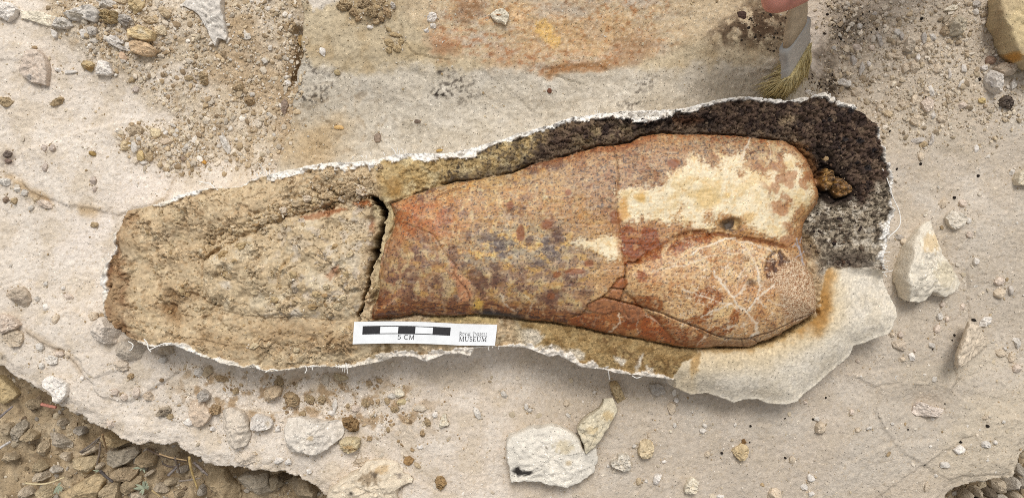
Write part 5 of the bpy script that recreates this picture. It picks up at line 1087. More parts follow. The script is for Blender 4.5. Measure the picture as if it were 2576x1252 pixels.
E('brown_crumb', 'dark brown crumb on the rim left of the pale boulder', 257, 794, 8, 7, 0, 8, 'n', rough=2)
E('white_pebble', 'white stone right of the pair of jacket stones', 409, 905, 11, 10, 0, 6, 'g'); E('pale_pebble', 'narrow pale chip right of the flat stones at the left', 138, 802, 8, 14, 20, 4, 'b')
E('beige_stone', 'wide flat beige stone below the grey rounded jacket stone', 300, 920, 24, 13, 5, 5, (208, 193, 174)); E('pale_pebble', 'oval pebble above the white slab stone at the lower left', 99, 872, 10, 11, 0, 4, 'g'); E('flat_stone', 'flat grey stone left of the ledge at the lower left', 130, 905, 18, 12, 20, 3, 'g'); E('pale_pebble', 'beige pebble right of the flat grey stone at the lower left', 170, 890, 10, 11, -30, 4, 'b'); E('pale_pebble', 'pale pebble above the flat grey stone at the lower left', 148, 890, 13, 9, -15, 4, 'p'); E('pale_pebble', 'pale round pebble left of the flat grey stone', 104, 920, 8, 9, 0, 3, 'g')
# below the jacket, left --------------------------------------------
S('white_slab', 'white slab stone on the broken edge of the bench at the lower left', "104,961 112,950 125,943 150,949 162,956 172,964 173,980 170,996 160,1005 150,1014 140,1014 135,1009 132,996 130,986 118,978 107,974", 6, 'w', cat='rock', sharp=0.7, tilt=(1.5, 0))
S('pale_boulder', 'large beige white oblong stone standing below the jacket left of the big white stone', "555,1034 570,1028 585,1026 600,1030 610,1036 618,1048 622,1059 626,1078 627,1094 623,1112 617,1124 602,1128 587,1129 576,1112 570,1099 560,1080 556,1055", 10, (216, 203, 186), cat='rock', sharp=0.6, tilt=(2, 0))
S('beige_stone', 'angular pinkish beige stone left of the large oblong stone', "480,1009 497,1007 515,1011 518,1020 524,1028 532,1044 527,1054 522,1061 512,1070 505,1074 496,1073 490,1071 484,1055 477,1039", 7, (212, 192, 170), sharp=0.7)
S('grey_stone', 'small grey pointed stone on top of the pinkish beige stone', "497,996 502,986 510,979 520,985 528,994 525,1003 518,1009 505,1010", 8, 'h', sharp=.7); E('white_pebble', 'white triangular pebble below the pinkish beige stone', 474, 1061, 14, 11, 10, 5, 'w'); E('flat_stone', 'pale flat stone below the large oblong stone', 618, 1150, 27, 18, 0, 4, (216, 202, 184))
E('dark_stone', 'striped dark grey stone with a brown lump left of the grey pointed stone', 414, 1035, 21, 11, -25, 7, (172, 158, 138), rough=3, spots=[(410, 1032, 12, 4, (104, 92, 80), .6)]); E('brown_clod', 'brown lump under the striped dark grey stone', 424, 1047, 12, 7, 0, 6, 'o', cat='clod')
E('brown_clod', 'shaggy brown clod right of the pinkish beige stone', 540, 1030, 15, 14, 0, 6, 'n', cat='clod', rough=3); E('brown_clod', 'wide brown crumbly clump under the plaster edge at the lower left', 556, 952, 20, 9, 10, 5, 'n', cat='clod', rough=3); E('brown_clod', 'brown crumb right of the round white pebble under the plaster', 592, 983, 9, 9, 0, 4, 'o', cat='clod', rough=3); E('brown_crumb', 'lone brown crumb on the bench above the white slab stone', 327, 946, 9, 8, 0, 3, 'n', rough=3)
E('beige_pebble', 'round beige pebble, rightmost of three on the pale bench', 310, 999, 9, 9, 0, 4, 'p'); E('beige_pebble', 'round beige pebble in front of the broken bench edge', 277, 1064, 11, 11, 0, 4, 'p'); E('beige_pebble', 'tall beige chip, middle of three on the pale bench', 341, 988, 9, 17, 10, 4, 'p'); E('beige_pebble', 'flat pinkish chip right of the tall beige chip', 370, 996, 20, 11, 20, 4, (208, 190, 168)); E('beige_pebble', 'beige pebble, leftmost of three on the pale bench', 287, 986, 10, 10, 0, 3, 'p'); E('white_pebble', 'small bright pebble above the row of beige pebbles', 206, 950, 7, 6, 0, 3, 'w')
E('white_pebble', 'white pebble under the plaster edge right of the brown clump', 500, 936, 13, 12, 0, 6, 'g'); E('brown_stone', 'brown grey oval stone touching the white pebble under the plaster edge', 523, 934, 12, 17, 20, 6, (178, 160, 134)); E('white_pebble', 'bright pebble right of the large oblong stone', 535, 1077, 7, 8, 0, 3, 'w')
S('big_white_stone', 'biggest white angular stone below the left half of the jacket', "721,1054 737,1051 754,1049 785,1053 819,1059 840,1060 854,1064 861,1081 859,1099 848,1110 836,1119 825,1128 814,1136 803,1144 791,1148 778,1144 769,1139 750,1137 734,1136 726,1130 721,1124 717,1106 716,1089 718,1070", 13, (226, 216, 202), cat='rock', sharp=0.6, spots=[(778, 1105, 8, 7, (182, 160, 126), .7)])
S('white_stone', 'white rounded stone left of the biggest white stone', "626,1055 640,1042 660,1043 672,1050 684,1060 684,1068 680,1075 666,1082 652,1083 640,1082 630,1078", 9, 'w', cat='rock', sharp=0.5, spots=[(672, 1066, 8, 7, (196, 178, 150), .6)])
S('beige_stone', 'rounded pinkish beige stone above the gap between the white stones', "659,984 672,976 689,969 700,971 706,977 706,986 704,994 690,1003 674,1010 664,1010 661,1000", 10, (212, 190, 160), sharp=0.4)
S('brown_stone', 'mottled tan stone right of the rounded pinkish beige stone', "709,998 716,990 730,987 745,994 752,1006 748,1020 735,1022 718,1016", 7, (188, 164, 130), rough=2); S('yellow_stone', 'yellowish rough stone at the right foot of the biggest white stone', "854,1109 860,1103 869,1101 890,1101 906,1104 905,1118 901,1131 890,1136 879,1139 866,1135 856,1129", 8, (206, 190, 156), rough=2, spots=[(880, 1128, 16, 7, (168, 134, 88), .6)])
S('brown_clod', 'brown porous clod right of the biggest white stone', "861,1054 870,1050 881,1049 893,1055 901,1064 900,1076 899,1086 884,1086 876,1078 866,1070", 8, (158, 130, 94), cat='clod', rough=3); S('bottom_boulder', 'large rugged cream boulder with dark stains cut by the bottom edge', "824,1232 834,1222 846,1214 870,1197 896,1179 918,1166 939,1157 960,1158 981,1162 1000,1174 1014,1187 1030,1198 1041,1207 1032,1214 1019,1217 1006,1228 1000,1240 1000,1275 824,1275", 12, (216, 201, 178), cat='rock', sharp=0.6, rough=2, spots=[(925, 1205, 28, 18, (120, 98, 72), .55), (940, 1195, 10, 8, (60, 50, 42), .6), (1004, 1196, 10, 8, (120, 108, 98), .7), (882, 1242, 5, 5, (50, 42, 36), .8), (960, 1182, 20, 12, (196, 164, 120), .6)])
E('white_pebble', 'round cream pebble on the bench below the middle of the jacket', 1005, 988, 14, 13, 0, 7, 'c'); E('pale_chip', 'flat chip under the round cream pebble', 986, 995, 13, 7, 0, 3, 'g'); E('tan_chip', 'layered tan chip below the round cream pebble', 1011, 1011, 15, 8, -15, 4, (208, 190, 150)); S('white_flake', 'white ragged flake on the bench below the scale card', "1103,1072 1108,1055 1113,1040 1122,1040 1125,1058 1131,1066 1120,1070 1112,1076", 4, 'c', sharp=.8); E('white_pebble', 'small white pebble left of the white ragged flake', 1094, 1043, 8, 8, 0, 4, 'w')
E('brown_clod', 'square brown clod on the bench right of the bottom boulder', 1108, 1214, 15, 19, 15, 6, (166, 138, 100), cat='clod', rough=2.5); E('brown_clod', 'brown lump behind the top of the bottom boulder', 1027, 1160, 14, 12, 0, 6, (164, 132, 92), cat='clod', rough=2); E('tan_chip', 'tan splinter right of the brown lump behind the boulder', 1050, 1170, 12, 6, 40, 4, 't')
E('pale_rod', 'upright pale rod shaped chip right of the brown crumbs', 842, 1021, 7, 18, 5, 4, 'g'); E('white_pebble', 'white pebble at the foot of the pale rod shaped chip', 833, 1038, 10, 7, 20, 4, 'w'); E('grey_chip', 'upright grey chip hanging under the plaster edge', 819, 955, 10, 16, -8, 7, (196, 184, 166)); E('tan_stone', 'tan long stone right of the upright grey chip under the plaster', 854, 948, 23, 9, 8, 6, (200, 182, 150)); E('beige_pebble', 'smooth beige pebble in the middle of the brown crumbs', 894, 1027, 11, 10, 0, 4, 'p'); E('flat_stone', 'flat pale stone touching the upper left of the bottom boulder', 905, 1162, 22, 11, -15, 6, 'b')
E('white_pebble', 'upright white pebble below the lower right corner of the scale card', 1200, 1040, 9, 17, -25, 3, 'g'); E('white_pebble', 'small pale pebble right of the upright white pebble', 1268, 992, 9, 10, 0, 3, 'g'); E('beige_pebble', 'layered beige pebble above the white ragged flake', 1056, 1026, 18, 10, 0, 3, (208, 194, 174)); E('white_pebble', 'oval white pebble on the bench right of the yellowish rough stone', 1057, 1123, 9, 6, -10, 3, 'w'); E('white_chip', 'left one of two white chips below the biggest white stone', 701, 1157, 13, 9, -20, 4, 'w'); E('white_chip', 'right one of two white chips below the biggest white stone', 725, 1161, 10, 11, 40, 4, 'w'); E('white_pebble', 'white pebble between the two largest white stones', 699, 1077, 8, 9, 0, 4, 'w'); E('pale_pebble', 'lone pale pebble above the broken bench edge at the bottom', 778, 1185, 9, 7, 20, 3, 'w')
for cx, cy, r, lab in ((1075, 1062, 11, 'brown crumb left of the white ragged flake'), (1062, 1091, 9, 'brown crumb below the white ragged flake'), (953, 957, 9, 'brown crumb close under the scale card side of the plaster'), (929, 964, 9, 'brown crumb under the plaster edge left of its neighbour'), (919, 1014, 12, 'ring of brown crumbs, left end'), (950, 1010, 8, 'ring of brown crumbs, right end'), (991, 1030, 12, 'brown wedge shaped crumb below the round cream pebble'),
                   (778, 1004, 14, 'largest brown crumb heap above the biggest white stone'), (808, 1005, 13, 'brown crumb heap above the biggest white stone, right one'), (760, 1042, 10, 'brown crumb at the upper edge of the biggest white stone'), (935, 1012, 8, 'ring of brown crumbs, middle'), (973, 1008, 9, 'dark brown crumb left of the layered tan chip'), (874, 1020, 7, 'brown crumb beside the pale rod shaped chip'), (930, 1103, 8, 'brown crumb right of the yellowish rough stone'), (976, 1081, 7, 'brown crumb on the open bench below the ring of crumbs'), (700, 958, 14, 'dark brown crumb heap under the plaster left of the tan long stone')):
    E('brown_crumb', lab, cx, cy, r, r * .8, (cx * 7) % 90, 3, ('n', 'o', (184, 160, 128))[int(cx) % 3], rough=3, cat='clod', group='brown crumbs below the jacket')
# below the jacket, right --------------------------------------------
S('white_boulder', 'large flat white stone with a black mark at the bottom middle', "1284,1092 1300,1086 1318,1079 1338,1072 1370,1074 1393,1069 1411,1075 1428,1082 1446,1090 1460,1099 1466,1119 1471,1132 1490,1124 1500,1122 1504,1138 1506,1151 1501,1172 1495,1189 1480,1198 1463,1206 1446,1216 1428,1222 1408,1219 1388,1216 1368,1210 1350,1206 1318,1206 1290,1209 1283,1212 1280,1195 1278,1175 1273,1155 1271,1135 1271,1118 1274,1104", 14, (222, 214, 200), cat='rock', sharp=0.75, tilt=(-1, -1), spots=[(1316, 1190, 26, 8, (42, 38, 36), .9), (1300, 1184, 9, 8, (42, 38, 36), .9), (1420, 1125, 26, 18, (192, 174, 138), .55), (1430, 1165, 9, 7, (170, 148, 112), .6), (1375, 1128, 5, 4, (80, 72, 60), .7)])
S('leaning_shard', 'cream tan shard leaning on the large flat white stone', "1520,1006 1532,1003 1543,1001 1553,1019 1555,1028 1556,1036 1540,1060 1523,1086 1510,1104 1498,1119 1486,1130 1473,1139 1470,1126 1468,1114 1458,1094 1448,1076 1452,1070 1458,1064 1473,1049 1490,1040 1508,1031 1517,1018", 6, (214, 202, 176), cat='rock', sharp=0.8, tilt=(-4, -1), z0=0.008, sink=0.6, spots=[(1530, 1045, 18, 14, (192, 164, 116), .6), (1490, 1082, 16, 10, (200, 176, 132), .5)])
S('tan_rod', 'brown tan rod shaped stone above the leaning shard', "1535,964 1545,960 1553,959 1560,970 1566,984 1572,997 1577,1009 1572,1022 1563,1031 1558,1022 1553,1014 1546,1000 1540,986", 8, (194, 172, 134), cat='stone', sharp=0.4, tilt=(-1, 3))
S('oval_stone', 'oval sandy stone alone right of the leaning shard', "1613,1112 1620,1107 1628,1105 1637,1108 1643,1114 1647,1124 1646,1132 1643,1142 1638,1149 1626,1152 1616,1154 1608,1146 1606,1136 1609,1124", 8, (206, 188, 156), sharp=0.4); S('white_stone', 'rough white notched stone left of the oval sandy stone', "1556,1142 1570,1140 1583,1144 1586,1162 1586,1179 1578,1184 1570,1184 1554,1178 1538,1172 1536,1166 1538,1161 1545,1157 1553,1156", 7, (218, 209, 194), sharp=.7, rough=2)
S('cream_stone', 'cream angular stone at the bottom right of the oval sandy stone', "1730,1209 1736,1203 1743,1200 1750,1204 1756,1209 1755,1224 1753,1237 1738,1239 1723,1239 1721,1231 1722,1224", 7, 'c', sharp=.7); S('pale_stone', 'small white irregular stone between the oval stone and the cream stone', "1645,1199 1650,1193 1656,1191 1666,1194 1660,1206 1656,1217 1645,1219 1643,1210", 5, 'w')
S('root_cone', 'conical tan lump with a dark brown stub on the smooth bench', "1842,1134 1855,1124 1866,1116 1880,1120 1886,1131 1882,1145 1872,1158 1862,1160 1853,1150", 7, (210, 188, 150), sharp=.3); E('dark_stub', 'dark brown stub at the top of the conical tan lump', 1871, 1110, 6, 9, 0, 8, (120, 92, 60), rough=2)
for i, (cx, cy, rx, ry, rot, t) in enumerate(((1324, 1022, 6, 10, 10, 'g'), (1333, 1031, 8, 6, 0, 'g'), (1429, 1044, 8, 5, 30, 'g'), (1425, 1014, 9, 8, 0, 'b'), (1496, 986, 6, 5, 0, 'g'), (1671, 1160, 7, 4, -20, 'w'), (1597, 1122, 7, 6, 0, 'g'), (1690, 1026, 11, 16, 10, 'b'), (1702, 1006, 7, 8, 0, 'w'), (1773, 1070, 8, 6, 10, 'g'), (1768, 1082, 9, 8, 0, 'g'), (1850, 1068, 5, 6, 0, 'g'), (1687, 1085, 4, 4, 0, 'c'), (1632, 1095, 4, 7, 10, 'b'), (1607, 1212, 7, 10, 0, 't'), (1626, 1210, 5, 6, 0, 'g'), (1698, 1069, 5, 7, 0, 'g'), (1811, 1249, 12, 7, 0, 'w'), (1780, 1143, 8, 8, 0, 'b'), (1655, 980, 22, 16, 20, 'h'), (1500, 1124, 6, 4, 60, 'g'), (1530, 1172, 5, 5, 0, 'w'))):
    E('pale_pebble', near_label(look(t, rx, ry, 'pebble'), cx, cy), cx, cy, rx, ry, rot, min(rx, ry) * .16 + 2, t, group='pale pebbles below the right half of the jacket')
# right side ---------------------------------------------------------
S('right_white_stone', 'largest white stone right of the jacket, casting a dark shadow on its left', "2352,553 2336,560 2322,568 2314,577 2307,586 2296,602 2287,618 2284,626 2280,640 2277,651 2271,664 2265,679 2261,694 2259,709 2263,722 2269,734 2272,745 2277,754 2290,761 2302,765 2311,764 2319,761 2326,754 2332,746 2342,737 2354,736 2359,740 2366,745 2379,745 2394,738 2407,729 2418,722 2427,714 2414,694 2399,676 2386,660 2374,646 2366,636 2362,620 2358,600 2354,575", 17, (222, 212, 194), cat='rock', sharp=0.7, tilt=(-7, 0), sink=0.0, spots=[(2348, 610, 24, 26, (210, 178, 128), .55), (2385, 690, 30, 40, (214, 198, 164), .5)])
S('right_wedge', 'tilted cream wedge of rock at the right with a dark shadow along its left', "2440,808 2452,814 2467,823 2470,832 2472,841 2480,848 2494,853 2488,865 2475,877 2455,890 2436,903 2420,915 2406,924 2404,908 2407,888 2414,872 2421,856 2428,836 2434,822", 6, (214, 198, 176), cat='rock', sharp=0.9, tilt=(-9, 1), plate=True, sink=-.1, under=0.9)
S('corner_rock', 'big ochre stained rock cut by the upper right edge', "2507,-20 2505,0 2505,15 2502,30 2501,52 2510,68 2520,82 2526,100 2532,120 2538,132 2548,145 2562,156 2582,168 2640,190 2660,80 2650,-20", 24, (196, 176, 140), cat='rock', sharp=0.8, sink=0.0, under=.7, spots=[(2556, 140, 26, 16, (190, 130, 56), .75), (2520, 60, 14, 60, (160, 138, 108), .6), (2580, 60, 36, 60, (214, 194, 150), .6)])  # dark left side: its shade is put into the colour
S('speckled_stone', 'white stone with grey flecks standing just below the corner rock', "2486,200 2490,182 2500,172 2510,178 2518,186 2517,212 2513,237 2503,231 2495,225 2489,212", 11, (210, 202, 192), cat='rock', sharp=.6, spots=[(2498, 205, 8, 16, (160, 154, 150), .6)])
S('tan_stone', 'wide beige stone right of the white flecked stone under the corner rock', "2507,168 2522,158 2545,160 2565,166 2568,180 2550,188 2530,190 2514,180", 9, (208, 190, 168)); E('grey_stone', 'pale upright stone at the right edge below the corner rock', 2551, 212, 9, 15, 15, 8, 'g'); E('dark_clod', 'dark grey crumbly clod near the right edge', 2536, 257, 19, 17, 20, 8, (112, 100, 90), cat='clod', rough=3); E('purple_stone', 'purple brown stone in the shade of the corner rock', 2493, 152, 14, 12, 0, 8, (150, 124, 106)); E('white_pebble', 'white pebble left of the wide beige stone', 2477, 170, 10, 9, 0, 6, 'w'); E('yellow_pebble', 'yellow tan pebble left of the dark crumbly clod', 2472, 253, 11, 8, 15, 5, (208, 184, 132))
S('grey_boulder', 'grey tan upright boulder among the chips at the upper right', "2392,62 2398,50 2412,38 2424,48 2430,60 2427,76 2420,86 2405,88 2394,82", 9, (194, 182, 160), cat='rock', sharp=.6); E('grey_stone', 'grey stone left of the upright boulder', 2382, 46, 8, 12, 30, 6, (164, 150, 130)); E('brown_stone', 'brown grey broken stone below the upright boulder', 2380, 78, 12, 14, -10, 6, (160, 142, 118), rough=2)
S('pale_shard', 'pale upright shard in the middle of the chips at the upper right', "2277,125 2281,100 2288,90 2297,94 2300,112 2301,126 2288,130", 6, (206, 192, 172), sharp=.7)
RGT = ((2337, 117, 18, 13, 'b'), (2347, 93, 10, 9, 'g'), (2302, 168, 14, 18, 'b'), (2212, 98, 7, 22, 'h'), (2157, 119, 12, 10, 'p'), (2148, 150, 8, 15, 'h'), (2260, 138, 18, 11, 'b'), (2360, 174, 10, 13, 'b'), (2427, 172, 9, 13, 'g'), (2125, 208, 20, 11, 'g'), (2105, 191, 9, 7, 'b'), (2335, 264, 17, 19, 'p'), (2343, 228, 7, 15, 'g'), (2330, 228, 5, 12, 'b'), (2156, 231, 13, 13, 'b'),
       (2302, 252, 10, 14, 'b'), (2035, 232, 28, 7, 'g'), (2240, 140, 8, 9, 'b'), (2280, 170, 10, 12, 'b'), (2268, 90, 6, 14, 'h'), (2258, 80, 8, 10, 'g'), (2325, 95, 7, 18, 'h'), (2163, 65, 7, 8, 'g'), (2098, 120, 7, 6, 'g'), (2168, 172, 7, 20, 'h'), (2186, 160, 6, 8, 'w'), (2390, 185, 5, 13, 'h'), (2418, 210, 5, 12, 'g'), (2236, 287, 12, 9, 't'), (2307, 303, 16, 14, 'b'), (2422, 265, 12, 9, 'p'),
       (2370, 300, 12, 10, 'b'), (2350, 290, 8, 10, 'g'), (2215, 270, 9, 10, 'b'), (2272, 262, 8, 10, 'b'), (2345, 350, 5, 24, 'h'), (2312, 352, 20, 7, 'h'), (2325, 362, 12, 8, 'o'), (2318, 392, 7, 13, 'b'), (2457, 374, 7, 11, 'w'), (2423, 511, 11, 9, 'p'), (2375, 510, 9, 14, 'b'), (2264, 596, 11, 7, 'h'), (2276, 607, 10, 8, 'b'), (2547, 433, 6, 10, 'g'), (2437, 555, 7, 9, 'g'), (2440, 590, 8, 8, 'p'), (2395, 20, 20, 8, 'c'), (2460, 10, 12, 10, 'h'), (2456, 30, 9, 9, 'g'), (2195, 120, 9, 7, 'p'), (2310, 145, 7, 9, 'w'), (2200, 35, 7, 7, 'h'), (2289, 36, 10, 6, 't'))
ROTS = [0, 20, -10, -22, 5, -8, 10, 20, 0, 8, 30, 10, -20, -18, 15, 10, 18]
for i, (cx, cy, rx, ry, t) in enumerate(RGT):
    E('rock_chip', near_label(look(t, rx, ry, 'rock chip'), cx, cy), cx, cy, rx, ry, ROTS[i % 17], 3.5 + min(rx, ry) * 0.2, t, group='rock chips on the upper right slope', sharp=0.5)
S('round_stone', 'flat roundish pale stone on the open bench at the right', "2378,548 2388,536 2398,528 2415,534 2430,545 2430,556 2425,568 2412,574 2400,577 2392,571 2385,565", 5, (212, 202, 186), sharp=.7); S('edge_stone', 'pale stone cut by the right edge in the middle', "2554,450 2560,436 2572,428 2590,430 2590,468 2572,466 2558,464", 7, (212, 200, 178), sharp=.7)
E('oval_pebble', 'upper one of three smooth oval pebbles at the right', 2517, 707, 13, 11, -20, 4.5, 'p', group='three oval pebbles at the right'); E('oval_pebble', 'lower left one of three smooth oval pebbles at the right', 2517, 738, 15, 14, -15, 4.5, 'b', group='three oval pebbles at the right'); E('oval_pebble', 'upright grey one of three smooth oval pebbles at the right', 2544, 729, 8, 14, 10, 5, (198, 188, 176), group='three oval pebbles at the right')
E('white_pebble', 'white stone beside a black charcoal crumb above the tilted wedge', 2481, 808, 18, 11, -30, 7, 'w'); E('beige_stone', 'oval beige stone left of the tilted wedge', 2263, 869, 19, 12, 12, 6, (204, 188, 168)); E('white_pebble', 'white oval pebble below the oval beige stone', 2295, 896, 9, 11, -20, 5, 'w')
S('hollow_stone', 'white pinkish stone lying in a hollow at the lower right', "2301,1040 2304,1028 2310,1017 2318,1011 2328,1012 2334,1020 2350,1022 2368,1026 2385,1031 2390,1040 2382,1045 2365,1048 2345,1048 2325,1047 2310,1046", 8, (226, 212, 198), cat='rock', sharp=.5)
S('beige_stone', 'flat beige stone with a shaded left side at the lower right', "2053,1080 2054,1070 2062,1062 2074,1064 2078,1074 2076,1088 2066,1090 2055,1089", 6, 'b', sharp=.7); E('white_pebble', 'pale pebble above the flat beige stone at the lower right', 2056, 1053, 9, 7, 0, 4, 'g'); E('white_chip', 'upper one of three white chips near the bottom right', 2041, 1202, 9, 12, -25, 5, 'w', group='three white chips near the bottom'); E('white_chip', 'middle one of three white chips near the bottom right', 2023, 1224, 10, 8, 10, 5, 'w', group='three white chips near the bottom'); E('white_chip', 'lowest of three white chips near the bottom right', 2042, 1242, 8, 8, 0, 5, 'w', group='three white chips near the bottom')
S('bottom_stone', 'beige stone cut by the bottom edge left of the three white chips', "1936,1240 1944,1230 1956,1228 1966,1236 1967,1262 1935,1262", 7, 'b'); E('white_stone', 'white stone with a black hole above it at the lower right', 2416, 1130, 16, 11, -15, 6, 'w'); E('white_stone', 'oval white stone near the yellowish patch at the lower right', 2379, 1169, 14, 9, 5, 5, 'g'); E('pale_pebble', 'pale pebble beside a black crumb near the bottom', 1993, 1156, 8, 9, 0, 4, 'b'); E('pale_pebble', 'crumbly white pebble heap at the lower right', 2483, 1117, 12, 10, 0, 4, 'w', rough=2)
for cx, cy, rx, ry in ((2359, 826, 8, 12), (2367, 796, 9, 10), (2371, 766, 7, 7), (2383, 803, 5, 9), (2246, 842, 7, 7), (2266, 842, 8, 8), (2457, 657, 8, 10), (2519, 888, 14, 9), (2529, 877, 6, 7), (2546, 900, 10, 13), (2562, 862, 9, 14), (2560, 926, 12, 12), (2422, 772, 5, 12), (2505, 1112, 6, 6), (2346, 868, 9, 8), (2302, 882, 4, 4), (2270, 905, 9, 7), (2158, 908, 6, 4), (2026, 1012, 7, 5), (2143, 1036, 6, 7), (2187, 1076, 8, 5), (2159, 1082, 6, 7), (2480, 1050, 7, 6), (2355, 1195, 5, 6), (2360, 1030, 6, 5), (2330, 1225, 6, 12)):
    E('small_pebble', near_label(look(('g', 'p', 'b')[int(cx) % 3], rx, ry, 'tiny pebble'), cx, cy), cx, cy, rx, ry, (cx * 3) % 40 - 20, 2 + min(rx, ry) * .22, ('g', 'p', 'b')[int(cx) % 3], group='tiny pebbles on the right bench')
for cx, cy, rx, ry in ((2451, 804, 10, 6), (2402, 842, 5, 5), (2402, 497, 7, 6), (2462, 442, 6, 5), (2317, 412, 5, 6), (2257, 425, 4, 5), (2239, 330, 3, 5), (2319, 47, 5, 5), (2465, 200, 6, 8), (2486, 1071, 8, 6), (2417, 1111, 6, 5), (2078, 1000, 4, 4), (1976, 1151, 5, 4), (1889, 1071, 5, 5), (1816, 1139, 5, 5), (2327, 1168, 4, 3), (2046, 1054, 5, 4), (2378, 1015, 3, 3), (1975, 1052, 3, 4), (2330, 246, 6, 5), (1886, 1112, 3, 3), (2285, 1080, 3, 3), (2260, 730, 3, 3), (2396, 855, 3, 3), (2347, 878, 3, 3)):
    E('charcoal_crumb', near_label('tiny black charcoal crumb', cx, cy), cx, cy, rx * .68, ry * .68, (cx * 5) % 60, 2 + rx * .25, 'k', cat='crumb', group='black charcoal crumbs at the right')
# on the block -------------------------------------------------------
S('chip_stone', 'cream chip with a rusty stripe lying on the bone impression', "1232,36 1248,26 1265,22 1275,30 1282,38 1278,52 1272,64 1262,58 1252,57 1240,48", 5, (214, 204, 184), sharp=.8, spots=[(1254, 37, 9, 2.5, (150, 94, 50), .8)])
E('white_chip', 'upright white chip on the tan upper part of the block', 811, 130, 8, 12, -15, 4, 'w'); E('white_chip', 'small flat white chip below the brown clods on the block', 931, 68, 9, 5, 10, 3, 'w'); E('white_chip', 'crumbly white chip left of the rusty impression, upper part', 1086, 44, 15, 15, 0, 4, 'w', rough=2.5); E('white_chip', 'crumbly white chip left of the rusty impression, lower part', 1088, 66, 9, 10, 30, 3, 'g', rough=2); E('white_chip', 'tiny white chip left of the crumbly white chips', 1073, 77, 7, 6, 0, 2, 'w')
E('mauve_pebble', 'upright mauve pebble in the gravel at the foot of the block edge', 716, 268, 10, 20, 8, 5, (160, 140, 124)); E('white_pebble', 'white pebble above the upright mauve pebble', 724, 208, 9, 7, 20, 4, 'w'); E('tan_pebble', 'small tan pebble on the upper left of the grey block face', 848, 183, 9, 8, 30, 3, (184, 164, 126)); E('grey_pebble', 'brown grey flat pebble on the grey block face above the jacket', 950, 347, 10, 13, 10, 2, (150, 132, 116)); E('dark_pebble', 'dark brown pebble on the grey block face right of the flat pebble', 1050, 305, 10, 5, 0, 2, (118, 102, 90)); E('ochre_flake', 'ochre flake at the plaster edge on the grey block', 1106, 378, 9, 4, -15, 2, (204, 168, 104)); E('ochre_flake', 'ochre flake on the block left of the brown grey flat pebble', 852, 320, 14, 5, 8, 1.5, (206, 170, 116)); E('tan_clod', 'tan block of dried mud in the crevice at the block edge', 758, 102, 10, 18, -10, 7, (176, 148, 104), cat='clod', rough=2.5)
E('brown_pebble', 'reddish brown speck stone on the grey block face above the dark wall', 1382, 228, 6, 7, 10, 2, (112, 76, 60)); E('purple_pebble', 'dark purple stone at the right end of the block near the fingers', 1866, 40, 12, 14, 10, 4, (84, 66, 58))
for cx, cy, rx, ry, t in ((866, 12, 20, 14, 'o'), (892, 30, 15, 12, 'n'), (912, 8, 17, 13, 'e'), (935, 30, 16, 14, 'o'), (958, 6, 14, 11, 'e'), (972, 30, 10, 16, 'n'), (902, 46, 12, 8, 'n'), (945, 52, 12, 8, 'e'), (988, 14, 8, 10, 'h'), (960, 46, 9, 9, 'n')):
    E('brown_clod', near_label('dark crumbly clod', cx, cy), cx, cy, rx, ry, (cx * 7) % 50 - 25, 8, t, cat='clod', rough=3.5, group='brown clods heaped on the block')
for cx, cy, rx, ry in ((980, 108, 14, 10), (1000, 122, 13, 10), (978, 126, 9, 8), (1008, 104, 8, 9), (990, 86, 13, 6), (978, 75, 10, 6), (1002, 90, 9, 5)):
    E('tan_clod', near_label('flat tan cracked crumb', cx, cy), cx, cy, rx, ry, cx % 30, 3, (178, 156, 120), cat='clod', rough=2, group='flat cracked crumbs on the block')
# crumbs of the matrix -----------------------------------------------
for cx, cy, rx, ry, t in ((880, 478, 18, 15, 'e'), (908, 478, 16, 15, 'b'), (858, 500, 12, 7, 'b'), (832, 488, 8, 9, 't'), (800, 470, 9, 8, 't'), (925, 462, 13, 11, 'e'), (780, 448, 12, 7, 't'), (795, 432, 14, 7, 'e'), (830, 440, 10, 7, 'e'), (885, 448, 10, 6, 't'), (772, 500, 12, 10, 'b'), (745, 512, 12, 10, 't'), (712, 528, 10, 12, 'b'), (955, 418, 10, 7, 'e'), (690, 545, 10, 8, 't'), (900, 500, 14, 5, 't'), (812, 508, 9, 6, 'b'), (660, 556, 11, 9, 't'), (730, 1010 - 470, 9, 6, 't')):
    E('matrix_crumb', near_label(look(t, rx, ry, 'crumb on the jacket'), cx, cy), cx, cy, rx, ry, (cx * 3) % 60 - 30, 4.5, t, cat='crumb', group='crumbs on the wall above the bone', rough=2.5, sharp=.6)
for cx, cy, rx, ry in ((730, 982, 10, 8), (735, 690, 12, 9), (820, 722, 9, 8), (795, 740, 13, 8), (862, 748, 11, 9), (785, 770, 14, 9), (850, 770, 12, 10), (690, 750, 12, 10), (700, 770, 10, 8), (640, 735, 10, 8), (560, 640, 14, 10), (600, 620, 18, 10), (570, 690, 10, 8), (870, 690, 8, 10), (880, 640, 12, 8), (842, 620, 9, 7), (456, 735, 10, 9), (470, 742, 8, 7), (640, 870, 14, 8), (745, 880, 10, 8)):
    if cy < 900: E('matrix_crumb', near_label(look('t', rx, ry, 'crumb on the bone end'), cx, cy), cx, cy, rx, ry, (cx * 3) % 60 - 30, 2.6, ((188, 166, 128), (200, 182, 150), (170, 144, 106))[int(cx) % 3], cat='crumb', group='crumbs on the left end of the bone', rough=2.5, sharp=.6)
E('shell_chip', 'tiny tan chip in the dark matrix above the orange fragments', 2075, 398, 12, 8, 20, 3, (166, 140, 104), cat='chip'); E('white_speck', 'white plaster speck on the grey matrix at the right rim', 2202, 525, 5, 6, 0, 3, 'w', cat='chip')

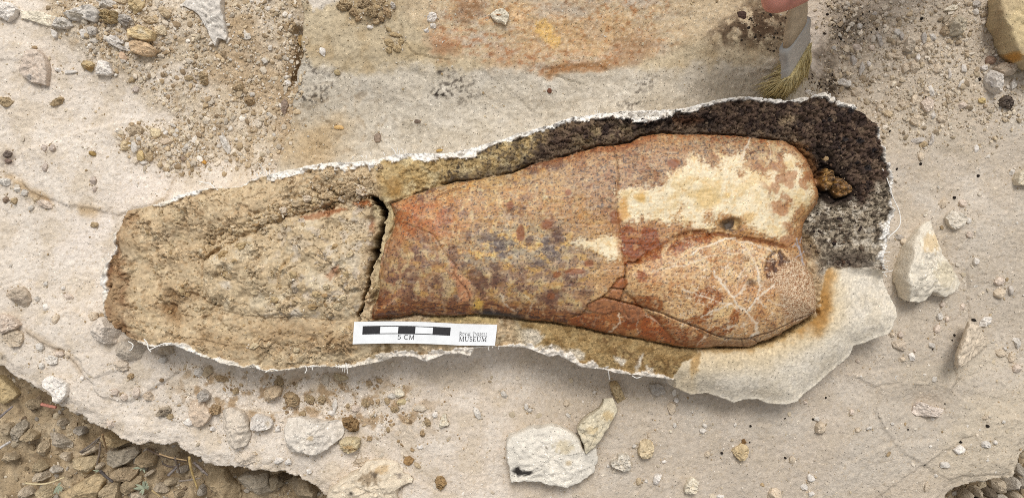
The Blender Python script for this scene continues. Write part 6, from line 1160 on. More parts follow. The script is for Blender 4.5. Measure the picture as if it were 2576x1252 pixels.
# lower ground, bottom left -----------------------------------------
G = [GROUND]
def DS(label, P, h, tone, **k):
    c = np.array(TONE[tone] if isinstance(tone, str) else tone, float); tone = tuple(c * 0.62 + np.array([168, 155, 134]) * 0.36)
    return stone(k.pop('name', 'dirt_stone'), label, P, h, tone, only=G, cat=k.pop('cat', 'stone'), sharp=k.pop('sharp', .6), **k)
DS('grey stone half under the bench edge, with a pale left end', "262,1139 272,1132 282,1129 312,1126 342,1122 348,1139 336,1152 322,1164 305,1170 288,1176 275,1168 265,1156", 13, (176, 164, 146), tilt=(0, 1))
DS('tan angular stone with a pointed foot in the rubble', "182,1154 200,1150 220,1149 240,1151 241,1161 240,1171 228,1183 215,1194 208,1201 200,1206 192,1192 185,1179", 12, (202, 180, 142))
DS('brown tan stone below the grey stone half under the bench', "275,1191 286,1182 300,1174 321,1176 342,1181 338,1194 332,1206 316,1209 300,1213 287,1208 278,1201", 11, (176, 152, 120)); DS('oblong tan stone below the brown tan stone', "300,1221 310,1212 322,1204 336,1201 350,1199 350,1215 348,1231 333,1238 318,1243 308,1240 300,1236", 11, (182, 160, 126))
DS('biggest tan stone of the rubble at the bottom left', "150,1240 175,1226 208,1208 240,1189 252,1198 262,1209 256,1222 250,1234 240,1248 230,1262 150,1265", 12, (198, 172, 130), cat='rock'); DS('tan stone right of the biggest tan stone at the bottom edge', "240,1250 254,1230 268,1214 283,1213 298,1214 299,1262 240,1266", 11, (186, 164, 130))
DS('large brown tan stone at the bottom under the bench edge', "515,1184 540,1180 562,1179 582,1202 600,1226 599,1244 597,1260 572,1258 550,1250 532,1232 515,1214", 15, (178, 154, 118), cat='rock'); DS('grey stone right of the large brown tan stone', "600,1196 610,1190 620,1186 645,1185 668,1190 676,1215 680,1240 660,1242 640,1240 622,1228 608,1218", 14, (172, 160, 142), cat='rock')
DS('rounded brown stone beside the twigs under the bench', "340,1151 354,1140 370,1131 382,1138 390,1146 388,1160 385,1171 368,1174 350,1176 344,1170", 12, (170, 146, 112)); DS('long grey shard lying slanted in the rubble', "117,1091 128,1089 140,1089 158,1099 175,1109 179,1117 178,1126 162,1131 148,1124 135,1116 125,1104", 9, (190, 178, 162), name='grey_shard')
DS('pale grey upright shard near the left edge', "25,1111 30,1092 35,1074 46,1063 57,1054 63,1064 67,1074 57,1092 45,1109 34,1114", 9, (196, 184, 166), name='grey_shard'); DS('small tan stone beside the pale grey upright shard', "50,1101 60,1090 70,1079 82,1086 92,1094 90,1101 87,1106 76,1109 65,1111", 9, (184, 162, 128))
for cx, cy, rx, ry, rot, t, lab in ((200, 1084, 19, 11, -5, 'h', 'grey stone near the bench edge in the rubble'), (225, 1132, 22, 9, -20, 'b', 'flat pale stone above the tan angular stone'), (106, 1128, 14, 22, 15, 't', 'upright tan stone left of the tan angular stone'), (92, 1173, 24, 15, -5, (176, 156, 122), 'wide tan stone at the lower left of the rubble'), (102, 1196, 22, 12, -10, 'b', 'pale stone overlapping the wide tan stone'), (140, 1180, 17, 8, 15, 'g', 'small pale flat stone right of the pale stone'), (114, 1236, 23, 17, 5, (206, 186, 148), 'pale tan block at the bottom edge'), (404, 1228, 20, 15, 20, 'b', 'pale brown stone near the straws'), (83, 1017, 20, 14, 0, 'e', 'brown clod under the bench beside the red stick'),
                                    (374, 1190, 16, 6, -35, 'b', 'pale sliver in the middle of the rubble'), (250, 1172, 8, 8, 0, 'b', 'round tan pebble left of the brown tan stone'), (15, 1080, 20, 16, 0, 't', 'tan lump at the left edge of the rubble'), (20, 1150, 22, 12, 0, 't', 'tan stone at the left edge in the rubble'), (155, 1060, 14, 10, 0, 'b', 'small stone close to the long grey shard'), (165, 1148, 15, 10, 20, 'b', 'small stone left of the tan angular stone'), (430, 1210, 18, 12, -10, 't', 'tan stone beside the yellow straw'), (450, 1240, 18, 10, 0, 'e', 'brown stone at the bottom edge below the straw'), (340, 1250, 24, 12, 0, 'b', 'pale stone cut by the bottom edge'), (505, 1235, 12, 14, 0, 'h', 'small grey stone left of the large brown tan stone'), (60, 1240, 18, 14, 0, 'b', 'pale round stone at the bottom edge left of the pale tan block'), (455, 1180, 14, 10, 0, 'h', 'small grey stone under the bench among the twigs')):
    DS(lab, ellipse(cx, cy, rx, ry, rot, np.random.RandomState(int(cx * 3 + cy))), 7 + min(rx, ry) * .15, t)
S('tan_plate', 'large smooth tan plate at the left edge below the bench', "-10,945 12,950 25,962 36,974 47,990 40,1000 25,1008 12,1016 -10,1000", 10, (196, 174, 134), only=G, sharp=.7, cat='rock')
S('dirt_wedge', 'tan triangular stone sticking out from under the bench edge', "262,1090 280,1086 300,1098 322,1114 300,1120 279,1126 272,1108", 22, (190, 168, 132), only=G, sharp=.8)
DS('dark tan stone under the bench at the bottom edge', "729,1208 742,1202 757,1199 776,1216 796,1238 790,1262 756,1256 732,1236", 13, (170, 150, 122), cat='rock'); DS('small grey brown stone in the gap at the bottom edge', ellipse(690, 1215, 22, 18, 0, np.random.RandomState(3)), 10, (164, 148, 122)); DS('dark crumb cluster in the gap under the bench', ellipse(712, 1200, 20, 9, 0, np.random.RandomState(4)), 9, (110, 92, 72), name='dark_crumb', rough=3)
# rubble at the bottom right corner ----------------------------------
for cx, cy, rx, ry, rot, t, lab in ((2512, 1222, 22, 16, 20, 'b', 'angular beige stone at the upper side of the corner rubble'), (2548, 1218, 16, 20, -10, 'g', 'pale stone in the corner rubble under the bench edge'), (2492, 1238, 16, 12, -35, 'd', 'dark grey angular stone in the corner rubble'), (2460, 1238, 14, 12, 0, 'b', 'beige stone left of the dark grey stone'), (2432, 1244, 16, 10, -30, 'b', 'leftmost beige stone of the corner rubble'), (2520, 1250, 16, 9, 0, 'g', 'white stone cut by the bottom edge in the corner'), (2480, 1254, 14, 8, 0, 'b', 'pale block at the bottom edge in the corner rubble'), (2568, 1180, 12, 16, 0, 'g', 'grey stone at the right edge in the corner rubble'), (2572, 1215, 12, 14, 0, 'h', 'grey stone at the right edge below its neighbour'), (2556, 1248, 12, 10, 0, 'b', 'small stone at the very bottom right corner'), (2454, 1258, 14, 7, 0, 'k', 'black stone cut by the bottom edge in the corner')):
    DS(lab, ellipse(cx, cy, rx, ry, rot, np.random.RandomState(int(cx * 3 + cy))), 14, t)
# ------------------------------------------------------------------ fine gravel and grit (nobody could count it)
def icos():
    p = (1 + 5 ** 0.5) / 2
    v = np.array([(-1, p, 0), (1, p, 0), (-1, -p, 0), (1, -p, 0), (0, -1, p), (0, 1, p), (0, -1, -p), (0, 1, -p), (p, 0, -1), (p, 0, 1), (-p, 0, -1), (-p, 0, 1)]) / math.hypot(1, p)
    f = np.array([(0, 11, 5), (0, 5, 1), (0, 1, 7), (0, 7, 10), (0, 10, 11), (1, 5, 9), (5, 11, 4), (11, 10, 2), (10, 7, 6), (7, 1, 8), (3, 9, 4), (3, 4, 2), (3, 2, 6), (3, 6, 8), (3, 8, 9), (4, 9, 5), (2, 4, 11), (6, 2, 10), (8, 6, 7), (9, 8, 1)])
    return v, f
IV, IF = icos()
def grit(name, px, py, rad, tones, seed, only=None, mat=None, flat=(0.45, 0.9), sinkk=0.25):
    rs = np.random.RandomState(seed); n = len(px)
    X, Y, Z = on_surf(px, py, only)
    ok = Z > -0.3; X, Y, Z, rad = X[ok], Y[ok], Z[ok], rad[ok]; n = len(X)
    r = rad * D * KS
    v = IV[None] * (1 + rs.uniform(-0.28, 0.28, (n, 12, 1)))
    v = v * np.stack([rs.uniform(0.75, 1.45, n), rs.uniform(0.6, 1.1, n), rs.uniform(*flat, n)], 1)[:, None, :]
    ax = rs.uniform(-0.5, 0.5, (n, 1)); v = np.stack([v[..., 0], v[..., 1] * np.cos(ax) - v[..., 2] * np.sin(ax), v[..., 1] * np.sin(ax) + v[..., 2] * np.cos(ax)], -1)
    a = rs.uniform(0, 6.28, (n, 1)); v = np.stack([v[..., 0] * np.cos(a) - v[..., 1] * np.sin(a), v[..., 0] * np.sin(a) + v[..., 1] * np.cos(a), v[..., 2]], -1)
    v = v * r[:, None, None] + np.stack([X, Y, Z + r * sinkk], 1)[:, None, :]
    f = (IF[None] + 12 * np.arange(n)[:, None, None]).reshape(-1)
    T = np.array(tones, float); c = T[rs.randint(0, len(T), n)] * rs.uniform(0.88, 1.08, (n, 1))
    P = Paint((n * 12,), (0, 0, 0)); P.c[:] = np.repeat(c, 12, 0); P.f[:] = (0.18, 0.05, 0.05)
    me = make_mesh(name, v.reshape(-1, 3), f.astype(np.int32), np.full(n * 20, 3), P.linear(), P.f, smoothf=False)
    o = add(name, me, mat or M_STONE); tag(o, kind='stuff'); return o

def scatter(n, dens, box, seed, rmin, rmax, power=2.6):
    """n random spots in box (photo pixels), kept with the local density"""
    rs = np.random.RandomState(seed); px = rs.uniform(box[0], box[2], n); py = rs.uniform(box[1], box[3], n)
    k = rs.rand(n) < dens(px, py); px, py = px[k], py[k]
    u = rs.rand(len(px)); r = (rmin ** (1 - power) + u * (rmax ** (1 - power) - rmin ** (1 - power))) ** (1 / (1 - power))
    return px, py, r
f32 = lambda a: np.asarray(a, np.float32)
def outside(px, py): return (sdpoly(px, py, JACK, 20.0) > 3)
def dens_gravel(px, py):
    x, y = f32(px) / 44, f32(py) / 44
    d = smooth(18, -30, sdpoly(px, py, GRAVEL) + 34 * fbm(x / 1.6, y / 1.6, 3, 21))
    clump = 0.25 + 0.75 * smooth(-0.25, 0.45, fbm(x / 1.1, y / 1.1, 3, 25))
    heap = smooth(1.2, 0.3, np.hypot((px - 395) / 95, (py - 350) / 55)) + smooth(1.2, 0.3, np.hypot((px - 320) / 110, (py - 90) / 70)) + smooth(1.2, 0.4, np.hypot((px - 740) / 34, (py - 160) / 90)) + smooth(1.2, 0.4, np.hypot((px - 470) / 110, (py - 400) / 45))
    return np.clip(d * clump * 0.8 + 0.8 * heap, 0, 1) * outside(px, py) * (sdpoly(px, py, BLOCK, 20.0) > -4)
GT = [(208, 192, 166), (198, 177, 146), (214, 200, 180), (186, 163, 130), (222, 212, 198), (176, 154, 124), (204, 190, 170), (160, 138, 110)]
a = scatter(17000, dens_gravel, (60, -40, 800, 470), 11, 1.5, 9.0); grit('gravel', *a, GT, 12)
def dens_brown(px, py):
    x, y = f32(px) / 44, f32(py) / 44
    c = smooth(-0.05, 0.45, fbm(x / 0.9, y / 0.9, 3, 31))
    return np.clip(smooth(110, 10, np.abs(py - (1005 + 0.10 * (px - 700)))) * smooth(380, 500, px) * smooth(1180, 1020, px) * c, 0, 1) * outside(px, py)
a = scatter(6500, dens_brown, (380, 860, 1200, 1170), 15, 1.4, 7.0); grit('brown_crumbs', *a, [(172, 146, 112), (156, 130, 98), (186, 164, 132), (198, 180, 154), (142, 118, 90), (212, 199, 180)], 16)
def dens_slope(px, py):
    x, y = f32(px) / 44, f32(py) / 44
    return np.clip(smooth(2030, 2120, px) * smooth(390, 300, py) * (0.35 + 0.65 * smooth(-0.2, 0.4, fbm(x, y, 3, 35))), 0, 1) * outside(px, py)
a = scatter(7500, dens_slope, (2030, -40, 2576, 400), 19, 1.4, 8.0); grit('slope_grit', *a, [(204, 188, 164), (196, 178, 150), (212, 198, 176), (176, 158, 132), (160, 142, 118), (218, 206, 188)], 20)
def dens_dark(px, py):
    return np.clip(smooth(1.2, 0.3, np.hypot((px - 2082) / 60, (py - 215) / 36)) + 0.5 * smooth(1.2, 0.3, np.hypot((px - 2140) / 70, (py - 60) / 70)) + 0.35 * smooth(1.2, 0.3, np.hypot((px - 1930) / 90, (py - 70) / 60)), 0, 1) * outside(px, py)
a = scatter(5200, dens_dark, (1820, -30, 2240, 260), 23, 1.2, 4.0); grit('dark_grit', *a, [(66, 56, 46), (92, 78, 62), (50, 43, 38), (128, 110, 88), (170, 152, 126)], 24)
def dens_bench(px, py):
    x, y = f32(px) / 44, f32(py) / 44
    c = smooth(-0.15, 0.55, fbm(x / 2.2, y / 2.2, 3, 37))
    return np.clip((0.10 + 0.75 * c) * (sdpoly(px, py, SLAB_OUT, 20.0) < -6), 0, 1) * outside(px, py) * (sdpoly(px, py, BLOCK, 20.0) > 0)
a = scatter(22000, dens_bench, (-60, -60, 2640, 1310), 27, 0.8, 6.0, 3.0); grit('bench_grit', *a, [(214, 202, 184), (222, 212, 198), (204, 188, 164), (196, 178, 150), (208, 194, 174), (176, 152, 118), (228, 220, 208)], 28)
def dens_chip(px, py):
    x, y = f32(px) / 44, f32(py) / 44
    c = smooth(0.05, 0.55, fbm(x / 2.6, y / 2.6, 3, 39)); gz = smooth(18, -30, sdpoly(px, py, GRAVEL)); lw_ = smooth(70, 10, np.abs(py - (980 + 0.08 * (px - 700)))) * (px < 1200)
    return np.clip((0.10 + 0.5 * c + 0.5 * gz + 0.2 * lw_) * (sdpoly(px, py, SLAB_OUT, 20.0) < -8), 0, 1) * outside(px, py) * (sdpoly(px, py, BLOCK, 20.0) > 0)
a = scatter(2600, dens_chip, (-60, -60, 2640, 1310), 29, 2.6, 9.5, 2.6); grit('bench_chips', *a, [(216, 204, 186), (224, 215, 202), (208, 193, 170), (200, 184, 158), (212, 198, 178)], 30, flat=(0.22, 0.45), sinkk=0.08)
def dens_blk(px, py):
    x, y = f32(px) / 44, f32(py) / 44
    c = smooth(0.0, 0.6, fbm(x / 1.3, y / 1.3, 3, 43)); s = smooth(1.2, 0.3, np.hypot((px - 800) / 120, (py - 385) / 55))
    return np.clip(0.05 + 0.5 * c + 0.7 * s, 0, 1) * outside(px, py) * (sdpoly(px, py, BLOCK, 20.0) < -4)
a = scatter(3600, dens_blk, (690, -40, 2080, 440), 31, 0.9, 4.5, 3.0); grit('block_grit', *a, [(196, 180, 152), (206, 196, 178), (178, 158, 124), (160, 138, 106), (214, 206, 192)], 32)
def dens_mat(px, py):
    x, y = f32(px) / 44, f32(py) / 44
    c = smooth(-0.1, 0.5, fbm(x / 0.8, y / 0.8, 3, 47)); inn = sdpoly(px, py, JACK, 20.0) < -14
    wall = smooth(44, 6, dline(px, py, pts("520,640 600,595 660,562 720,530 790,495 870,478 930,462"), 60.0)); bot = smooth(40, 5, dline(px, py, pts("660,850 760,850 880,860"), 60.0))
    return np.clip(0.06 + 0.38 * c + 0.8 * wall + 0.25 * bot, 0, 1) * inn * (px < 935) * (sdpoly(px, py, CARD, 20.0) > 6)
a = scatter(5200, dens_mat, (250, 400, 940, 930), 35, 1.2, 6.5, 2.8); grit('matrix_grit', *a, [(186, 160, 120), (172, 146, 108), (200, 178, 142), (158, 130, 94), (208, 190, 160)], 36)
def dens_dirt(px, py): return (sdpoly(px, py, SLAB_OUT, 30.0) > -12) * np.clip(0.45 + 0.9 * fbm(f32(px) / 50, f32(py) / 50, 3, 49), 0.1, 1)
a1 = scatter(4200, dens_dirt, (-30, 880, 860, 1290), 39, 1.6, 12.0, 2.2); a2 = scatter(1500, dens_dirt, (2380, 1080, 2640, 1290), 41, 2.0, 14.0, 2.0)
grit('dirt_rubble', np.r_[a1[0], a2[0]], np.r_[a1[1], a2[1]], np.r_[a1[2], a2[2]], [(178, 160, 132), (162, 143, 116), (192, 176, 150), (148, 130, 104), (204, 190, 168), (130, 112, 92), (170, 160, 146)], 40, only=[GROUND], flat=(0.4, 0.8))

def dens_dm(px, py):
    c = smooth(-0.2, 0.5, fbm(f32(px) / 26, f32(py) / 26, 3, 17))
    return np.clip(smooth(6, -12, sdpoly(px, py, DARK, 30.0)), 0, 1) * c * (sdpoly(px, py, SHAFT, 20.0) > 5) * (sdpoly(px, py, JACK, 20.0) < -14) * (sdpoly(px, py, LOBE, 20.0) > 6)
a = scatter(9000, dens_dm, (1350, 240, 2250, 690), 43, 1.1, 5.5, 2.8); grit('dark_matrix_grit', *a, [(84, 68, 58), (66, 54, 48), (104, 88, 74), (50, 42, 40), (128, 110, 90), (92, 72, 58)], 44)
# dust and crumbs gathered round the feet of the stones
def skirt(only, seed, tones, name):
    rs = np.random.RandomState(seed); qx, qy = [], []
    for O, on in SKIRT:
        if on is not only: continue
        c = O.mean(0); L = np.hypot(*(O - c).T).mean(); k = int(5 + L * .8)
        i = rs.randint(0, len(O), k); p = c + (O[i] - c) * (1 + np.abs(rs.randn(k, 1)) * 5.0 / L); qx.append(p[:, 0] + rs.randn(k)); qy.append(p[:, 1] + rs.randn(k))
    if qx:
        qx, qy = np.concatenate(qx), np.concatenate(qy); grit(name, qx, qy, 0.8 + 2.2 * rs.rand(len(qx)) ** 2.5, tones, seed, only)
skirt(None, 61, [(210, 196, 174), (200, 184, 158), (190, 170, 140), (218, 206, 188), (172, 150, 120)], 'stone_dust')

# ------------------------------------------------------------------ twigs, straws and sage leaves in the rubble
def twig(label, P, z, rad, rgb, name='twig', n=12):
    p = curve_pts(pts(P), n); zz = np.linspace(z[0], z[1], n); x, y = at(p[:, 0], p[:, 1], zz)
    rs = np.random.RandomState(len(label)); r = rad * D * KS * (np.linspace(1, 0.7, n) + rs.uniform(-.12, .12, n)); c0 = (float(x[0]), float(y[0]), float(zz[0]))
    V, Fc = tube(np.stack([x - c0[0], y - c0[1], zz - c0[2]], 1), r, 6)
    key = 'wood_%d_%d_%d' % rgb
    m = bpy.data.materials.get(key) or plain(key, rgb, 0.85, 0.2, var=0.3, scale=700, bump=0.5)
    o = add(name, simple_mesh(name, V, Fc), m, None, c0); tag(o, label, 'twig')
g = GZ + 0.008
twig('short red stick poking out from under the bench edge', "105,1016 122,1020 141,1024", (g + .01, g + .012), 5, (204, 140, 122), 'red_stick')
twig('yellow straw hanging down from the bench edge over the rubble', "476,1149 480,1175 486,1197 497,1228", (g + .028, g + .012), 3.6, (204, 176, 120), 'straw')
twig('grey twig right of the yellow straw under the bench', "488,1162 505,1178 523,1194", (g + .02, g + .014), 4, (150, 138, 130)); twig('dark twig with a pale tip between the stones', "252,1183 266,1197 284,1211", (g + .014, g + .01), 4.5, (96, 88, 84))
twig('long dark twig running under the bench edge to the straw', "370,1128 400,1143 432,1152 466,1160", (g + .02, g + .018), 3.2, (110, 94, 80)); twig('tan stem beside the long dark twig', "400,1140 430,1150 470,1157", (g + .024, g + .02), 2.6, (178, 152, 116), 'stem'); twig('grey twig fork left of the half buried grey stone, upper branch', "202,1136 225,1120 252,1098", (g + .014, g + .02), 3, (128, 116, 106)); twig('grey twig fork left of the half buried grey stone, lower branch', "206,1138 228,1126 250,1104", (g + .012, g + .018), 2.4, (140, 126, 112))
twig('upright twig between the tan angular stone and the grey stone', "252,1112 250,1138 243,1168", (g + .02, g + .012), 3.2, (136, 120, 104)); twig('pale straw curving above the pale tan block', "62,1214 100,1217 130,1212 162,1199", (g + .008, g + .014), 3, (206, 188, 150), 'straw'); twig('grey twig in the middle of the rubble near the sliver', "424,1194 438,1180 452,1165", (g + .012, g + .016), 4, (144, 134, 128)); twig('pale twig at the left edge below the pale grey shard', "-4,1128 12,1118 26,1110", (g + .01, g + .012), 4, (198, 190, 182)); twig('grey twig at the left edge under the tan plate', "-4,1052 14,1036 32,1021", (g + .014, g + .016), 3.4, (140, 130, 126)); twig('thin grey twig left of the large brown tan stone', "450,1209 478,1206 504,1201", (g + .014, g + .016), 2.6, (138, 126, 114)); twig('thin tan straw near the bottom edge', "382,1232 392,1240 404,1248", (g + .012, g + .01), 3, (196, 172, 128), 'straw'); twig('brown stem below the bench edge near the tan triangular stone', "258,1092 262,1108 268,1130", (g + .03, g + .016), 3, (150, 122, 90), 'stem'); twig('dark stem standing among the twigs under the bench', "410,1165 424,1172 440,1172", (g + .014, g + .02), 3, (92, 80, 72), 'stem'); twig('grey stem crossing the dark stems under the bench', "440,1150 446,1170 452,1190", (g + .022, g + .012), 3, (120, 106, 94), 'stem')
M_LEAF = plain('sage_leaf', (158, 164, 140), 0.85, 0.2, var=0.15)
def sage(label, px, py, n, R):
    x0, y0 = at(px, py, g); root = empty('sage_sprig', (float(x0), float(y0), GZ + 0.006)); tag(root, label, 'plant'); rs = np.random.RandomState(int(px)); s = D * KS
    for i in range(n):
        a = rs.uniform(0, 6.28); L = R * s * rs.uniform(.6, 1.1); wd = L * .16; b = L * .15; up = rs.uniform(.1, .6) * L
        d = np.array([math.cos(a), math.sin(a)]); p = np.array([-d[1], d[0]])
        V = []
        for t, w_ in ((0, .3), (.35, 1), (.7, .9), (1, .15)):
            q = d * L * t
            for k in (-1, 0, 1): V.append((*(q + p * wd * w_ * k), b + up * t + (0.0003 if k == 0 else 0) - abs(k) * wd * .2))
        Fc = [(3 * j + k, 3 * j + k + 1, 3 * j + k + 4, 3 * j + k + 3) for j in range(3) for k in range(2)]
        add('leaf', simple_mesh('leaf', V, Fc), M_LEAF, root)
sage('grey green sage sprig below the rounded brown stone', 356, 1176, 9, 20); sage('grey green sage sprig right of the oblong tan stone', 360, 1228, 11, 24); sage('grey green sage sprig right of the pale tan block', 142, 1222, 11, 22); sage('tiny grey green sage sprig beside the dark twig', 246, 1184, 7, 13)

# ------------------------------------------------------------------ the scale card
q = pts("891,809 1251,816 1245,869 887,865"); ZC = 0.0352
def card_at(u, v, dz=0.0):
    """u 0-1 to the right, v 0-1 down; the card is slightly bowed"""
    u = np.asarray(u, float); v = np.asarray(v, float)
    p = ((1 - u) * (1 - v))[..., None] * q[0] + (u * (1 - v))[..., None] * q[1] + (u * v)[..., None] * q[2] + ((1 - u) * v)[..., None] * q[3]
    bow = np.sin(np.pi * np.clip(u / 0.75, 0, 1)); z = ZC + 0.0016 * bow + dz
    x, y = at(p[..., 0], p[..., 1] - 3.5 * bow, z); return x, y, z
cx0, cy0, _ = card_at(0.5, 0.5); CO = (float(cx0), float(cy0), ZC)
M_CARD = plain('printed_card_stock', (238, 239, 239), 0.45, 0.4, var=0.06, scale=190, bump=0.05); M_INK = plain('black_ink', (42, 40, 42), 0.5, 0.35, var=0.25, scale=900, bump=0.05)
croot = empty('scale_card', CO); tag(croot, 'white scale card with a black and white bar lying along the lower jacket edge', 'scale bar')
def sheet(name, us, vs, z1, z0, mat, par):
    nu, nv = len(us), len(vs); U, Vv = np.meshgrid(us, vs); xs_, ys_, zt = card_at(U, Vv, z1); _, _, zb = card_at(U, Vv, z0)
    T = np.stack([xs_ - CO[0], ys_ - CO[1], zt - CO[2]], -1).reshape(-1, 3); B = np.stack([xs_ - CO[0], ys_ - CO[1], zb - CO[2]], -1).reshape(-1, 3); N = nu * nv; Fc = []
    for j in range(nv - 1):
        for i in range(nu - 1):
            a = j * nu + i; Fc.append((a, a + nu, a + nu + 1, a + 1)); Fc.append((N + a, N + a + 1, N + a + nu + 1, N + a + nu))
    edge = [i for i in range(nu)] + [j * nu + nu - 1 for j in range(1, nv)] + [(nv - 1) * nu + i for i in range(nu - 2, -1, -1)] + [j * nu for j in range(nv - 2, 0, -1)]
    for a, b in zip(edge, edge[1:] + edge[:1]): Fc.append((a, b, N + b, N + a))
    return add(name, simple_mesh(name, np.vstack([T, B]), Fc, False), mat, par)
card = sheet('card', np.linspace(0, 1, 33), np.linspace(0, 1, 4), 0.0, -0.0007, M_CARD, croot)
uB = [0.0625, 0.1855, 0.3125, 0.432, 0.555, 0.678]; vT, vB = 0.20, 0.575
bar = empty('scale_bar', (0, 0, 0)); bar.parent = croot
for i in (0, 2, 4): sheet('black_block', np.linspace(uB[i], uB[i + 1], 7), [vT, vB], 0.00012, 0.00002, M_INK, bar)
for v0, v1 in ((vT, vT + 0.035), (vB - 0.035, vB)):
    for i in (1, 3): sheet('bar_line', np.linspace(uB[i], uB[i + 1], 7), [v0, v1], 0.00010, 0.00002, M_INK, bar)
# lettering: strokes on a 0-1 letter height, thick and thin as in a book face
def arc(cx, cy, rx, ry, a0, a1, n=10): return [(cx + rx * math.cos(math.radians(a0 + (a1 - a0) * i / n)), cy + ry * math.sin(math.radians(a0 + (a1 - a0) * i / n))) for i in range(n + 1)]
TK, TN = 0.135, 0.06
def sv(x, y0=0, y1=1, s=True): return [((x, y0), (x, y1), TK)] + ([((x - .13, y0 + .02), (x + .13, y0 + .02), TN * .7), ((x - .13, y1 - .02), (x + .13, y1 - .02), TN * .7)] if s else [])
def chain(P, w): return [(P[i], P[i + 1], w) for i in range(len(P) - 1)]
SERIF = {
 'R': (.70, sv(.16) + chain([(.16, .97), (.36, .97)] + arc(.36, .74, .24, .23, 90, -90) + [(.16, .51)], .09) + [((.34, .5), (.66, .03), TK), ((.60, .02), (.76, .02), TN)]),
 'O': (.86, chain(arc(.43, .5, .38, .48, 0, 360, 22), .105)),
 'Y': (.74, [((.08, .98), (.38, .46), TK), ((.68, .98), (.38, .46), TN)] + sv(.38, 0, .5, False) + [((.25, .02), (.51, .02), TN), ((-.02, .98), (.2, .98), TN), ((.57, .98), (.78, .98), TN)]),
 'A': (.80, [((.40, 1), (.12, .02), TN), ((.40, 1), (.70, .02), TK), ((.22, .36), (.58, .36), TN), ((.02, .02), (.22, .02), TN), ((.58, .02), (.80, .02), TN)]),
 'L': (.62, sv(.16) + [((.16, .03), (.58, .03), TN), ((.57, .02), (.59, .24), TN)]),
 'T': (.68, sv(.34, 0, .97, False) + [((.21, .02), (.47, .02), TN), ((.04, .96), (.64, .96), TN), ((.05, .97), (.04, .76), TN), ((.63, .97), (.64, .76), TN)]),
 'E': (.64, sv(.16) + [((.16, .96), (.56, .96), TN), ((.16, .04), (.58, .04), TN), ((.16, .52), (.46, .52), TN), ((.56, .97), (.57, .78), TN), ((.58, .02), (.60, .24), TN)]),
 'M': (1.02, [((.17, .98), (.13, .02), TN), ((.20, .98), (.50, .04), TK), ((.80, .98), (.50, .04), TN)] + [((.82, .98), (.87, .02), TK), ((.02, .02), (.25, .02), TN), ((.74, .02), (1.0, .02), TN), ((.05, .98), (.2, .98), TN), ((.8, .98), (.96, .98), TN)]),
 'U': (.84, [((.16, .98), (.16, .34), TK), ((.03, .98), (.29, .98), TN), ((.55, .98), (.8, .98), TN), ((.68, .98), (.68, .34), TN)] + chain(arc(.42, .34, .26, .33, 180, 360, 10), .095)),
 'S': (.60, chain(arc(.30, .74, .20, .23, 30, 270, 9) + arc(.30, .27, .22, .25, 90, -150, 9), .105)),
 '5': (.66, [((.52, .95), (.17, .95), .10), ((.17, .97), (.12, .52), .10)] + chain(arc(.30, .33, .26, .28, 135, -150, 12), .10)),
 'C': (.84, chain(arc(.42, .5, .36, .45, 45, 315, 16), .105)),
 'm': (.92, [((.12, 0), (.12, 1), .105), ((.80, 0), (.80, 1), .105), ((.12, .98), (.46, .06), .10), ((.80, .98), (.46, .06), .10)])}
def lettering(name, text, u0, u1, vtop, vbot, par, small=1.0):
    """text fitted between u0 and u1; the first letter of each word tall, the rest small caps"""
    adv = []; first = True
    for ch in text:
        if ch == ' ': adv.append((None, .42, 1)); first = True; continue
        s = 1.0 if first or small == 1 else small; adv.append((ch, SERIF[ch][0] * s + .06, s)); first = False
    tot = sum(a[1] for a in adv); H = vbot - vtop; ku = (u1 - u0) / tot; V = []; Fc = []; pen = 0; lvl = 0
    hu = H * 55.0 / 358.0                     # letter height expressed in u
    for ch, wdt, s in adv:
        if ch:
            for (a, b, w_) in SERIF[ch][1]:
                lvl += 1; dx, dy = b[0] - a[0], b[1] - a[1]; l = math.hypot(dx, dy) + 1e-9; ex = .3 * w_ / l; nx, ny = -dy / l * w_ / 2, dx / l * w_ / 2
                A, B = (a[0] - dx * ex, a[1] - dy * ex), (b[0] + dx * ex, b[1] + dy * ex)
                P4 = [(A[0] + nx, A[1] + ny), (A[0] - nx, A[1] - ny), (B[0] - nx, B[1] - ny), (B[0] + nx, B[1] + ny)]
                us = np.array([u0 + (pen + p[0] * s) * ku for p in P4]); vs = np.array([vbot - p[1] * s * H for p in P4])
                x, y, z = card_at(us, vs, 0.00010 + 0.0000012 * (lvl % 60)); k = len(V)
                V += [(x[i] - CO[0], y[i] - CO[1], z[i] - CO[2]) for i in range(4)]; Fc.append((k, k + 1, k + 2, k + 3))
        pen += wdt
    return add(name, simple_mesh(name, V, Fc, False), M_INK, par)
lettering('unit_lettering', '5 Cm', 0.311, 0.432, 0.60, 0.825, croot)
lettering('museum_lettering', 'ROYAL TYRRELL', 0.742, 0.940, 0.375, 0.555, croot, small=0.80)
lettering('museum_lettering', 'MUSEUM', 0.742, 0.940, 0.595, 0.805, croot)

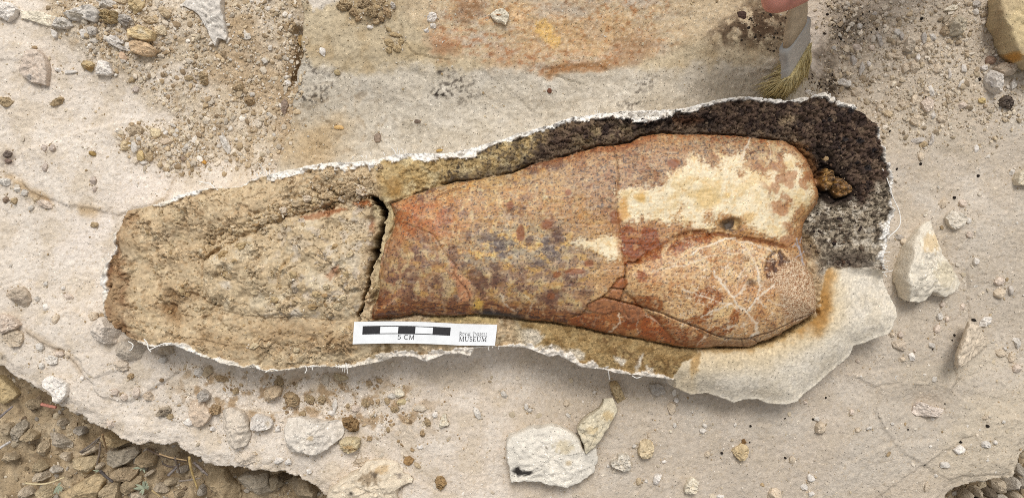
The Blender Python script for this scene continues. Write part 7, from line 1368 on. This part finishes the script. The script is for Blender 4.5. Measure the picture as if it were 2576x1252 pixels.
# ------------------------------------------------------------------ the brush
M_HANDLE = plain('worn_wood_handle', (192, 172, 144), 0.55, 0.4, var=0.16, scale=130, bump=0.1, stretch=(3, 3, .35)); M_FERR = plain('tinned_ferrule', (190, 184, 175), 0.5, 0.5, metal=0.25, var=0.12, scale=500, bump=0.15); M_BRIST = plain('yellow_bristle', (222, 204, 152), 0.8, 0.25, var=0.25, scale=500, bump=0.3); M_BRIST2 = plain('dusty_bristle', (200, 178, 122), 0.85, 0.2, var=0.25, scale=500, bump=0.3)
def sec(corners, z):
    p = np.array(corners, float); x, y = at(p[:, 0], p[:, 1], z); return np.stack([x, y, np.full(len(p), z)], 1)
def rounded(c, n=5, r=0.42):
    """four corners -> closed ring with rounded short sides"""
    out = []
    for i in range(4):
        p, a, b = c[i], c[i - 1], c[(i + 1) % 4]
        for t in np.linspace(0, 1, n):
            A = p + (a - p) * r * 0.5; B = p + (b - p) * r * 0.5
            out.append((1 - t) ** 2 * A + 2 * t * (1 - t) * p + t * t * B)
    return np.array(out)
BR0 = sec([(1976, 165)], 0.045)[0]
broot = empty('paint_brush', tuple(map(float, BR0))); tag(broot, 'flat paint brush with yellow bristles and grey metal ferrule held at the top edge', 'brush')
def loft(name, rings, mat, par, cap=True):
    n = len(rings[0]); V = np.concatenate(rings) - BR0; Fc = []
    for r in range(len(rings) - 1):
        for i in range(n): a, b = r * n + i, r * n + (i + 1) % n; Fc.append((a, b, b + n, a + n))
    if cap: Fc.append(tuple(range(n))[::-1]); Fc.append(tuple((len(rings) - 1) * n + i for i in range(n)))
    return add(name, simple_mesh(name, V, Fc), mat, par)
FB = sec([(1964, 207), (1988, 200), (2041, 108), (2017, 114)], 0.036); FT = sec([(1956, 126), (1984, 131), (2043, 44), (2015, 38)], 0.056)
rings = []
for t in np.linspace(0, 1, 15):
    s = 1 + (0.07 if round(t * 14) in (2, 4, 10, 12) else 0.0); c = FB + (FT - FB) * t; m = c.mean(0); rings.append(rounded(m + (c - m) * s))
ferr = loft('ferrule', rings, M_FERR, broot)
hr = []
for c, z, s in ((FT, None, .86), (sec([(1960, 96), (1988, 100), (2043, 26), (2016, 20)], .066), None, .9), (sec([(1972, 40), (1994, 44), (2040, -10), (2020, -16)], .082), None, .9), (sec([(1985, -10), (2004, -6), (2044, -50), (2026, -54)], .10), None, .9), (sec([(1998, -90), (2014, -86), (2044, -120), (2030, -124)], .13), None, .9), (sec([(2006, -200), (2020, -196), (2044, -224), (2032, -228)], .165), None, .9), (sec([(2014, -240), (2022, -238), (2036, -252), (2028, -254)], .176), None, .6)):
    m = c.mean(0); hr.append(rounded(m + (c - m) * s, 5, .8))
loft('handle', hr, M_HANDLE, broot)
# bristles: a dense core and several hundred separate hairs, splayed where they press on the rock
TIP = sec([(1916, 246), (1968, 254), (2030, 196), (1990, 172)], 0.012)
core = [rounded(FB.mean(0) + (FB - FB.mean(0)) * .97)] + [rounded((FB + (TIP - FB) * t).mean(0) + ((FB + (TIP - FB) * t) - (FB + (TIP - FB) * t).mean(0)) * .97) for t in (.25, .5, .75, .94)]
br = loft('bristles', core, M_BRIST, broot)
def hairs(name, n, mat, seed, spread):
    rs = np.random.RandomState(seed); V = []; Fc = []
    for i in range(n):
        u, v = rs.rand(2); f = lambda c: ((1 - u) * (1 - v)) * c[0] + ((1 - u) * v) * c[1] + (u * v) * c[2] + (u * (1 - v)) * c[3]
        a, b = f(FB), f(TIP); b = b + np.array([rs.randn() * spread, rs.randn() * spread, 0]) + (np.array([-0.009, 0.004, 0.004]) * rs.rand() if rs.rand() < .33 else 0); m = (a + b) / 2 + np.array([0, 0, .004]) + rs.randn(3) * .0006
        P_ = np.array([a + (FB.mean(0) - a) * .05 + np.array([0, 0, .003]), a * .6 + m * .4, m, b * .6 + m * .4, b]) - BR0
        vv, ff = tube(P_, [.00022, .00022, .0002, .00017, .0001], 3); k = len(V); V += vv; Fc += [tuple(j + k for j in x) for x in ff]
    o = add(name, simple_mesh(name, V, Fc), mat, br); o['kind'] = 'stuff'
hairs('bristle_hairs', 900, M_BRIST, 3, .0011); hairs('bristle_hairs', 450, M_BRIST2, 4, .0016)

# ------------------------------------------------------------------ the hand that holds it
M_SKIN = plain('skin', (200, 136, 118), 0.55, 0.35, var=0.07, scale=420, bump=0.25, sss=0.15); M_NAIL = plain('nail', (222, 168, 148), 0.35, 0.5, var=0.04)
def skinned(name, chains, parent, loc):
    """chains: lists of ((x,y,z), radius); every chain after the first starts at a joint (index pair) of an earlier one"""
    V = []; R = []; Ed = []; idx = []
    for ci, (start, ch) in enumerate(chains):
        prev = None; ids = []
        if start is not None: prev = idx[start[0]][start[1]]
        for p, r in ch:
            V.append(p); R.append(r); i = len(V) - 1; ids.append(i)
            if prev is not None: Ed.append((prev, i))
            prev = i
        idx.append(ids)
    me = bpy.data.meshes.new(name); me.from_pydata(V, Ed, []); o = bpy.data.objects.new(name, me); COL.objects.link(o)
    m = o.modifiers.new('skin', 'SKIN'); m.use_smooth_shade = True; m.branch_smoothing = 0.6
    for i, r in enumerate(R): me.skin_vertices[0].data[i].radius = (r, r * .92)
    me.skin_vertices[0].data[0].use_root = True
    s = o.modifiers.new('sub', 'SUBSURF'); s.levels = s.render_levels = 2
    dg = bpy.context.evaluated_depsgraph_get(); me2 = bpy.data.meshes.new_from_object(o.evaluated_get(dg)); me2.name = name
    bpy.data.objects.remove(o); me2.polygons.foreach_set('use_smooth', np.ones(len(me2.polygons), bool))
    return add(name, me2, M_SKIN, parent, loc)
TX, TY = at(1905, -12, 0.090); G0 = np.array([float(TX) + 0.0045, float(TY), 0.090])
mm = lambda x, y, z: (x / 1000, y / 1000, z / 1000)
palm = [(mm(88, 62, 22), .020), (mm(74, 52, 22), .023), (mm(60, 46, 22), .0235), (mm(50, 43, 20), .021)]
fore = [(mm(104, 84, 20), .0215), (mm(126, 128, 18), .026), (mm(150, 180, 16), .032)]
thumb = [(mm(62, 34, 10), .0155), (mm(42, 21, 5), .0118), (mm(25, 10, 2), .0102), (mm(12, 2.2, 0), .0100), (mm(3, -1.4, 0), .0094), (mm(-2.5, -1.6, 0), .0066)]
def finger(z, l, r): return [(mm(40 + 2 * l, 46, z), r * 1.15), (mm(24, 47 + l, z + 2), r * 1.05), (mm(4, 41 + l, z + 2), r), (mm(-10, 30, z), r * .94), (mm(-12, 18, z - 1), r * .85), (mm(-9, 12, z - 1), r * .55)]
hand_root = empty('person', tuple(G0)); tag(hand_root, 'bare hand of a person holding the paint brush, only the thumb reaching into view', 'person')
body = skinned('hand', [(None, palm), ((0, 0), fore), ((0, 1), thumb), ((0, 3), finger(6, 0, .0085)), ((0, 3), finger(24, 2, .0088)), ((0, 2), finger(41, 1, .0083)), ((0, 2), finger(56, -2, .0074))], hand_root, (0, 0, 0))
V, Fc = [], []
for j in range(7):
    for i in range(7):
        a = (i / 6 - .5) * 1.25 + 0.95; b = (j / 6); r_ = .0078 + .0008 * b; V.append((-0.0035 + 0.0105 * b, -.0012 + math.sin(a) * r_, math.cos(a) * r_ * .95))
for j in range(6):
    for i in range(6): k = j * 7 + i; Fc.append((k, k + 1, k + 8, k + 7))
add('thumb_nail', simple_mesh('thumb_nail', V, Fc), M_NAIL, body)
